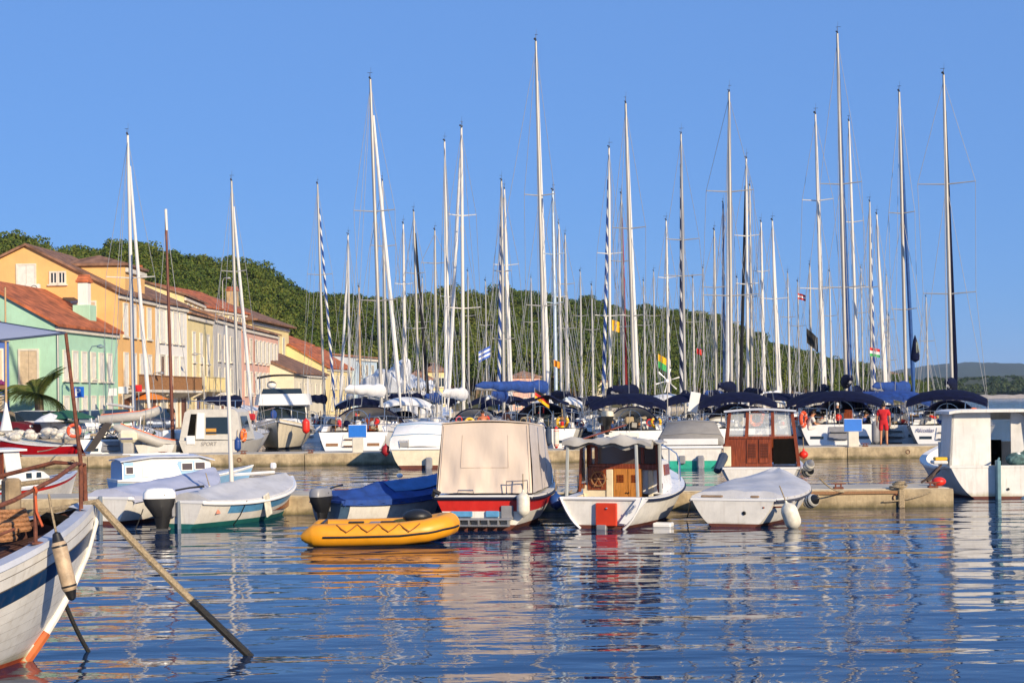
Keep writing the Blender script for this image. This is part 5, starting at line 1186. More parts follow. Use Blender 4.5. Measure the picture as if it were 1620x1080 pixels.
# ------------------------------------------------------------------ people
def person(label, loc, rotz, pose='stand', shirt=None, shorts=None, skin=None, hat=None, sc=1.0, lean=0.0):
    """one continuous skinned body; clothing and hair are its children. Faces local -y."""
    t = thing('person', label, 'person', loc, rotz)
    sk = skin or SKIN
    if pose == 'stand':
        J = dict(pel=(0, 0, .94), sp=(0, .01, 1.15), ch=(0, .0, 1.34), nk=(0, 0, 1.47), hd=(0, -.015, 1.58), ht=(0, -.01, 1.70),
                 lh=(.10, 0, .90), lk=(.105, -.02, .49), la=(.11, .02, .08), lt=(.125, -.15, .035), rh=(-.10, 0, .90), rk=(-.12, -.03, .49), ra=(-.13, .02, .08), rt=(-.15, -.15, .035),
                 ls=(.185, 0, 1.39), le=(.25, .02, 1.11), lw=(.26, -.08, .87), lp=(.26, -.11, .80), rs=(-.185, 0, 1.39), re=(-.25, .03, 1.11), rw=(-.25, -.06, .87), rp=(-.25, -.09, .80))
    else:
        J = dict(pel=(0, 0, .50), sp=(0, -.05, .71), ch=(0, -.13, .90), nk=(0, -.17, 1.02), hd=(0, -.22, 1.13), ht=(0, -.235, 1.25),
                 lh=(.11, -.02, .48), lk=(.17, -.44, .50), la=(.16, -.42, .09), lt=(.17, -.60, .04), rh=(-.11, -.02, .48), rk=(-.17, -.44, .50), ra=(-.16, -.42, .09), rt=(-.17, -.60, .04),
                 ls=(.19, -.13, .95), le=(.27, -.22, .70), lw=(.14, -.42, .66), lp=(.11, -.49, .64), rs=(-.19, -.13, .95), re=(-.27, -.22, .70), rw=(-.14, -.42, .70), rp=(-.10, -.48, .68))
    RAD = dict(pel=(.15, .11), sp=(.135, .10), ch=(.155, .105), nk=(.055, .055), hd=(.082, .095), ht=(.06, .07), lh=(.085, .085), lk=(.058, .058), la=(.04, .042), lt=(.038, .026), ls=(.06, .06), le=(.042, .042), lw=(.028, .026), lp=(.038, .018))
    for k in list(RAD):
        if k[0] == 'l': RAD['r'+k[1:]] = RAD[k]
    E = [('pel', 'sp'), ('sp', 'ch'), ('ch', 'nk'), ('nk', 'hd'), ('hd', 'ht')]
    for s_ in 'lr': E += [('pel', s_+'h'), (s_+'h', s_+'k'), (s_+'k', s_+'a'), (s_+'a', s_+'t'), ('ch', s_+'s'), (s_+'s', s_+'e'), (s_+'e', s_+'w'), (s_+'w', s_+'p')]
    def skinned(name, edges, mat_, grow=0.0, extra=None, root='pel', par=t, rad=RAD):
        ks = []
        for a, b in edges:
            for k in (a, b):
                if k not in ks: ks.append(k)
        co = [Vector(J[k])*sc for k in ks]; ed = [(ks.index(a), ks.index(b)) for a, b in edges]; rd = [tuple((r+grow)*sc for r in rad[k]) for k in ks]
        if extra:
            for (pk, pts) in extra:
                prev = ks.index(pk)
                for (p, r) in pts: co.append(Vector(p)*sc); rd.append((r*sc, r*sc)); ed.append((prev, len(co)-1)); prev = len(co)-1
        me = bpy.data.meshes.new(name); me.from_pydata([tuple(c) for c in co], ed, []); me.materials.append(mat_)
        o = bpy.data.objects.new(name, me); C.objects.link(o); o.parent = par
        md = o.modifiers.new('skin', 'SKIN'); md.use_smooth_shade = True
        for i, r in enumerate(rd): me.skin_vertices[0].data[i].radius = r
        me.skin_vertices[0].data[ks.index(root) if root in ks else 0].use_root = True
        sb = o.modifiers.new('sub', 'SUBSURF'); sb.levels = 1; sb.render_levels = 1
        return o
    ex = []
    for s_, sg in (('l', 1), ('r', -1)):      # five fingers a hand
        p = Vector(J[s_+'p']); d = (p-Vector(J[s_+'w'])).normalized(); sd_ = d.cross(Vector((1, 0, 0))).normalized() if pose == 'stand' else d.cross(Vector((0, 0, 1))).normalized()
        for k, (o_, l_) in enumerate(((-.028, .075), (-.01, .085), (.01, .08), (.028, .065))):
            ex.append((s_+'p', [(p+sd_*o_+d*.02, .010), (p+sd_*o_*1.1+d*(.02+l_*.6)+Vector((-sg*.008, 0, 0)), .009), (p+sd_*o_*1.1+d*(.02+l_)+Vector((-sg*.022, 0, 0)), .007)]))
        ex.append((s_+'w', [(Vector(J[s_+'w'])+d*.03-sd_*.035, .012), (p-sd_*.055+d*.01, .009)]))
    skinned('body', E, sk, 0, ex)
    if shirt:
        J['lx'] = tuple(Vector(J['ls']).lerp(Vector(J['le']), .75)); J['rx'] = tuple(Vector(J['rs']).lerp(Vector(J['re']), .75)); RAD['lx'] = RAD['rx'] = (.058, .058); RAD['hem'] = (.165, .125)
        J['hem'] = tuple(Vector(J['pel'])+Vector((0, 0, -.03))); RAD['col'] = (.075, .07); J['col'] = tuple(Vector(J['ch']).lerp(Vector(J['nk']), .75))
        skinned('shirt', [('hem', 'sp'), ('sp', 'ch'), ('ch', 'col'), ('ch', 'ls'), ('ls', 'lx'), ('ch', 'rs'), ('rs', 'rx')], shirt, .022, root='hem')
    if shorts:
        for s_ in 'lr': J[s_+'c'] = tuple(Vector(J[s_+'h']).lerp(Vector(J[s_+'k']), .80)); RAD[s_+'c'] = (.092, .092)
        skinned('shorts', [('sp', 'pel'), ('pel', 'lh'), ('lh', 'lc'), ('pel', 'rh'), ('rh', 'rc')], shorts, .016)
    hd = Vector(J['hd'])*sc; ht = Vector(J['ht'])*sc
    mb = MB(); up = (ht-hd).normalized(); c = hd+up*.055*sc+Vector((0, .018*sc, 0)); mb.ball(c, .098*sc, 12, sc=(.88, 1.0, 1.0)); h = mb.build('hair', hat or HAIR, t)
    mb = MB(); f = hd+Vector((0, -.098*sc, .0))
    for sg in (-1, 1): mb.ball(f+Vector((sg*.032*sc, .008*sc, .022*sc)), .011*sc, 6)
    mb.build('eyes', EYE, t)
    mb = MB(); mb.ball(f+Vector((0, -.002, -.006*sc)), .016*sc, 6, sc=(.8, 1.1, 1.3)); 
    for sg in (-1, 1): mb.ball(hd+Vector((sg*.085*sc, .01, .005)), .022*sc, 6, sc=(.5, .8, 1.2))
    mb.ball(f+Vector((0, .006, -.045*sc)), .02*sc, 6, sc=(1.2, .5, .4)); mb.build('face_features', sk, t)
    return t

# ------------------------------------------------------------------ sailing yachts
STR_B = stripes('blue_white_furled_sail', (.015, .06, .26), (.75, .74, .70), 1.1); STR_N = stripes('navy_white_furled_sail', (.012, .018, .06), (.62, .62, .62), 1.0)
FURL = {'white': WCAN, 'navy': NAVY, 'blue': mat('blue_sail_strip', (.03, .10, .30), .8, var=.2), 'striped': STR_B, 'nstriped': STR_N, 'red': mat('red_sail_strip', (.42, .03, .02), .8, var=.2), 'black': BLACKC}
HB = {'white': WH, 'blue': DBLUE, 'black': mat('black_gelcoat', (.015, .016, .02), .2, var=.1), 'red': RED, 'cream': CREAM, 'grey': mat('grey_gelcoat', (.10, .115, .125), .3, var=.08)}
def arch_sheet(mb, w_, h_, y0, y1, z0, n=14, th=.02, drop0=0.0, drop1=0.0, p=2.4):
    rows = []
    for v in range(5):
        y = y0+(y1-y0)*v/4; dr = drop0+(drop1-drop0)*v/4
        rows.append([Vector((w_/2*(2*i/n-1), y, z0+(h_-dr)*(1-abs(2*i/n-1)**p))) for i in range(n+1)])
    mb.slab(rows, th)
def yacht(label, xs, mast_px, Ds, L=11.0, B=3.5, hull='white', stripe=None, furl='white', furlx=None, sp=(), bimini=None, hood=None, cover=None, mm=None, group=None, detail=1, wheel=True, mr=.085, rail=True, name=None, boom_dx=0.0, cat='sailboat', teak=False, hoodw=None, nm='sailing_yacht'):
    """xs: picture x of the stern, mast_px: ((x,y) top, x at y=620), Ds: distance of the stern; the mast stands .56 L ahead"""
    rr = random.Random(int(xs*7+Ds)); (xt, yt), xb = mast_px
    S0 = Vector((PX(xs, Ds, 690), Ds)); Dm = Ds+.54*L
    M0 = Vector((PX(xb, Dm, 620), Dm)); dv = (M0-S0)
    if furlx is not None and abs(furlx-xb) > 0: # bow direction from the foot of the headsail when it is known
        Bw = Vector((PX(furlx, Ds+L*.97, 610), Ds+L*.97)); dv = (Bw-M0); S0 = M0-dv.normalized()*.56*L
    a = math.atan2(-dv.x, dv.y); a = clamp(a, -.75, .75)
    M0 = Vector((M0.x, M0.y)); S0 = M0-Vector((-math.sin(a), math.cos(a)))*.56*L
    t = thing(nm, label, cat, (S0.x, S0.y, 0), a, group)
    ca, sa = math.cos(a), math.sin(a)
    ym = .56*L; k = L/11.0
    H = Hull(L, B, 1.08*k, 1.0*k, 1.32*k, .4, .80, .42, 2.1, .30, .9*k, -.45*k, n=18)
    hm = HB[hull]
    mb = MB(); H.skin(mb, [('k', 0, 2), ('z', .09, 0), ('s', -.22*k, 1), ('s', -.14*k, 0), ('s', 0, 0)], tmat=3); mb.build('hull', [hm, stripe or hm, DBLUE if hull != 'blue' else BRN, WH if hull == 'grey' else hm], t)
    mb = MB(); H.deck(mb, 0, .995, .0, .012, .07); mb.build('deck', WH if not teak else TEAK, t)
    for sg in (-1, 1): rails('toe_rail', [H.sheer(0, 1, .03, -.01, sg, 10)], .022, WH if hull != 'white' else GREYP, t, 5)
    zd = 1.03*k
    # coachroof with window strips
    mb = MB(); rows = []
    for f, ww, hh in ((.335, 1.02, .40), (.36, 1.05, .47), (.60, .85, .43), (.72, .55, .22), (.75, .4, .06)):
        y = f*L; W = ww*k; z0 = H.zs(f)-.02; zt = z0+hh*k+.06; rows.append([Vector((-W-.1, y, z0)), Vector((-W, y, zt-.10)), Vector((-W*.7, y, zt)), Vector((0, y, zt+.05)), Vector((W*.7, y, zt)), Vector((W, y, zt-.10)), Vector((W+.1, y, z0))])
    mb.grid(rows, 0, True, True); mb.add(rows[0], [tuple(range(7))[::-1]]); mb.add(rows[-1], [tuple(range(7))]); cr = mb.build('coachroof', WH, t, sharp=30)
    if detail:
        for sg in (-1, 1):
            mb = MB(); mb.prism([(sg*(1.0*k+.06), .40*L, H.zs(.4)+.16*k), (sg*(.88*k+.07), .60*L, H.zs(.6)+.14*k), (sg*(.86*k+.02), .60*L, H.zs(.6)+.30*k), (sg*(.98*k+.02), .40*L, H.zs(.4)+.34*k)], (sg*.012, 0, 0)); mb.build('cabin_window', GLS, cr)
        mb = MB(); mb.box((0, .333*L, zd+.22*k), (.62*k, .05, .62*k), bev=.01); mb.build('companionway', WOODR if rr.random() < .4 else GLS, cr)
    # cockpit: coamings, seats, transom steps
    for sg in (-1, 1):
        mb = MB(); mb.prism([(sg*1.28*k, .05*L, zd-.05), (sg*1.28*k, .33*L, zd), (sg*1.20*k, .33*L, zd+.36*k), (sg*1.22*k, .07*L, zd+.26*k)], (-sg*.22, 0, 0)); mb.build('coaming', WH, t)
    if detail:
        mb = MB(); yb_ = .45*k
        tw = H.w(0)
        mb.prism([(-.42*k, yb_*.55-.02, .55*k), (.42*k, yb_*.55-.02, .55*k), (.36*k, yb_-.06, 1.0*k), (-.36*k, yb_-.06, 1.0*k)], (0, -.02, 0)); mb.build('transom_door', GREYP if rr.random() < .4 else WHG, t)
        for q in range(3):
            mb = MB(); mb.box((.0, .18*k-.1+q*.11, (.34+q*.24)*k), (.62*k, .16, .035), bev=.01); mb.build('boarding_step', TEAK if teak else GREYP, t)
        for sg in (-1, 1):
            mb = MB(); mb.box((sg*.78*k, .27*k, .62*k), (.46*k, .02, .13), bev=.006, rot=(-.38, 0, 0)); mb.build('stern_window', GLS, t) if not teak else mb.build('teak_inlay', TEAK, t)
        if wheel:
            mb = MB(); wz = zd+.42*k; wr = .46*k; mb.ring((0, 1.15*k, wz), wr, .017, n=24, m=6); 
            for q in range(5):
                an = q*2*PI/5+.3; mb.cyl((0, 1.15*k, wz), (math.cos(an)*wr, 1.15*k, wz+math.sin(an)*wr), .010, n=5)
            sw = mb.build('steering_wheel', STEEL, t)
            mb = MB(); mb.box((0, 1.32*k, zd+.12), (.24, .22, .9), bev=.05); mb.box((0, 1.30*k, zd+.62), (.34, .16, .2), bev=.04, mat=1); mb.build('pedestal', [WH, BLK], t)
    if rail and detail:
        zr = .60*k; pp = []
        def sp_(tt, h_, sg): return H.pt(tt, H.zs(tt), sg, -.10)+Vector((0, 0, h_))
        for sg in (-1, 1):
            pp = []
            for hh in (zr, zr*.5): pp.append([Vector((sg*.45*k, .5*k, zd+hh)), sp_(.01, hh, sg), sp_(.1, hh, sg), sp_(.16, hh, sg)])
            for tt in (.01, .16): pp.append([sp_(tt, 0, sg), sp_(tt, zr, sg)])
            pp.append([Vector((sg*.45*k, .5*k, zd)), Vector((sg*.45*k, .5*k, zd+zr))]); rails('pushpit', pp, .014, STEEL, t, 5)
        for sg in (-1, 1):
            pp = [[sp_(tt, zr, sg) for tt in (.16, .3, .45, .6, .75, .9)]]
            for tt in (.3, .45, .6, .75): pp.append([sp_(tt, 0, sg), sp_(tt, zr, sg)])
            pp.append([sp_(.9, 0, sg), sp_(.9, zr, sg), sp_(.985, zr, sg)]); rails('guard_rail', pp, .010, STEEL, t, 4)
    if detail:      # deck gear
        cl = [BLK, NAVY, WHG, GREYP, REDB, TEAK, NAVYB, STEEL, WCAN, ROPE, GREYR]
        for sg in (-1, 1):
            for yy in (.24, .31):
                mb = MB(); mb.lathe([(.075, 0), (.07, .06), (.05, .09), (.06, .15), (.001, .16)], 9, (sg*1.10*k, yy*L, zd+.33*k)); mb.build('winch', STEEL, t)
        for q in range(26):
            m_ = rr.choice(cl); mb = MB(); sx = rr.uniform(-1.2, 1.2)*k; yy = rr.uniform(.05, .30)*L; zz = zd+rr.uniform(.05, .55)
            kd = rr.random()
            if kd < .35: mb.box((sx, yy, zz), (rr.uniform(.12, .45), rr.uniform(.1, .4), rr.uniform(.08, .35)), bev=.04, rot=(rr.uniform(-.4, .4), rr.uniform(-.4, .4), rr.uniform(0, 3))); nm_ = 'stowed_bag'
            elif kd < .6: mb.ball((sx, yy, zz), rr.uniform(.08, .2), 8, sc=(1, rr.uniform(.6, 1.3), rr.uniform(.7, 1.5))); nm_ = 'rail_bag'
            elif kd < .8: mb.ring((sx, yy, zz), rr.uniform(.1, .18), .03, axis=(rr.uniform(-.5, .5), 1, rr.uniform(-.3, .3)), n=12, m=5); nm_ = 'coiled_line'
            else: mb.tube([(sx, yy, zd), (sx+rr.uniform(-.1, .1), yy, zz+rr.uniform(.3, .9))], .025, 6); nm_ = 'rail_pole'
            mb.build(nm_, m_, t)
    # mast, spreaders, boom, sails, wires
    top = P(xt, yt, Dm); lx = top.x-M0.x; mt = top.z
    lt_ = Vector((lx*ca, -lx*sa-.01*mt, mt)); mb0 = Vector((0, ym, 1.35*k))
    def mp(z): f = (z-mb0.z)/(mt-mb0.z); return mb0.lerp(Vector((lt_.x, ym+lt_.y, mt)), f)
    mats_m = mm or ALU
    if boom_dx == 0.0: boom_dx = rr.uniform(-1.3, .5)
    mb = MB(); mb.tube([mp(1.3*k), mp(mt*.5), mp(mt*.85), mp(mt)], [mr, mr, mr*.9, mr*.62], 10); mst = mb.build('mast', mats_m, t)
    mb = MB(); e = mp(mt); mb.cyl(e, e+Vector((.03, 0, .55)), .008, .004, 5); mb.box(e+Vector((0, -.1, .04)), (.06, .3, .05)); mb.cyl(e+Vector((0, -.2, .05)), e+Vector((-.0, -.2, .25)), .008, n=5); mb.box(e+Vector((rr.uniform(-.06, .06), -.2, .26)), (rr.uniform(.1, .26), .02, .015)); mb.ball(e+Vector((-.05, .05, .12)), rr.uniform(.02, .06), 6); mb.build('masthead_gear', BLK, mst)
    for (ys, hw) in sp:
        c = mp(P(xb, ys, Dm).z); hw_ = hw*Dm/F
        for sg in (-1, 1):
            mb = MB(); mb.tube([c, c+Vector((sg*hw_, -.12, .06))], [.035, .022], 6); mb.build('spreader', mats_m, mst)
    bz = 2.3*k+.15; bl = math.sqrt(max(.4, (3.9*k)**2-boom_dx**2)); bc = mp(bz)
    mb = MB(); be = bc+Vector((boom_dx, -bl, .18)); mb.tube([bc, be], .06, 8); mb.build('boom', mats_m, t)
    if cover:
        rows = []; mb = MB(); n = 16
        pts = [bc.lerp(be, f)+Vector((0, 0, .14+.09*(1-f)+.025*math.sin(f*17))) for f in [i/10 for i in range(11)]]; rad = [.10+.15*(1-i/10)**.7+.02*math.sin(i*2.2) for i in range(11)]; rad[-1] = .05
        mb.tube(pts, rad, 12, flat=1.25); mb.tube([bc+Vector((0, .12, -.1)), bc+Vector((0, .13, .5)), bc+Vector((0, .1, .9*k))], [.13, .11, .08], 10); mb.build('sail_cover', cover, t)
    bow = H.pt(.985, H.zs(.985), 1)*1.0; bow.x = 0; ft = mp(mt*rr.uniform(.86, .985) if not sp else mt*.97)
    if furl:
        f0 = bow.lerp(ft, .045); f1 = bow.lerp(ft, .93); d = (f1-f0)
        mb = MB(); n = 26; mb.tube([f0.lerp(f1, i/n) for i in range(n+1)], [.035+.075*k*min(1, i/3)*(1-.62*i/n) for i in range(n+1)], 8); mb.build('furled_sail', FURL[furl], t)
        mb = MB(); mb.lathe([(.0, 0), (.1, 0), (.1, .03), (.05, .05), (.05, .12), (.1, .14), (.1, .17), (0, .17)], 10, bow+Vector((0, -.05, .12))); mb.build('furling_drum', BLK, t)
    wr_ = []; wt = mp(mt*.985); wr_.append([bow, ft]); wr_.append([Vector((0, .25*k, zd)), wt])
    for sg in (-1, 1):
        cp = H.pt(.55, H.zs(.55), sg, -.15)
        if sp:
            prev = cp
            for (ys, hw) in sorted(sp, key=lambda q: -q[0]):
                c = mp(P(xb, ys, Dm).z)+Vector((sg*hw*Dm/F, -.12, .06)); wr_.append([prev, c]); prev = c
            wr_.append([prev, wt]); wr_.append([H.pt(.50, H.zs(.50), sg, -.15), mp(P(xb, sp[0][0], Dm).z)])
        else: wr_.append([cp, wt]); wr_.append([H.pt(.5, H.zs(.5), sg, -.15), mp(mt*.55)])
    wr_.append([bc+Vector((.02, -.1, 1.0)), be.lerp(wt, .0)+Vector((0, 0, .02))]) if False else None
    wr_.append([be, wt])
    rails('rigging', [w_ for w_ in wr_ if w_], .0105 if detail else .013, WIRE, t, 4)
    # canvas
    if bimini:
        bw = 2.95*k; z0 = 2.30; mb = MB(); rows = []; y1_ = 1.95*k
        for v in range(9):       # domed cloth with drooping ends
            f = 2*v/8-1; yy = .05+y1_*v/8; rows.append([Vector((bw/2*(2*i/16-1), yy, z0+.42*(1-abs(2*i/16-1)**2.3)*(1-.25*abs(f)**2.5)-.20*abs(f)**3-.06*abs(math.sin(v*PI/4))*.4)) for i in range(17)])
        rows.insert(0, [p+Vector((0, -.01, -.12)) for p in rows[0]]); rows.append([p+Vector((0, .01, -.10)) for p in rows[-1]])
        mb.slab(rows, .02); bm_ = mb.build('bimini', bimini, t)
        fr = []
        for y, b0 in ((.12, .55), (1.0*k, .95), (1.88*k, 1.3)):
            fr.append([(-bw/2+.02, b0*k, zd), (-bw/2+.03, y, z0-.16)]+[(bw/2*(2*i/8-1)*.985, y, z0+.30*(1-abs(2*i/8-1)**2.3)-(.10 if .5 < y < 1.5 else .28)) for i in range(9)]+[(bw/2-.03, y, z0-.16), (bw/2-.02, b0*k, zd)])
        for q in fr: rails('bimini_frame', [q], .014, STEEL, t, 6)
    if hood:
        mb = MB(); hw_ = (hoodw or 2.3)*k; rows = []
        for v in range(7):
            f = v/6; y = .30*L+1.35*k*f; hh = (.70*k)*(1-f**2.2)+.05; rows.append([Vector((hw_/2*(2*i/16-1)*(1-.1*f), y, zd+.22*k+hh*(1-abs(2*i/16-1)**2.8))) for i in range(17)])
        mb.grid(rows, 0, True); sh = mb.build('sprayhood', hood, t)
        mb = MB(); mb.tube([p+Vector((0, -.01, .01)) for p in rows[0]], .035, 6); mb.build('hood_edge', NAVY, sh)
        mb = MB(); mb.grid([[p+Vector((0, -.012, .018)) for p in r_[5:12]] for r_ in rows[2:6]], 0, True); mb.build('hood_window', GLV, sh)
    if name: text_mesh(name, .22*k, 'boat_name', mat('dark_blue_letters', (.05, .06, .2), .5), t, (-.80*k, .30*k, .84*k), (PI/2-.38, 0, 0), .25)
    return t, H, k

ND = 63.4
t6, H6, k6 = yacht('white yacht with teak-trimmed stern, huge arched navy sprayhood and blue panel', 566, ((587, 127), 604), ND, 12.4, 3.7, sp=((335, 33), (476, 30)), furl='white', furlx=636, hood=LGREYC, cover=WCAN, teak=True, name=None, hoodw=3.0)
t7, H7, k7 = yacht('white yacht with sagging navy awning, tallest silver mast and German flag', 818, ((848, 67), 862), ND, 12.8, 3.8, sp=((310, 24), (484, 26)), furl='white', furlx=868, bimini=None, cover=NAVYB, hood=NAVY, mm=ALU, boom_dx=-2.9)
t8, H8, k8 = yacht('yacht with navy bimini, grey sprayhood and outboard motor clamped on stern rail', 988, ((990, 165), 1004), ND, 11.6, 3.6, sp=((362, 26), (500, 22)), furl='white', furlx=1010, bimini=NAVY, hood=LGREYC, cover=NAVY)
t9, H9, k9 = yacht('white yacht with long navy bimini and white folding steps behind wheelhouse boat', 1155, ((1153, 147), 1157), ND, 12.0, 3.8, sp=((304, 37), (468, 44)), furl='white', furlx=1150, bimini=NAVY, hood=NAVY, cover=NAVY)
t10, H10, k10 = yacht('dark hulled yacht with arched navy bimini, blue panel and seated crew', 1318, ((1325, 55), 1339), ND, 13.2, 4.1, hull='grey', sp=((292, 32), (455, 34)), furl='blue', furlx=1347, bimini=NAVY, hood=NAVY, cover=NAVY)
t11, H11, k11 = yacht('white sugar-scoop yacht with black-navy bimini and name on transom', 1490, ((1493, 120), 1507), ND, 12.2, 3.75, sp=((292, 44), (465, 40)), furl='navy', furlx=1514, bimini=NAVY, hood=NAVY, cover=NAVY, name='Nicolas')
t2, H2, k2 = yacht('white yacht with tilted gangway and two slender white spars near the red boat', 170, ((203, 215), 212), ND+.6, 10.5, 3.3, sp=((440, 38),), furl='white', furlx=238, cover=None, mm=MWHITE, wheel=False)
t12, H12, k12 = yacht('white yacht with navy boom cover before the grey house', 352, ((367, 287), 377), 72, 10.5, 3.3, furl='white', furlx=400, cover=NAVY, sp=((430, 20),), boom_dx=-1.0)
t13, H13, k13 = yacht('white yacht with grey mast and blue-white twisted headsail by flybridge cruiser', 500, ((503, 292), 513), 96, 11, 3.5, furl='striped', furlx=531, sp=((435, 20),), cover=NAVY)
t14, H14, k14 = yacht('white yacht with loosely gathered white mainsail and clean white mast', 722, ((729, 203), 733), 68, 11.5, 3.6, furl='white', furlx=706, sp=((342, 22), (488, 28)), cover=WCAN, mm=MWHITE, hood=WCAN, boom_dx=-1.6)
t15, H15, k15 = yacht('white yacht with spirally striped blue genoa and blue boom tent', 780, ((793, 287), 797), 73, 11, 3.5, furl='striped', furlx=788, sp=((430, 14), (537, 18)), cover=NAVYB)
t16, H16, k16 = yacht('dark blue hulled yacht beside the yacht with German flag', 896, ((874, 303), 880), 66, 10.5, 3.4, hull='black', furl=None, sp=((403, 18), (480, 14)), hood=NAVY, cover=NAVY, mm=mat('pale_blue_mast', (.48, .58, .66), .4, .3))
t17, H17, k17 = yacht('white yacht with blue genoa ending in a hanging dark bag', 1420, ((1423, 147), 1434), 68, 11.8, 3.7, furl='blue', furlx=1448, sp=((338, 20), (490, 20)), cover=NAVYB, bimini=NAVYB)
# the crowded rows further out
BG = [
 ('white yacht with slim white mast behind the mainsail yacht', (703, 225), 712, 84, 'white', 705, ((470, 12),), NAVY, MWHITE, None),
 ('white yacht with bare aluminium mast behind the huge sprayhood', (605, 287), 612, 86, None, None, ((390, 20),), None, None, None),
 ('white yacht with three thin white spars before the pale blue house', (550, 372), 553, 96, 'white', 536, (), WCAN, MWHITE, None),
 ('small yacht with wooden mast before the yellow gabled house', (568, 455), 570, 100, None, None, (), None, mat('pale_wood_spar', (.48, .32, .16), .6), None),
 ('white yacht with navy awning and thin mast beside the cream villa', (638, 355), 640, 92, 'white', 643, ((450, 14),), NAVY, MWHITE, NAVY),
 ('yacht with black rolled headsail before the cream villa', (655, 335), 663, 88, 'black', 680, ((433, 16), (520, 16)), NAVY, None, None),
 ('white yacht with wide single spreader before the cream villa', (688, 365), 691, 90, None, None, ((417, 22),), NAVYB, None, None),
 ('white yacht with clean white mast beside the striped blue genoa', (798, 300), 806, 86, 'white', 810, ((420, 20),), WCAN, MWHITE, None),
 ('white yacht with thin mast beside the pale blue mast', (884, 355), 888, 92, None, None, ((470, 12),), NAVY, MWHITE, None),
 ('white yacht with two-spreader grey mast beside the pale blue mast', (894, 372), 897, 96, 'white', 899, ((450, 14), (520, 16)), NAVY, None, NAVY),
 ('white yacht with boldly striped blue and white genoa', (963, 235), 965, 80, 'striped', 953, ((402, 20), (500, 24)), NAVY, MWHITE, NAVY),
 ('yacht with bright red rolled headsail', (983, 308), 987, 84, 'red', 987, ((414, 18), (517, 22)), NAVY, None, None),
 ('white yacht with spiral striped mast wrap by the bare hillside', (1054, 350), 1058, 90, 'nstriped', 1060, ((440, 14),), NAVY, MWHITE, None),
 ('yacht with navy and white spiral headsail beside the wind generator', (1077, 213), 1084, 78, 'nstriped', 1077, ((380, 26), (437, 30)), NAVY, None, NAVY),
 ('yacht with short grey single-spreader mast beside the long navy bimini', (1130, 365), 1133, 88, None, None, ((455, 20),), NAVY, None, None),
 ('yacht with dark blue mast beside the long navy bimini mast', (1144, 322), 1145, 94, None, None, (), NAVYB, mat('dark_blue_mast', (.05, .10, .22), .4), None),
 ('yacht with black rolled headsail leaning off a white mast', (1180, 252), 1183, 80, 'black', 1170, ((374, 20), (450, 18)), NAVY, MWHITE, None),
 ('yacht with thin mast close behind the black headsail', (1186, 295), 1190, 92, None, None, ((470, 14),), None, None, None),
 ('small yacht with slim white mast beside the black headsail', (1204, 352), 1208, 90, 'white', 1210, ((430, 12),), NAVY, MWHITE, None),
 ('small yacht with two thin white spars at the low end of the hill', (1222, 350), 1231, 88, 'white', 1236, ((473, 22),), WCAN, MWHITE, NAVY),
 ('yacht with courtesy flags in the rigging beside the seated crew', (1290, 182), 1303, 74, 'white', 1306, ((318, 24), (457, 32)), NAVY, MWHITE, None),
 ('yacht with clean white mast behind the blue genoa', (1343, 193), 1358, 80, None, None, ((352, 18), (456, 22)), NAVY, MWHITE, None),
 ('white yacht with striped furled sail and bunting', (1376, 320), 1379, 90, 'striped', 1384, ((455, 12),), NAVY, None, NAVYB),
 ('white yacht with arched targa frame behind the man in red', (1387, 340), 1401, 86, 'white', 1404, (), NAVY, MWHITE, NAVYB),
 ('small yacht with black flag on a short mast', (1281, 420), 1284, 96, None, None, (), None, None, None),
]
rb = random.Random(3)
for (lab, tp, xb, Dm, fu, fx, spr, cov, mmm, bim) in BG:
    L_ = rb.uniform(9.5, 11.5)
    yacht(lab, xb-6, (tp, xb), Dm-.54*L_, L_, L_*.31, hull=rb.choice(['white', 'white', 'white', 'white', 'blue', 'cream']), furl=fu, furlx=fx, sp=spr, cover=cov, mm=mmm, bimini=bim if bim else rb.choice([None, None, NAVY, WCAN]), hood=rb.choice([None, NAVY, None, NAVYB]), group='yachts in the crowded rows behind the pontoon', detail=1 if Dm < 84 else 0, mr=.075)
# more distant masts with unlabelled neighbours
for i, (xt, yt, xb) in enumerate(((668, 440, 670), (740, 430, 742), (768, 445, 770), (840, 440, 842), (918, 430, 920), (936, 452, 938), (1018, 445, 1021), (1034, 430, 1036), (1096, 440, 1098), (1112, 425, 1114), (1166, 440, 1168), (1246, 432, 1249), (1262, 446, 1265), (1312, 430, 1316), (1362, 425, 1366), (1402, 436, 1406), (1465, 470, 1469), (1406, 500, 1408))):
    yacht('distant white yacht with a bare thin mast in the far crowded row', xb, ((xt, yt), xb), 112+rb.uniform(-6, 6), 9.5, 3.0, hull='white', furl=rb.choice([None, 'white']), sp=((yt+70, 12),), cover=rb.choice([NAVY, WCAN, None]), bimini=rb.choice([None, NAVY]), hood=rb.choice([None, NAVY, WCAN]), group='distant yachts of the far row', detail=0, mr=.06)

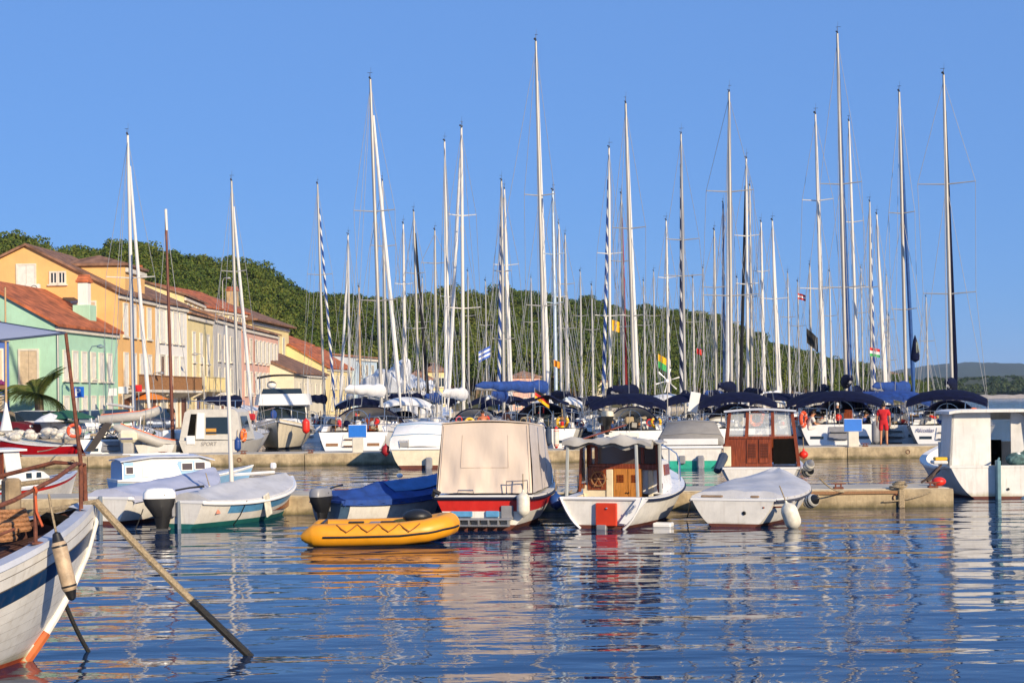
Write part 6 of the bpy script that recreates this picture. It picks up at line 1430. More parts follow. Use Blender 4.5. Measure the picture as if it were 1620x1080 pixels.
# ------------------------------------------------------------------ extras on the near row of yachts
def panel(t, label, x, y, z, w_, h_, m_, cat='panel', nm='blue_panel'):
    mb = MB(); mb.box((0, 0, 0), (w_, .03, h_), bev=.06 if min(w_, h_) > .2 else .01); o = mb.build(nm, m_, loc=W2(t, (x, y, z))); o.rotation_euler = (0, 0, t.rotation_euler.z); tag(o, label, cat); return o
def dock_post(x, label, zt, m_=None):
    pass
def pedestal(x, label):
    p = Vector((PX(x, 60.6, 690), 60.55, .46)); t = thing('service_pillar', label, 'service pillar', p)
    mb = MB(); mb.box((0, 0, .30), (.42, .22, .60), bev=.02); mb.build('cabinet', mat('cream_steel', (.62, .58, .48), .5, var=.1), t)
    mb = MB(); mb.box((0, -.02, .86), (.74, .05, .52), bev=.05); mb.box((0, -.048, .86), (.70, .01, .48), bev=.004, mat=1); mb.build('sign_panel', [WH, BSIGN], t)
pedestal(566, 'cream service pillar with blank bright blue board beside teak-trimmed stern'); pedestal(1349, 'cream service pillar with blank bright blue board beside seated crew')
# lifebuoys
def on(t, x, y, z): return W2(t, (x, y, z))
lifebuoy('orange lifebuoy on the rail of the yacht behind mahogany wheelhouse', P(1196, 662, 64.0), .26)
lifebuoy('orange lifebuoy on the stern rail of the sugar-scoop yacht', P(1540, 657, 64.2), .26)
lifebuoy('red-orange lifebuoy seen edge-on beside the seated crew', P(1271, 663, 64.2), .28, R(58), mat('red_orange_ring', (.70, .09, .03), .5))
lifebuoy('red-orange ring buoy on the yacht beside the brown pole', P(117, 681, 63.8), .24, .3, mat('red_orange_ring', (.70, .09, .03), .5))
lifebuoy('yellow horseshoe buoy on the black hulled yacht rail', P(890, 667, 64.2), .22, 0, YEB, True)
lifebuoy('yellow horseshoe buoy beside the grey motorboat cover', P(1038, 668, 64.2), .20, .3, YEB, True)
lifebuoy('yellow buoy behind the top edge of the tan canopy', P(743, 669, 64.4), .19, .2, YEB)
# sagging awning of the yacht with the flag
rows = []
for v in range(7):
    y = .2+2.4*v/6; rows.append([Vector((x, y, 2.42+.16*math.cos(x*.9)-.20*(abs(x)/1.35)**2+.03*math.sin(x*6+v)+(.10 if v in (0, 6) else 0)*math.sin(x*4))) for x in [-1.28+2.5*i/18 for i in range(19)]])
mb = MB(); mb.slab(rows, .03); mb.build('awning', NAVY, t7); [rails('awning_pole', [[(sg*1.05, y, 1.1), (sg*1.0, y, 2.5)]], .014, STEEL, t7) for sg in (-1, 1) for y in (.5, 2.2)]
def flag(label, p, q, w_, h_, cols, group=None, rot=0.0, wave=.06, horizontal=True, droop=.0):
    """staff from p, cloth of coloured bands"""
    t = thing('flag', label, 'flag', p, rot, group); n = len(cols); m = 10
    mb = MB(); mb.cyl((0, 0, -h_*2.0), (0, 0, h_*.55), .012, n=6); mb.build('staff', ALUD, t)
    for k in range(n):
        rows = []
        for j in range(2):
            f = (k+j)/n
            if horizontal: rows.append([Vector((w_*i/m, wave*math.sin(i*.9), h_*(.5-f)-droop*w_*(i/m))) for i in range(m+1)])
            else: rows.append([Vector((w_*f, wave*math.sin(f*6), h_*(.5-i/m)-droop*w_*f)) for i in range(m+1)])
        mb = MB(); mb.grid(rows, 0, True); mb.build('band', cols[k], t)
    return t
fb = mat('flag_black', (.012, .012, .012), .8); fr_ = mat('flag_red', (.6, .03, .02), .8); fy = mat('flag_gold', (.8, .45, .01), .8); fw = mat('flag_white', (.75, .75, .75), .8); fg = mat('flag_green', (.05, .40, .10), .8); fl = mat('flag_blue', (.05, .13, .5), .8)
flag('black, red and gold flag hanging on the tallest silver mast yacht', P(846, 622, 63.6), None, .62, .42, [fb, fr_, fy], rot=.2, droop=.7)
flag('blue and white striped flag among the masts near yellow villa', P(757, 565, 70), None, .55, .5, [fl, fw, fl, fw, fl], droop=-.5)
flag('yellow and green flag in the rigging beside navy striped headsail', P(1041, 570, 78), None, .45, .7, [fy, fg], droop=.6)
flag('yellow pennant flying above the navy bimini', P(968, 514, 78), None, .4, .55, [fy], droop=.3)
flag('black flag on the short mast at the hill end', P(1276, 530, 92), None, .7, .9, [fb], droop=.9)
flag('red and white courtesy flag high on the flag-dressed mast', P(1262, 468, 76), None, .4, .3, [fr_, fw, fr_], droop=.3)
flag('red and white small flag with green band near the bunting', P(1376, 556, 88), None, .6, .5, [fr_, fw, fg], droop=.2)
flag('small red ensign on the second row beside the red headsail', P(1102, 555, 80), None, .3, .3, [fr_], droop=.3)
flag('small orange flag beside the tallest silver mast', P(876, 574, 70), None, .3, .3, [mat('flag_orange', (.8, .3, .02), .8)], droop=.4)
# bag hanging under the blue genoa
mb = MB(); a, b_ = P(1447, 530, 76.5), P(1448, 573, 76.5); hgt = a.z-b_.z; mb.lathe([(.02, hgt), (.10, hgt*.8), (.22, hgt*.25), (.24, hgt*.1), (.02, 0)], 10); mb.lathe([(.03, hgt*.9), (.115, hgt*.7), (.2, hgt*.35)], 4, mat=1, o=(.03, -.02, 0)); o = mb.build('sail_bag', [NAVY, mat('olive_cloth', (.25, .27, .2), .8)], loc=b_); tag(o, 'dark tapering sail bag hanging from the blue genoa', 'sail bag')
# wind generator
p = P(1056, 640, 70); t = thing('wind_generator', 'white wind generator on a pole above the navy biminis', 'wind generator', (p.x, p.y, .9)); hz = P(1056, 602, 70).z-.9
mb = MB(); mb.cyl((0, 0, 0), (0, 0, hz), .025, n=8); mb.build('pole', ALU, t)
mb = MB(); mb.tube([(0, -.2, hz), (0, .1, hz), (-.05, .5, hz)], [.08, .09, .03], 10); hb = mb.build('nacelle', WH, t); mb = MB(); mb.prism([(-.05, .35, hz), (-.05, .75, hz-.2), (-.05, .75, hz+.25)], (.02, 0, 0)); mb.build('tail_vane', WH, hb)
for k in range(6):
    a = k*PI/3+.2; mb = MB(); mb.prism([(math.cos(a)*.06, -.22, hz+math.sin(a)*.06), (math.cos(a+.14)*.55, -.22, hz+math.sin(a+.14)*.55), (math.cos(a+.02)*.58, -.2, hz+math.sin(a+.02)*.58)], (0, .015, 0)); mb.build('blade', WH, hb)
# outboard on the rail of the bimini yacht
mb = MB(); ob = t8
outboard(t8, (-.95*k8, .2, 1.55), .5, CREAM, 1.25); mb = MB(); mb.box((-.95*k8, .3, 1.25), (.4, .05, .3), bev=.01); mb.build('motor_board', WOODR, t8)
mb = MB(); mb.box((0, 0, 0), (2.0, .22, .05), bev=.01); g_ = mb.build('gangplank', WOODR, loc=P(955, 683, 61.8)); g_.rotation_euler = (0, R(-16), .3); tag(g_, 'brown gangplank lying across the stern above mahogany cabin boat', 'gangplank')
# white folding steps and boards at long bimini yacht
mb = MB()
for k in range(4): mb.box((0, .05*k, .18+.22*k), (.5, .16, .03), bev=.008)
mb.box((-.26, .08, .5), (.03, .06, 1.0)); mb.box((.26, .08, .5), (.03, .06, 1.0)); o = mb.build('boarding_ladder', WH, loc=P(1128, 712, 62.9)); tag(o, 'white folding boarding ladder at stern of long bimini yacht', 'ladder')
mb = MB(); mb.box((0, 0, 0), (.42, .03, .85), bev=.05); o = mb.build('paddle_board', WH, loc=P(1098, 636, 64)); o.rotation_euler = (.1, .18, 0); tag(o, 'upright white board lashed to the long bimini yacht rail', 'board')
# gangway of the left yacht
mb = MB(); mb.prism([(0, 0, 0), (.35, 0, 0), (1.15, 0, 1.15), (.85, 0, 1.2)], (0, .05, 0)); o = mb.build('gangway', mat('dark_gangway', (.05, .04, .035), .6), loc=P(134, 714, 63)); tag(o, 'dark tilted gangway raised at the stern beside red boat', 'gangway')
# people
REDS = mat('red_cotton', (.55, .012, .018), .85, var=.12); NAVS = mat('black_cotton', (.015, .015, .018), .85); WHS = mat('white_cotton', (.65, .62, .56), .85); BLS = mat('blue_cotton', (.03, .08, .3), .85); GRS = mat('grey_green_cotton', (.10, .14, .12), .85)
person('person in red shirt and red shorts standing barefoot on the far pontoon', (PX(1398, 61.2, 700), 61.2, .475), R(165), 'stand', REDS, REDS, sc=1.0)
person('person sitting with bare back turned, under the sagging navy awning', (PX(766, 65.5, 670), 65.5, .80), R(200), 'sit', None, BLS, SKINT)
person('person sitting sideways with bare shoulders, under the sagging navy awning', (PX(796, 65.9, 670), 65.9, .92), R(120), 'sit', None, BLS, SKINT)
person('person in black top leaning in the cockpit under arched bimini', (PX(1287, 65.6, 670), 65.6, .82), R(150), 'sit', NAVS, GRS, SKIN)
person('person in white shirt sitting by the edge-on red lifebuoy', (PX(1279, 64.3, 680), 64.3, .62), R(95), 'sit', WHS, WHS, SKIN)
person('person with bare arms crouching beside the white shirted one', (PX(1297, 64.6, 680), 64.6, .52), R(130), 'sit', WHS, GRS, SKINT)
person('person in dark cap standing behind the wheel under arched bimini', (PX(1325, 66.5, 670), 66.5, .62), R(180), 'stand', NAVS, BLS, SKIN, hat=WHS, sc=.92)
person('person in blue shirt lying low in the cockpit beside blue board', (PX(1362, 64.6, 680), 64.6, .56), R(70), 'sit', BLS, GRS, SKIN)
person('person sitting in the doorway of the arched navy sprayhood', (PX(567, 66.8, 670), 66.8, .82), R(190), 'sit', NAVS, WHS, SKIN)
person('person dressed in black walking on the quay before the white house', (PX(270, 92, 655), 92, .76), R(30), 'stand', NAVS, NAVS, SKIN)
# fenders of the far row
for (x, y, D, m_, cp, lab, ln, r_) in ((868, 690, 63.0, DGREY, None, 'dark blue fender beside the red-tipped white fender', .75, .13), (880, 692, 63, FEND, REDB, 'white fender with red tips on the black hulled yacht', .8, .11), (838, 690, 63.1, DGREY, None, 'dark blue sock fender beside the tan canopy', .8, .14), (850, 694, 63.05, DGREY, None, 'lower dark blue sock fender close to the tan canopy', .7, .13), (1385, 684, 62.9, GREYP, None, 'big grey fender beside the person in red', .95, .16), (398, 690, 77, FENDB, None, 'long blue fender at flybridge cruiser bow', .9, .15), (406, 696, 77, FENDB, None, 'lower blue fender at flybridge cruiser bow', .7, .15), (376, 703, 63.2, FENDB, None, 'short blue fender on the grey pilot boat', .55, .14), (484, 674, 79, REDB, None, 'red fender on the starboard bow of the flybridge cruiser', .75, .2)):
    fender(lab, P(x, y, D), ln, r_, m_, cap=cp)

# ------------------------------------------------------------------ red boat, pilot boat, cruiser, motorboats
def red_boat():
    t = thing('red_wooden_boat', 'bright red hulled boat with white lettering moored at the long pontoon', 'boat', (PX(134, 69, 690), 69.5, 0), R(72))
    H = Hull(6.2, 2.2, .70, .82, 1.55, .4, .7, .45, 2.2, .5, .3)
    mb = MB(); H.skin(mb, [('k', 0, 0), ('z', .10, 1), ('z', .18, 0), ('s', -.03, 0), ('s', 0, 0)]); mb.build('hull', [mat('bright_red_hull', (.62, .010, .016), .3, var=.1), BLK], t)
    mb = MB(); H.rim(mb, .18); H.deck(mb, 0, .98, .17, -.03, .03); mb.build('deck', WH, t)
    mb = MB()
    for k in range(34): mb.ball((rs.uniform(-.6, .6), rs.uniform(.6, 5.2), 1.0+rs.uniform(0, .28)+.05), rs.uniform(.12, .24), 7, sc=(1.2, 1.4, .8))
    mb.build('heaped_white_nets', mat('white_netting', (.62, .58, .50), .9, var=.35, scale=9, bump=1, bscale=24), t)
    mb = MB(); mb.tube([(0, 4.4, .8), (.05, 4.4, P(50, 440, 66).z)], [.06, .04], 8); mb.build('mast', mat('pale_wood_spar', (.48, .32, .16), .6), t)
    mb = MB(); mb.lathe([(.02, 1.6), (.10, 1.1), (.30, .15), (.05, .0)], 10, (0, 4.4, 1.2)); mb.build('gathered_sail', WCAN, t)
    text_mesh('Ruzica', .34, 'boat_name', fw, t, (-.93, 4.1, .86), (PI/2, 0, -PI/2-.18), .3)
    mb = MB(); mb.box((0, -.2, .6), (.08, .5, 1.2), bev=.03); mb.build('rudder', RED, t)
red_boat()
def pilot_boat():
    p = P(332, 715, 63.2); t = thing('pilot_boat', 'grey-white pilothouse boat with square dark window and lettering on stern', 'boat', (p.x, 63.2, 0), R(-3))
    H = Hull(6.8, 2.9, .95, .95, 1.3, .35, .9, .42, 2.6, .25, .5)
    PG = mat('pale_warm_grey_gelcoat', (.58, .55, .48), .4, var=.1)
    mb = MB(); H.skin(mb, [('k', 0, 0), ('z', .3, 0), ('s', -.2, 0), ('s', 0, 0)]); H.deck(mb, 0, .98, .0, .0, .04); mb.build('hull', PG, t)
    mb = MB(); rows = [[Vector((-1.32, y0, .95)), Vector((-1.12, y1, 2.12)), Vector((-.95, y1, 2.25)), Vector((.95, y1, 2.25)), Vector((1.12, y1, 2.12)), Vector((1.32, y0, .95))] for y0, y1 in ((.15, .25), (2.6, 2.3))]
    mb.grid(rows, 0, False, True); mb.add(rows[0], [tuple(range(6))[::-1]]); mb.add(rows[1], [tuple(range(6))]); ph = mb.build('pilothouse', PG, t)
    mb = MB(); mb.prism([(-.20, .16, 1.22), (.74, .16, 1.22), (.74, .215, 1.92), (-.20, .215, 1.92)], (0, -.012, 0)); w_ = mb.build('rear_window', GLS, ph); mb = MB(); mb.box((.02, .16, 1.32), (.44, .01, .26)); mb.build('painted_orange_reflection', mat('painted_reflection_orange', (.6, .3, .05), .6), w_)  # orange patch on the pane is a painted reflection
    mb = MB(); mb.prism([(-.98, .15, 1.12), (-.66, .15, 1.12), (-.60, .23, 2.06), (-.84, .23, 2.06)], (0, -.012, 0)); mb.build('doorway_shade', WDARK, ph); mb = MB(); mb.prism([(-.62, .13, 1.02), (-.26, .13, 1.02), (-.26, .22, 2.1), (-.56, .22, 2.1)], (0, -.02, 0)); mb.build('sliding_door', WH, ph)  # near-black sheet on the wall paints the shade of a doorway
    mb = MB(); mb.box((-.80, -.02, .98), (.36, .04, .36), bev=.01); mb.build('white_sign', WH, t)
    for sg in (-1, 1):
        mb = MB(); mb.prism([(sg*1.27, .5, 1.3), (sg*1.25, 2.0, 1.3), (sg*1.15, 1.8, 1.95), (sg*1.16, .6, 1.95)], (sg*.012, 0, 0)); mb.build('side_window', GLS, ph)
    text_mesh('SPORT', .22, 'boat_name', mat('grey_letters', (.28, .26, .24), .6), t, (-.05, -.015, .74), (PI/2, 0, 0), .2)
    mb = MB(); mb.box((0, -.25, .42), (2.2, .5, .06), bev=.02); mb.build('swim_platform', GREYR, t)
    rails('roof_rack', [[(-1.0, .4, 2.28), (-1.0, .4, 2.6), (-1.0, 2.0, 2.6), (-1.0, 2.0, 2.28)], [(1.0, .4, 2.28), (1.0, .4, 2.6), (1.0, 2.0, 2.6), (1.0, 2.0, 2.28)], [(-1.0, .4, 2.6), (1.0, .4, 2.6)]], .02, STEEL, t)
    lifebuoy('orange ring on the side of the pilothouse boat', W2(t, (1.36, .3, 1.15)), .22, R(80))
pilot_boat()
def cruiser():
    p = Vector((PX(437, 79, 700), 79, 0)); t = thing('flybridge_cruiser', 'white flybridge motor cruiser with black bimini facing the pontoon', 'motor yacht', (p.x-.7, p.y+8.6, 0), PI+R(5)); t.scale = (.86, .82, .86)
    H = Hull(10.6, 3.9, 1.3, 1.35, 1.95, .5, .9, .45, 2.2, .42, 1.3)
    mb = MB(); H.skin(mb, [('k', 0, 1), ('z', .14, 0), ('s', -.2, 0), ('s', 0, 0)]); H.deck(mb, 0, .99, 0, .0, .08); mb.build('hull', [mat('cream_gelcoat', (.74, .66, .50), .3, var=.06), BLK], t)
    rails('rub_rail', [H.sheer(0, 1, -.18, .03, sg) for sg in (-1, 1)], .04, WH, t)
    mb = MB(); rows = [[Vector((-w0, y0, 1.4)), Vector((-w1, y1, z1)), Vector((w1, y1, z1)), Vector((w0, y0, 1.4))] for y0, y1, w0, w1, z1 in ((1.0, 1.0, 1.7, 1.55, 2.75), (5.6, 5.0, 1.65, 1.5, 2.75))]
    mb.grid(rows, 0, False, True); mb.add(rows[1], [(0, 1, 2, 3)]); mb.add(rows[0], [(3, 2, 1, 0)]); sl_ = mb.build('saloon', WH, t)
    mb = MB(); rows = [[Vector((-1.62, 5.62, 1.45)), Vector((-1.0, 7.4, 1.75)), Vector((1.0, 7.4, 1.75)), Vector((1.62, 5.62, 1.45))], [Vector((-1.6, 5.5, 1.7)), Vector((-.9, 7.0, 1.9)), Vector((.9, 7.0, 1.9)), Vector((1.6, 5.5, 1.7))]]
    mb.grid(rows, 0, True); mb.build('trunk_cabin', WH, t)
    def ws(x0, x1): return [(x0*1.62, 5.565, 1.80), (x1*1.62, 5.565, 1.80), (x1*1.52, 5.10, 2.62), (x0*1.52, 5.10, 2.62)]
    for x0, x1 in ((-.95, -.42), (-.36, .95)):
        mb = MB(); mb.prism(ws(x0, x1), (0, .04, .02)); mb.build('windscreen', GLS, sl_)
    for sg in (-1, 1):
        mb = MB(); mb.prism([(sg*1.66, 1.8, 1.85), (sg*1.64, 5.2, 1.85), (sg*1.53, 4.8, 2.6), (sg*1.56, 1.8, 2.6)], (sg*.015, 0, 0)); mb.build('saloon_window', GLS, sl_)
    mb = MB(); rows = []
    for f, (y, ww) in enumerate(((.8, 1.75), (3.5, 1.8), (5.3, 1.75), (5.9, 1.45))): rows.append([Vector((-ww, y, 2.74)), Vector((-ww*.93, y-.25*(f > 1), 3.45)), Vector((ww*.93, y-.25*(f > 1), 3.45)), Vector((ww, y, 2.74))])
    mb.grid([[r_[0] for r_ in rows], [r_[1] for r_ in rows]], 0, True); mb.grid([[r_[3] for r_ in rows], [r_[2] for r_ in rows]], 0, True, True); mb.add(rows[-1], [(0, 1, 2, 3)]); mb.add([r_[0] for r_ in rows]+[r_[3] for r_ in rows[::-1]], [tuple(range(8))]); fbk = mb.build('flybridge', WH, t)
    mb = MB(); mb.prism([(-1.3, 5.45, 3.45), (1.3, 5.45, 3.45), (1.2, 5.1, 3.78), (-1.2, 5.1, 3.78)], (0, .02, .01)); mb.build('wind_deflector', GLS, fbk)
    mb = MB(); mb.box((.4, 4.5, 3.45), (.6, .4, .8), bev=.08); mb.box((-.5, 3.9, 3.35), (.8, .5, .9), bev=.1); mb.build('helm_seat', WH, fbk)
    mb = MB(); mb.ball((.75, 3.6, 4.05), .32, 10, sc=(1, 1, .8)); mb.build('radar_dome', WH, fbk)
    mb = MB(); arch_sheet(mb, 3.2, .16, 2.6, 4.9, 4.55, th=.09); mb.build('bimini', BLACKC, t)
    for sg in (-1, 1):
        for y in (2.8, 4.6): rails('bimini_post', [[(sg*1.6, y, 3.4), (sg*1.58, y+.1, 4.55)]], .03, WH, t)
    mb = MB(); mb.box((.55, 9.7, 1.28), (.3, .08, .14), bev=.03); mb.build('anchor_fairlead', BLK, t)
    rails('bow_rail', [[H.pt(tt, H.zs(tt), sg, -.1)+Vector((0, 0, .7)) for tt in (.5, .6, .7, .8, .9, .97)] for sg in (-1, 1)]+[[H.pt(tt, H.zs(tt), sg, -.1), H.pt(tt, H.zs(tt), sg, -.1)+Vector((0, 0, .7))] for tt in (.5, .65, .8, .95) for sg in (-1, 1)], .02, STEEL, t)
    mb = MB(); mb.ball((.45, 6.6, 2.15), .3, 8, sc=(.7, .5, 1)); mb.build('blue_cushion', NAVYB, t)
    mb = MB(); mb.box((1.75, 9.2, 2.05), (.7, .5, .4), bev=.08); mb.build('red_bag', mat('red_canvas', (.45, .012, .02), .8), t)
cruiser()
def big_motor_yacht():
    p = Vector((PX(590, 92, 650), 92)); t = thing('motor_yacht', 'white motor yacht wrapped in wrinkled white covers behind arched sprayhood', 'motor yacht', (p.x, p.y, 0), R(-20))
    H = Hull(12, 4.2, 1.5, 1.5, 2.1, .5, .9, .45, 2.2, .35, 1.2)
    mb = MB(); H.skin(mb, [('k', 0, 1), ('z', .12, 0), ('s', -.2, 0), ('s', 0, 0)]); H.deck(mb, 0, .99, 0, 0, .05); mb.build('hull', [WH, DBLUE], t)
    mb = MB(); mb.box((0, 4.2, 2.3), (3.4, 6.0, 1.7), bev=.25); s_ = mb.build('superstructure', WH, t); mb = MB(); mb.box((0, 1.17, 2.45), (2.6, .05, .7), bev=.02); mb.build('window', GLS, s_)
    for sg in (-1, 1): mb = MB(); mb.box((sg*1.71, 4.2, 2.55), (.04, 5.0, .6), bev=.02); mb.build('window', GLS, s_)
    mb = MB(); rows = []
    for v in range(13):
        y = 1.0+5.2*v/12; rows.append([Vector((x, y, 3.25+(.9+.35*math.sin(v*.5))*(1-abs(x/1.65)**2.2)+.12*math.sin(x*5+v*1.7)+.10*math.sin(x*9-v*2.9))) for x in [-1.65+3.3*i/22 for i in range(23)]])
    mb.grid(rows); ends = rows[0]; mb.grid([[Vector((q.x, q.y, 3.0)) for q in ends], ends], 0, True); mb.build('crumpled_cover', mat('pale_plastic_cover', (.66, .68, .70), .45, var=.12, scale=2, bump=.9, bscale=5), t)
    mb = MB(); mb.tube([(.9, 2.2, 3.4), (.9, 2.4, 4.6), (1.2, 2.6, 5.1)], [.5, .6, .2], 9); mb.build('wrapped_mast', MATS['pale_plastic_cover'], t)
big_motor_yacht()
def covered_motorboat(label, x, y, rot, cov, stripe, W=2.3, nm='covered_motorboat', grey=False):
    p = GW(x, y); t = thing(nm, label, 'motorboat', (p.x, p.y, 0), R(rot)); H = Hull(5.2, W, .78, .80, 1.05, .3, .95, .42, 2.6, .22, .6)
    mb = MB(); H.skin(mb, [('k', 0, 1), ('z', .12, 2), ('z', .26, 0), ('s', -.12, 0), ('s', 0, 0)]); mb.build('hull', [CREAM if not grey else WHG, BRN if not grey else GREENB, CREAM if not grey else GREENB], t)
    rails('rub_rail', [H.sheer(0, 1, -.06, .02, sg) for sg in (-1, 1)]+[[(-H.w(0), -.02, .72), (H.w(0), -.02, .72)]], .035, WH, t)
    mb = MB(); H.rim(mb, .15); H.deck(mb, 0, .98, .14, -.01, .03); mb.build('deck', WH, t)
    mb = MB(); rows = []
    prof = ((0, .80, 1.0), (.10, 1.25, .97), (.55, 1.62, .86), (1.6, 1.70, .84), (2.6, 1.62, .82), (3.6, 1.15, .7)) if not grey else ((.02, .98, 1.0), (.25, 1.2, .98), (1.0, 1.62, .80), (2.0, 1.66, .78), (2.9, 1.55, .76), (3.7, 1.15, .6))
    for q, (yy, zt, ww) in enumerate(prof):
        Wd = W/2*ww; rows.append([Vector((-W/2*.98, yy, .82)), Vector((-Wd, yy, zt-.14)), Vector((-Wd*.9, yy, zt-.03)), Vector((0, yy, zt+.03)), Vector((Wd*.9, yy, zt-.03)), Vector((Wd, yy, zt-.14)), Vector((W/2*.98, yy, .82))])
    mb.grid(rows, 0, True, True); mb.add(rows[0], [tuple(range(7))[::-1]]); c = mb.build('cover', cov, t, sharp=50)
    rails('cover_seam', [[v+Vector((0, -.012, .008)) for v in rows[k]] for k in (1, 2)], .012, BLUE if not grey else GREYP, c, 4)
    if not grey:
        mb = MB(); mb.box((-.72, -.04, .92), (.02, .02, .3)); mb.box((-.40, -.04, .92), (.02, .02, .3)); mb.box((-.56, -.04, 1.04), (.34, .02, .02)); mb.box((-.56, -.04, .9), (.3, .02, .16)); mb.build('ladder', ALU, t)
    mb = MB(); mb.box((.35, -.14, .20), (.26, .22, .44), bev=.05); mb.box((.35, -.30, .02), (.2, .3, .12), bev=.04); mb.build('stern_drive', GREYP, t)
    if grey:
        for xx in (-.3, .35):
            mb = MB(); mb.box((xx, -.06, .30), (.22, .1, .3), bev=.03); mb.build('trim_tab', GREYP, t)
        mb = MB(); mb.box((0, -.01, .93), (W*.82, .03, .22), bev=.01); mb.build('transom_board', WH, t)
    fender('red fender at the quarter of the '+('white covered motorboat' if not grey else 'grey covered motorboat'), W2(t, (-W/2-.16 if not grey else W/2+.1, .3, .68)), .4, .16, mat('dark_red_fender', (.35, .015, .02), .5))
covered_motorboat('white motorboat zipped under a white tonneau cover beside tan canopy', 664, 741, -2, WCAN, None, 2.25)
covered_motorboat('motorboat with taupe-grey cover and green boot stripe before the biminis', 1093, 740, -8, GREYC, None, 2.35, grey=True)
def rib(label, x, y, D, rot, tilt):
    p = P(x, y, D); t = thing('grey_inflatable', label, 'dinghy', p, R(rot)); t.rotation_euler = (0, R(tilt), R(rot))
    for sg in (-1, 1):
        mb = MB(); mb.tube([(-1.35, sg*.5, 0), (-1.1, sg*.5, 0), (.6, sg*.5, .02), (1.1, sg*.4, .12), (1.35, 0, .22)], [.08, .2, .21, .2, .18], 12); mb.build('buoyancy_tube', GREYR, t)
        mb = MB(); mb.tube([(-1.1, sg*.5, .205), (.6, sg*.5, .235), (1.1, sg*.4, .33), (1.33, 0, .41)], .02, 6); mb.build('orange_trim', ORB, t)
    mb = MB(); mb.box((-1.0, 0, .05), (.05, .9, .4), bev=.01); mb.build('transom', BLK, t); mb = MB(); mb.box((0, 0, -.1), (2.0, .9, .05)); mb.build('floor', GREYP, t); mb = MB(); mb.box((-.1, 0, .14), (.22, .9, .04)); mb.build('seat', GREYP, t)
rib('grey inflatable dinghy with orange trim slung beside the tilted gangway', 203, 660, 67, 8, -4)
rib('grey inflatable dinghy tilted bow-down beside the pilothouse boat', 228, 692, 63.8, 15, 22)
p = P(203, 697, 63); t = thing('outboard_on_bracket', 'big cream outboard motor on a bracket beside tilted gangway', 'motor', (p.x, p.y, .62)); mb = MB(); mb.box((0, 0, -.05), (.42, .3, .7), bev=.04); mb.build('bracket', GREYR, t); mb = MB(); mb.box((0, 0, .55), (.78, .5, .52), bev=.14); mb.build('cowling', CREAM, t); mb = MB(); mb.box((0, -.26, .46), (.5, .02, .06), bev=.008); mb.build('decal', mat('dark_blue_letters', (.05, .06, .2), .5), t)
mb = MB(); mb.tube([(0, 0, 0), (-.08, 0, 4.0), (-.2, 0, P(253, 330, 66).z-.9)], [.085, .075, .05], 10); o = mb.build('brown_mast', BROWNM, None, loc=(PX(267, 66, 680), 66, .9)); 
t = thing('brown_masted_boat', 'small white boat with tall red-brown wooden mast by the quay', 'sailboat', (PX(267, 66, 680), 63.4, 0), R(-4)); o.parent = t; o.location = (0, 2.6, .5); o.name = 'mast'
H = Hull(6, 2.1, .8, .78, 1.1, .3, .8); mb = MB(); H.skin(mb, [('k', 0, 1), ('z', .1, 0), ('s', -.05, 0), ('s', 0, 0)]); H.deck(mb, 0, .98, 0, 0, .05); mb.build('hull', [WHG, DBLUE], t); mb = MB(); mb.box((0, 3.6, 1.1), (1.2, 1.8, .5), bev=.12); mb.build('cabin', WH, t); mb = MB(); mb.cyl((-.17, 2.6, P(253, 350, 66).z-.4), (-.2, 2.6, P(253, 331, 66).z), .06, n=8); mb.build('white_mast_tip', MWHITE, t)
rails('rigging', [[(-.19, 2.6, P(253, 345, 66).z), (sg*1.0, 2.4, .85)] for sg in (-1, 1)]+[[(-.19, 2.6, P(253, 345, 66).z), (0, 5.8, 1.1)]], .012, WIRE, t, 4)
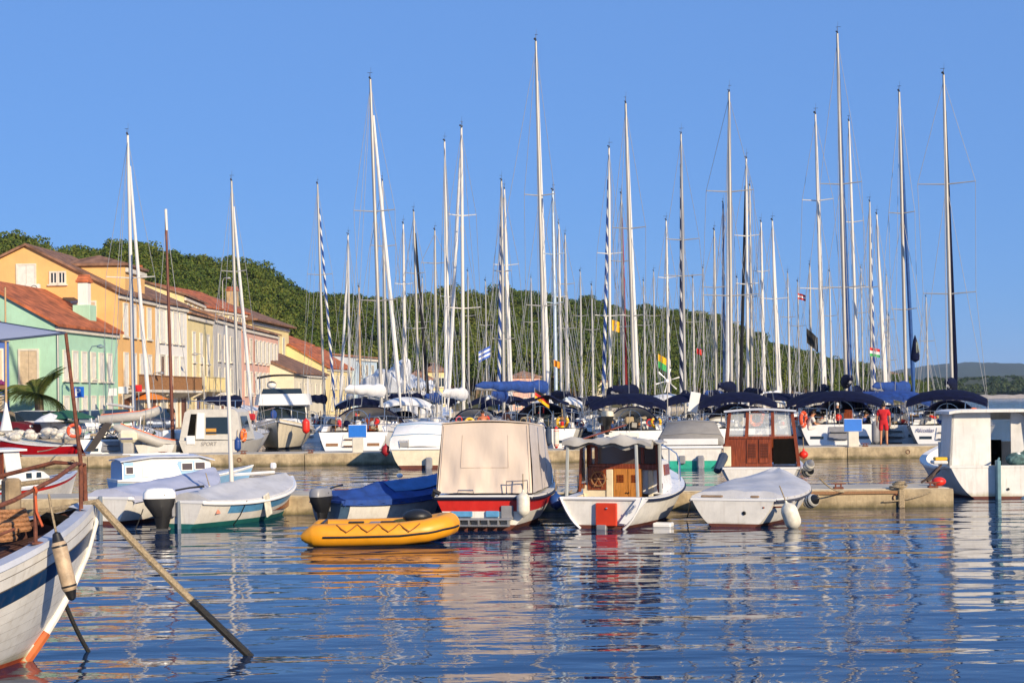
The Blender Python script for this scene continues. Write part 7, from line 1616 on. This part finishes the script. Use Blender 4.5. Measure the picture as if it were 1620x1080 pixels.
# ------------------------------------------------------------------ quay furniture
def car(label, x, D, rot, paint, glassm=None):
    p = PX(x, D, 660); t = thing('parked_car', label, 'car', (p, D, .755), R(rot), 'cars parked along the quay'); W = .86
    prof = [(-2.0, .35), (-2.02, .62), (-1.95, .88), (-1.0, .95), (1.2, .92), (1.95, .78), (2.05, .55), (2.0, .3)]
    mb = MB(); rows = []
    for x_, f in ((-W, .96), (-W*.97, 1.0), (W*.97, 1.0), (W, .96)): rows.append([Vector((x_, -y*f, z)) for y, z in prof])
    mb.grid(rows, 0, True); 
    for r_, fl in ((rows[0], True), (rows[-1], False)): mb.add(r_, [tuple(range(8)) if fl else tuple(range(8))[::-1]])
    mb.add([rows[0][0], rows[-1][0], rows[-1][-1], rows[0][-1]], [(0, 1, 2, 3)]); b = mb.build('body', paint, t)
    cab = [(-1.85, .9), (-1.55, 1.36), (-.9, 1.46), (.25, 1.43), (1.05, .9)]
    mb = MB(); rows = [[Vector((x_*(1 if z < 1 else .82), -y, z)) for y, z in cab] for x_ in (-W*.95, W*.95)]; mb.grid(rows, 0, True)
    for r_, fl in ((rows[0], True), (rows[1], False)): mb.add(r_, [tuple(range(5)) if fl else tuple(range(5))[::-1]])
    mb.build('cabin_glass', GLS, t)
    mb = MB(); mb.slab([[Vector((x_*.8, -y, z+.015)) for x_ in (-W*.95, 0, W*.95)] for y, z in ((-1.5, 1.37), (-.9, 1.47), (.2, 1.445))], .03); mb.build('roof', paint, t)
    for sx in (-1, 1):
        for y in (-1.25, 1.3):
            mb = MB(); mb.lathe([(.12, -.1), (.30, -.1), (.32, -.06), (.32, .06), (.30, .1), (.12, .1)], 16, (sx*.78, -y, .32), (0, PI/2, 0)); w_ = mb.build('wheel', BLK, t); mb = MB(); mb.lathe([(.001, .11), (.19, .105), (.2, .08)], 12, (sx*.78, -y, .32), (0, sx*PI/2, 0)); mb.build('rim', ALU, w_)
        mb = MB(); mb.box((sx*.66, 2.0, .78), (.22, .08, .2), bev=.03); mb.build('tail_light', REDB, t); mb = MB(); mb.box((sx*.62, -1.98, .66), (.34, .1, .14), bev=.03); mb.build('headlight', WH, t)
car('silver hatchback parked before the mint green house', 136, 84, 18, mat('silver_car_paint', (.55, .56, .56), .3, .5)); car('dark green car parked beside the silver hatchback', 182, 86, 25, mat('dark_green_car_paint', (.02, .06, .04), .3, .3))
car('dark red car parked by the blue house', 2, 79, 80, mat('dark_red_car_paint', (.16, .01, .015), .3, .2)); car('dark blue van-like car before the white house', 248, 92, 20, mat('dark_blue_car_paint', (.03, .05, .10), .3, .3))
car('white car parked under the palm', 70, 80, 70, mat('white_car_paint', (.7, .7, .68), .3))
# palm
def palm(x, D, hgt):
    t = thing('palm_tree', 'spreading date palm in front of the blue and green houses', 'palm', (PX(x, D, 650), D, .75))
    mb = MB(); mb.tube([(0, 0, 0), (.1, 0, hgt*.5), (.05, 0, hgt)], [.32, .26, .24], 10); mb.build('trunk', BARK, t)
    mbf = MB(); n = 12; spine = []
    for i in range(n+1): f = i/n; spine.append(Vector((2.9*f, 0, 1.5*f-1.9*f*f)))
    mbf.tube(spine, [.03*(1-.8*i/n)+.004 for i in range(n+1)], 4)
    for i in range(1, n*3):
        f = i/(n*3); c = Vector((2.9*f, 0, 1.5*f-1.9*f*f)); l = .62*math.sin(PI*(.12+.86*f))+.08
        for sg in (-1, 1): mbf.add([c, c+Vector((.10, sg*l*.5, .03)), c+Vector((.28, sg*l, -.18)), c+Vector((.07, sg*l*.5, .0))], [(0, 1, 2, 3)])
    fm = leaf_mat('palm_leaf', (.035, .06, .012), (.06, .09, .02), (.11, .12, .03), 1.0)
    first = None
    for k in range(64):
        a = k*2.4; e = -.5+1.55*((k*.618) % 1)
        if first is None: first = mbf.build('frond', fm, t); o = first
        else: o = first.copy(); C.objects.link(o); o.parent = t
        o.location = (.05, 0, hgt); o.rotation_euler = (0, -e, a); s_ = rs.uniform(.52, .72); o.scale = (s_, s_, s_)
palm(60, 82, 2.25)
# parking sign, lamps, signs, awnings
def sign_pole(label, x, y, D, w_, h_, face, txt=None, tcol=None, nm='road_sign', rot=0.0, ts=.5):
    p = P(x, y, D); t = thing(nm, label, 'sign', (p.x, D, .75), rot); hz = p.z-.75
    mb = MB(); mb.cyl((0, .05, 0), (0, .05, hz+h_/2), .035, n=8); mb.build('post', ALUD, t); mb = MB(); mb.box((0, 0, hz), (w_, .03, h_), bev=.01); b = mb.build('board', face, t)
    if txt: text_mesh(txt, ts, 'lettering', tcol, b, (0, -.03, hz-ts*.35), (PI/2, 0, 0), bold=.015, ext=.008)
sign_pole('blue parking sign with white letter P before the mint green house', 123, 620, 80, .66, .56, mat('sign_blue', (.01, .12, .55), .4), 'P', WH, ts=.58)
sign_pole('red square sign hanging under the wooden balcony', 219, 614, 92, .42, .42, mat('sign_red', (.65, .02, .02), .4)); sign_pole('white shop board beside the red square sign', 195, 617, 91, .6, .42, WH); sign_pole('round white sign near the shop board', 178, 620, 90, .5, .45, WH)
def lamp(label, x, ytop, D, m_, side=1):
    p = P(x, ytop, D); t = thing('street_lamp', label, 'lamp', (p.x, D, .75)); h = p.z-.75
    mb = MB(); mb.tube([(0, 0, 0), (0, 0, h*.7), (0, 0, h-.3), (.15*side, 0, h), (.55*side, 0, h+.05)], [.07, .055, .045, .035, .03], 8); mb.build('post', m_, t); mb = MB(); mb.lathe([(.02, .12), (.18, .04), (.22, -.06), (.05, -.1)], 10, (.62*side, 0, h+.0)); mb.build('lamp_head', m_, t)
lamp('grey-green curved street lamp before the mint green house', 141, 548, 83, mat('lamp_green_grey', (.18, .26, .26), .5)); lamp('thin pale street lamp beside the yellow house', 322, 560, 108, ALU, -1); lamp('small street lamp before the white balcony', 240, 590, 100, ALUD); lamp('tall slender lamp rising behind the pink house', 352, 440, 150, ALU)
def parasol(label, x, y, D, r, m_, nm='parasol'):
    p = P(x, y, D); t = thing(nm, label, 'parasol', (p.x, D, .75)); h = p.z-.75; mb = MB(); mb.cyl((0, 0, 0), (0, 0, h), .025, n=6); mb.build('pole', ALU, t); mb = MB(); mb.lathe([(r, -.45), (r*.5, -.16), (.02, .0)], 8, (0, 0, h)); mb.build('canopy', m_, t)
parasol('green parasol beside the silver hatchback', 106, 648, 79, 1.6, mat('green_canvas', (.02, .12, .06), .8)); parasol('cream parasol before the palm', 80, 653, 78, .9, WCAN); parasol('orange parasol under the wooden balcony', 237, 621, 99, 1.3, mat('orange_canvas', (.7, .22, .03), .8)); parasol('small blue parasol at the shop front', 222, 609, 101, 1.0, BLUE); parasol('white parasol on the quay by the pilothouse boat', 385, 640, 112, 1.8, WCAN)
# air conditioner on the orange gable
p = P(53, 457, 96); mb = MB(); mb.box((0, 0, 0), (.9, .35, .6), bev=.04); mb.ring((.12, -.18, 0), .2, .03, n=16, m=5, mat=1); o = mb.build('air_conditioner', [SHUT, GREYP], loc=(p.x, 95.9, p.z)); tag(o, 'air conditioning unit under the attic shutter of the orange house', 'air conditioner')
# mooring lines and chain on the near pontoon
rope_line('mooring_line', 'sagging rope along the near pontoon edge', [(PX(1395, 33.8), 33.74, .14), (PX(1470, 33.8), 33.72, .34)], .018, ROPE, .05)
rope_line('mooring_line', 'taut line from tan canopy boat bow to pontoon', [P(880, 790, 33.4), P(905, 775, 33.9)], .014, ROPE, .02)
rope_line('mooring_line', 'pale line from the red boat stern to the cabin boat', [P(112, 695, 62), P(60, 714, 45)], .02, ROPE, .1)
p = P(1420, 778, 34); mb = MB()
for k in range(5): mb.ring((rs.uniform(-.1, .1), rs.uniform(-.06, .06), .02+.03*k), .14-.01*k, .02, axis=(rs.uniform(-.2, .2), rs.uniform(-.2, .2), 1), n=14, m=5)
mb.box((.02, -.12, -.22), (.14, .05, .42), bev=.02); o = mb.build('rope_heap', ROPE, loc=(PX(1417, 34.1), 33.86, .42)); tag(o, 'heap of old rope hanging over the near pontoon edge', 'rope')
mb = MB(); mb.box((0, 0, 0), (2.4, .03, .07), bev=.01); o = mb.build('fender_timber', TEAK, loc=(PX(1340, 33.8), 33.77, .34)); tag(o, 'worn timber fixed along the near pontoon edge', 'timber')
# ------------------------------------------------------------------ summer air
mb = MB(); mb.box((0, 2600, 64.0), (4600, 5600, 132.0)); hz = mb.build('haze', None)
hm = bpy.data.materials.new('haze_air'); hm.use_nodes = True; hn = hm.node_tree; hn.nodes.clear(); ho = hn.nodes.new('ShaderNodeOutputMaterial'); hv = hn.nodes.new('ShaderNodeVolumePrincipled')
hv.inputs['Color'].default_value = (.62, .80, 1.0, 1); hv.inputs['Density'].default_value = .00007; hv.inputs['Anisotropy'].default_value = 0.0; hn.links.new(hv.outputs[0], ho.inputs['Volume'])
hz.data.materials.clear(); hz.data.materials.append(hm); hz['kind'] = 'stuff'; hz['label'] = 'thin blue summer haze over the water and far hills'; hz['category'] = 'haze'
bpy.context.view_layer.update()
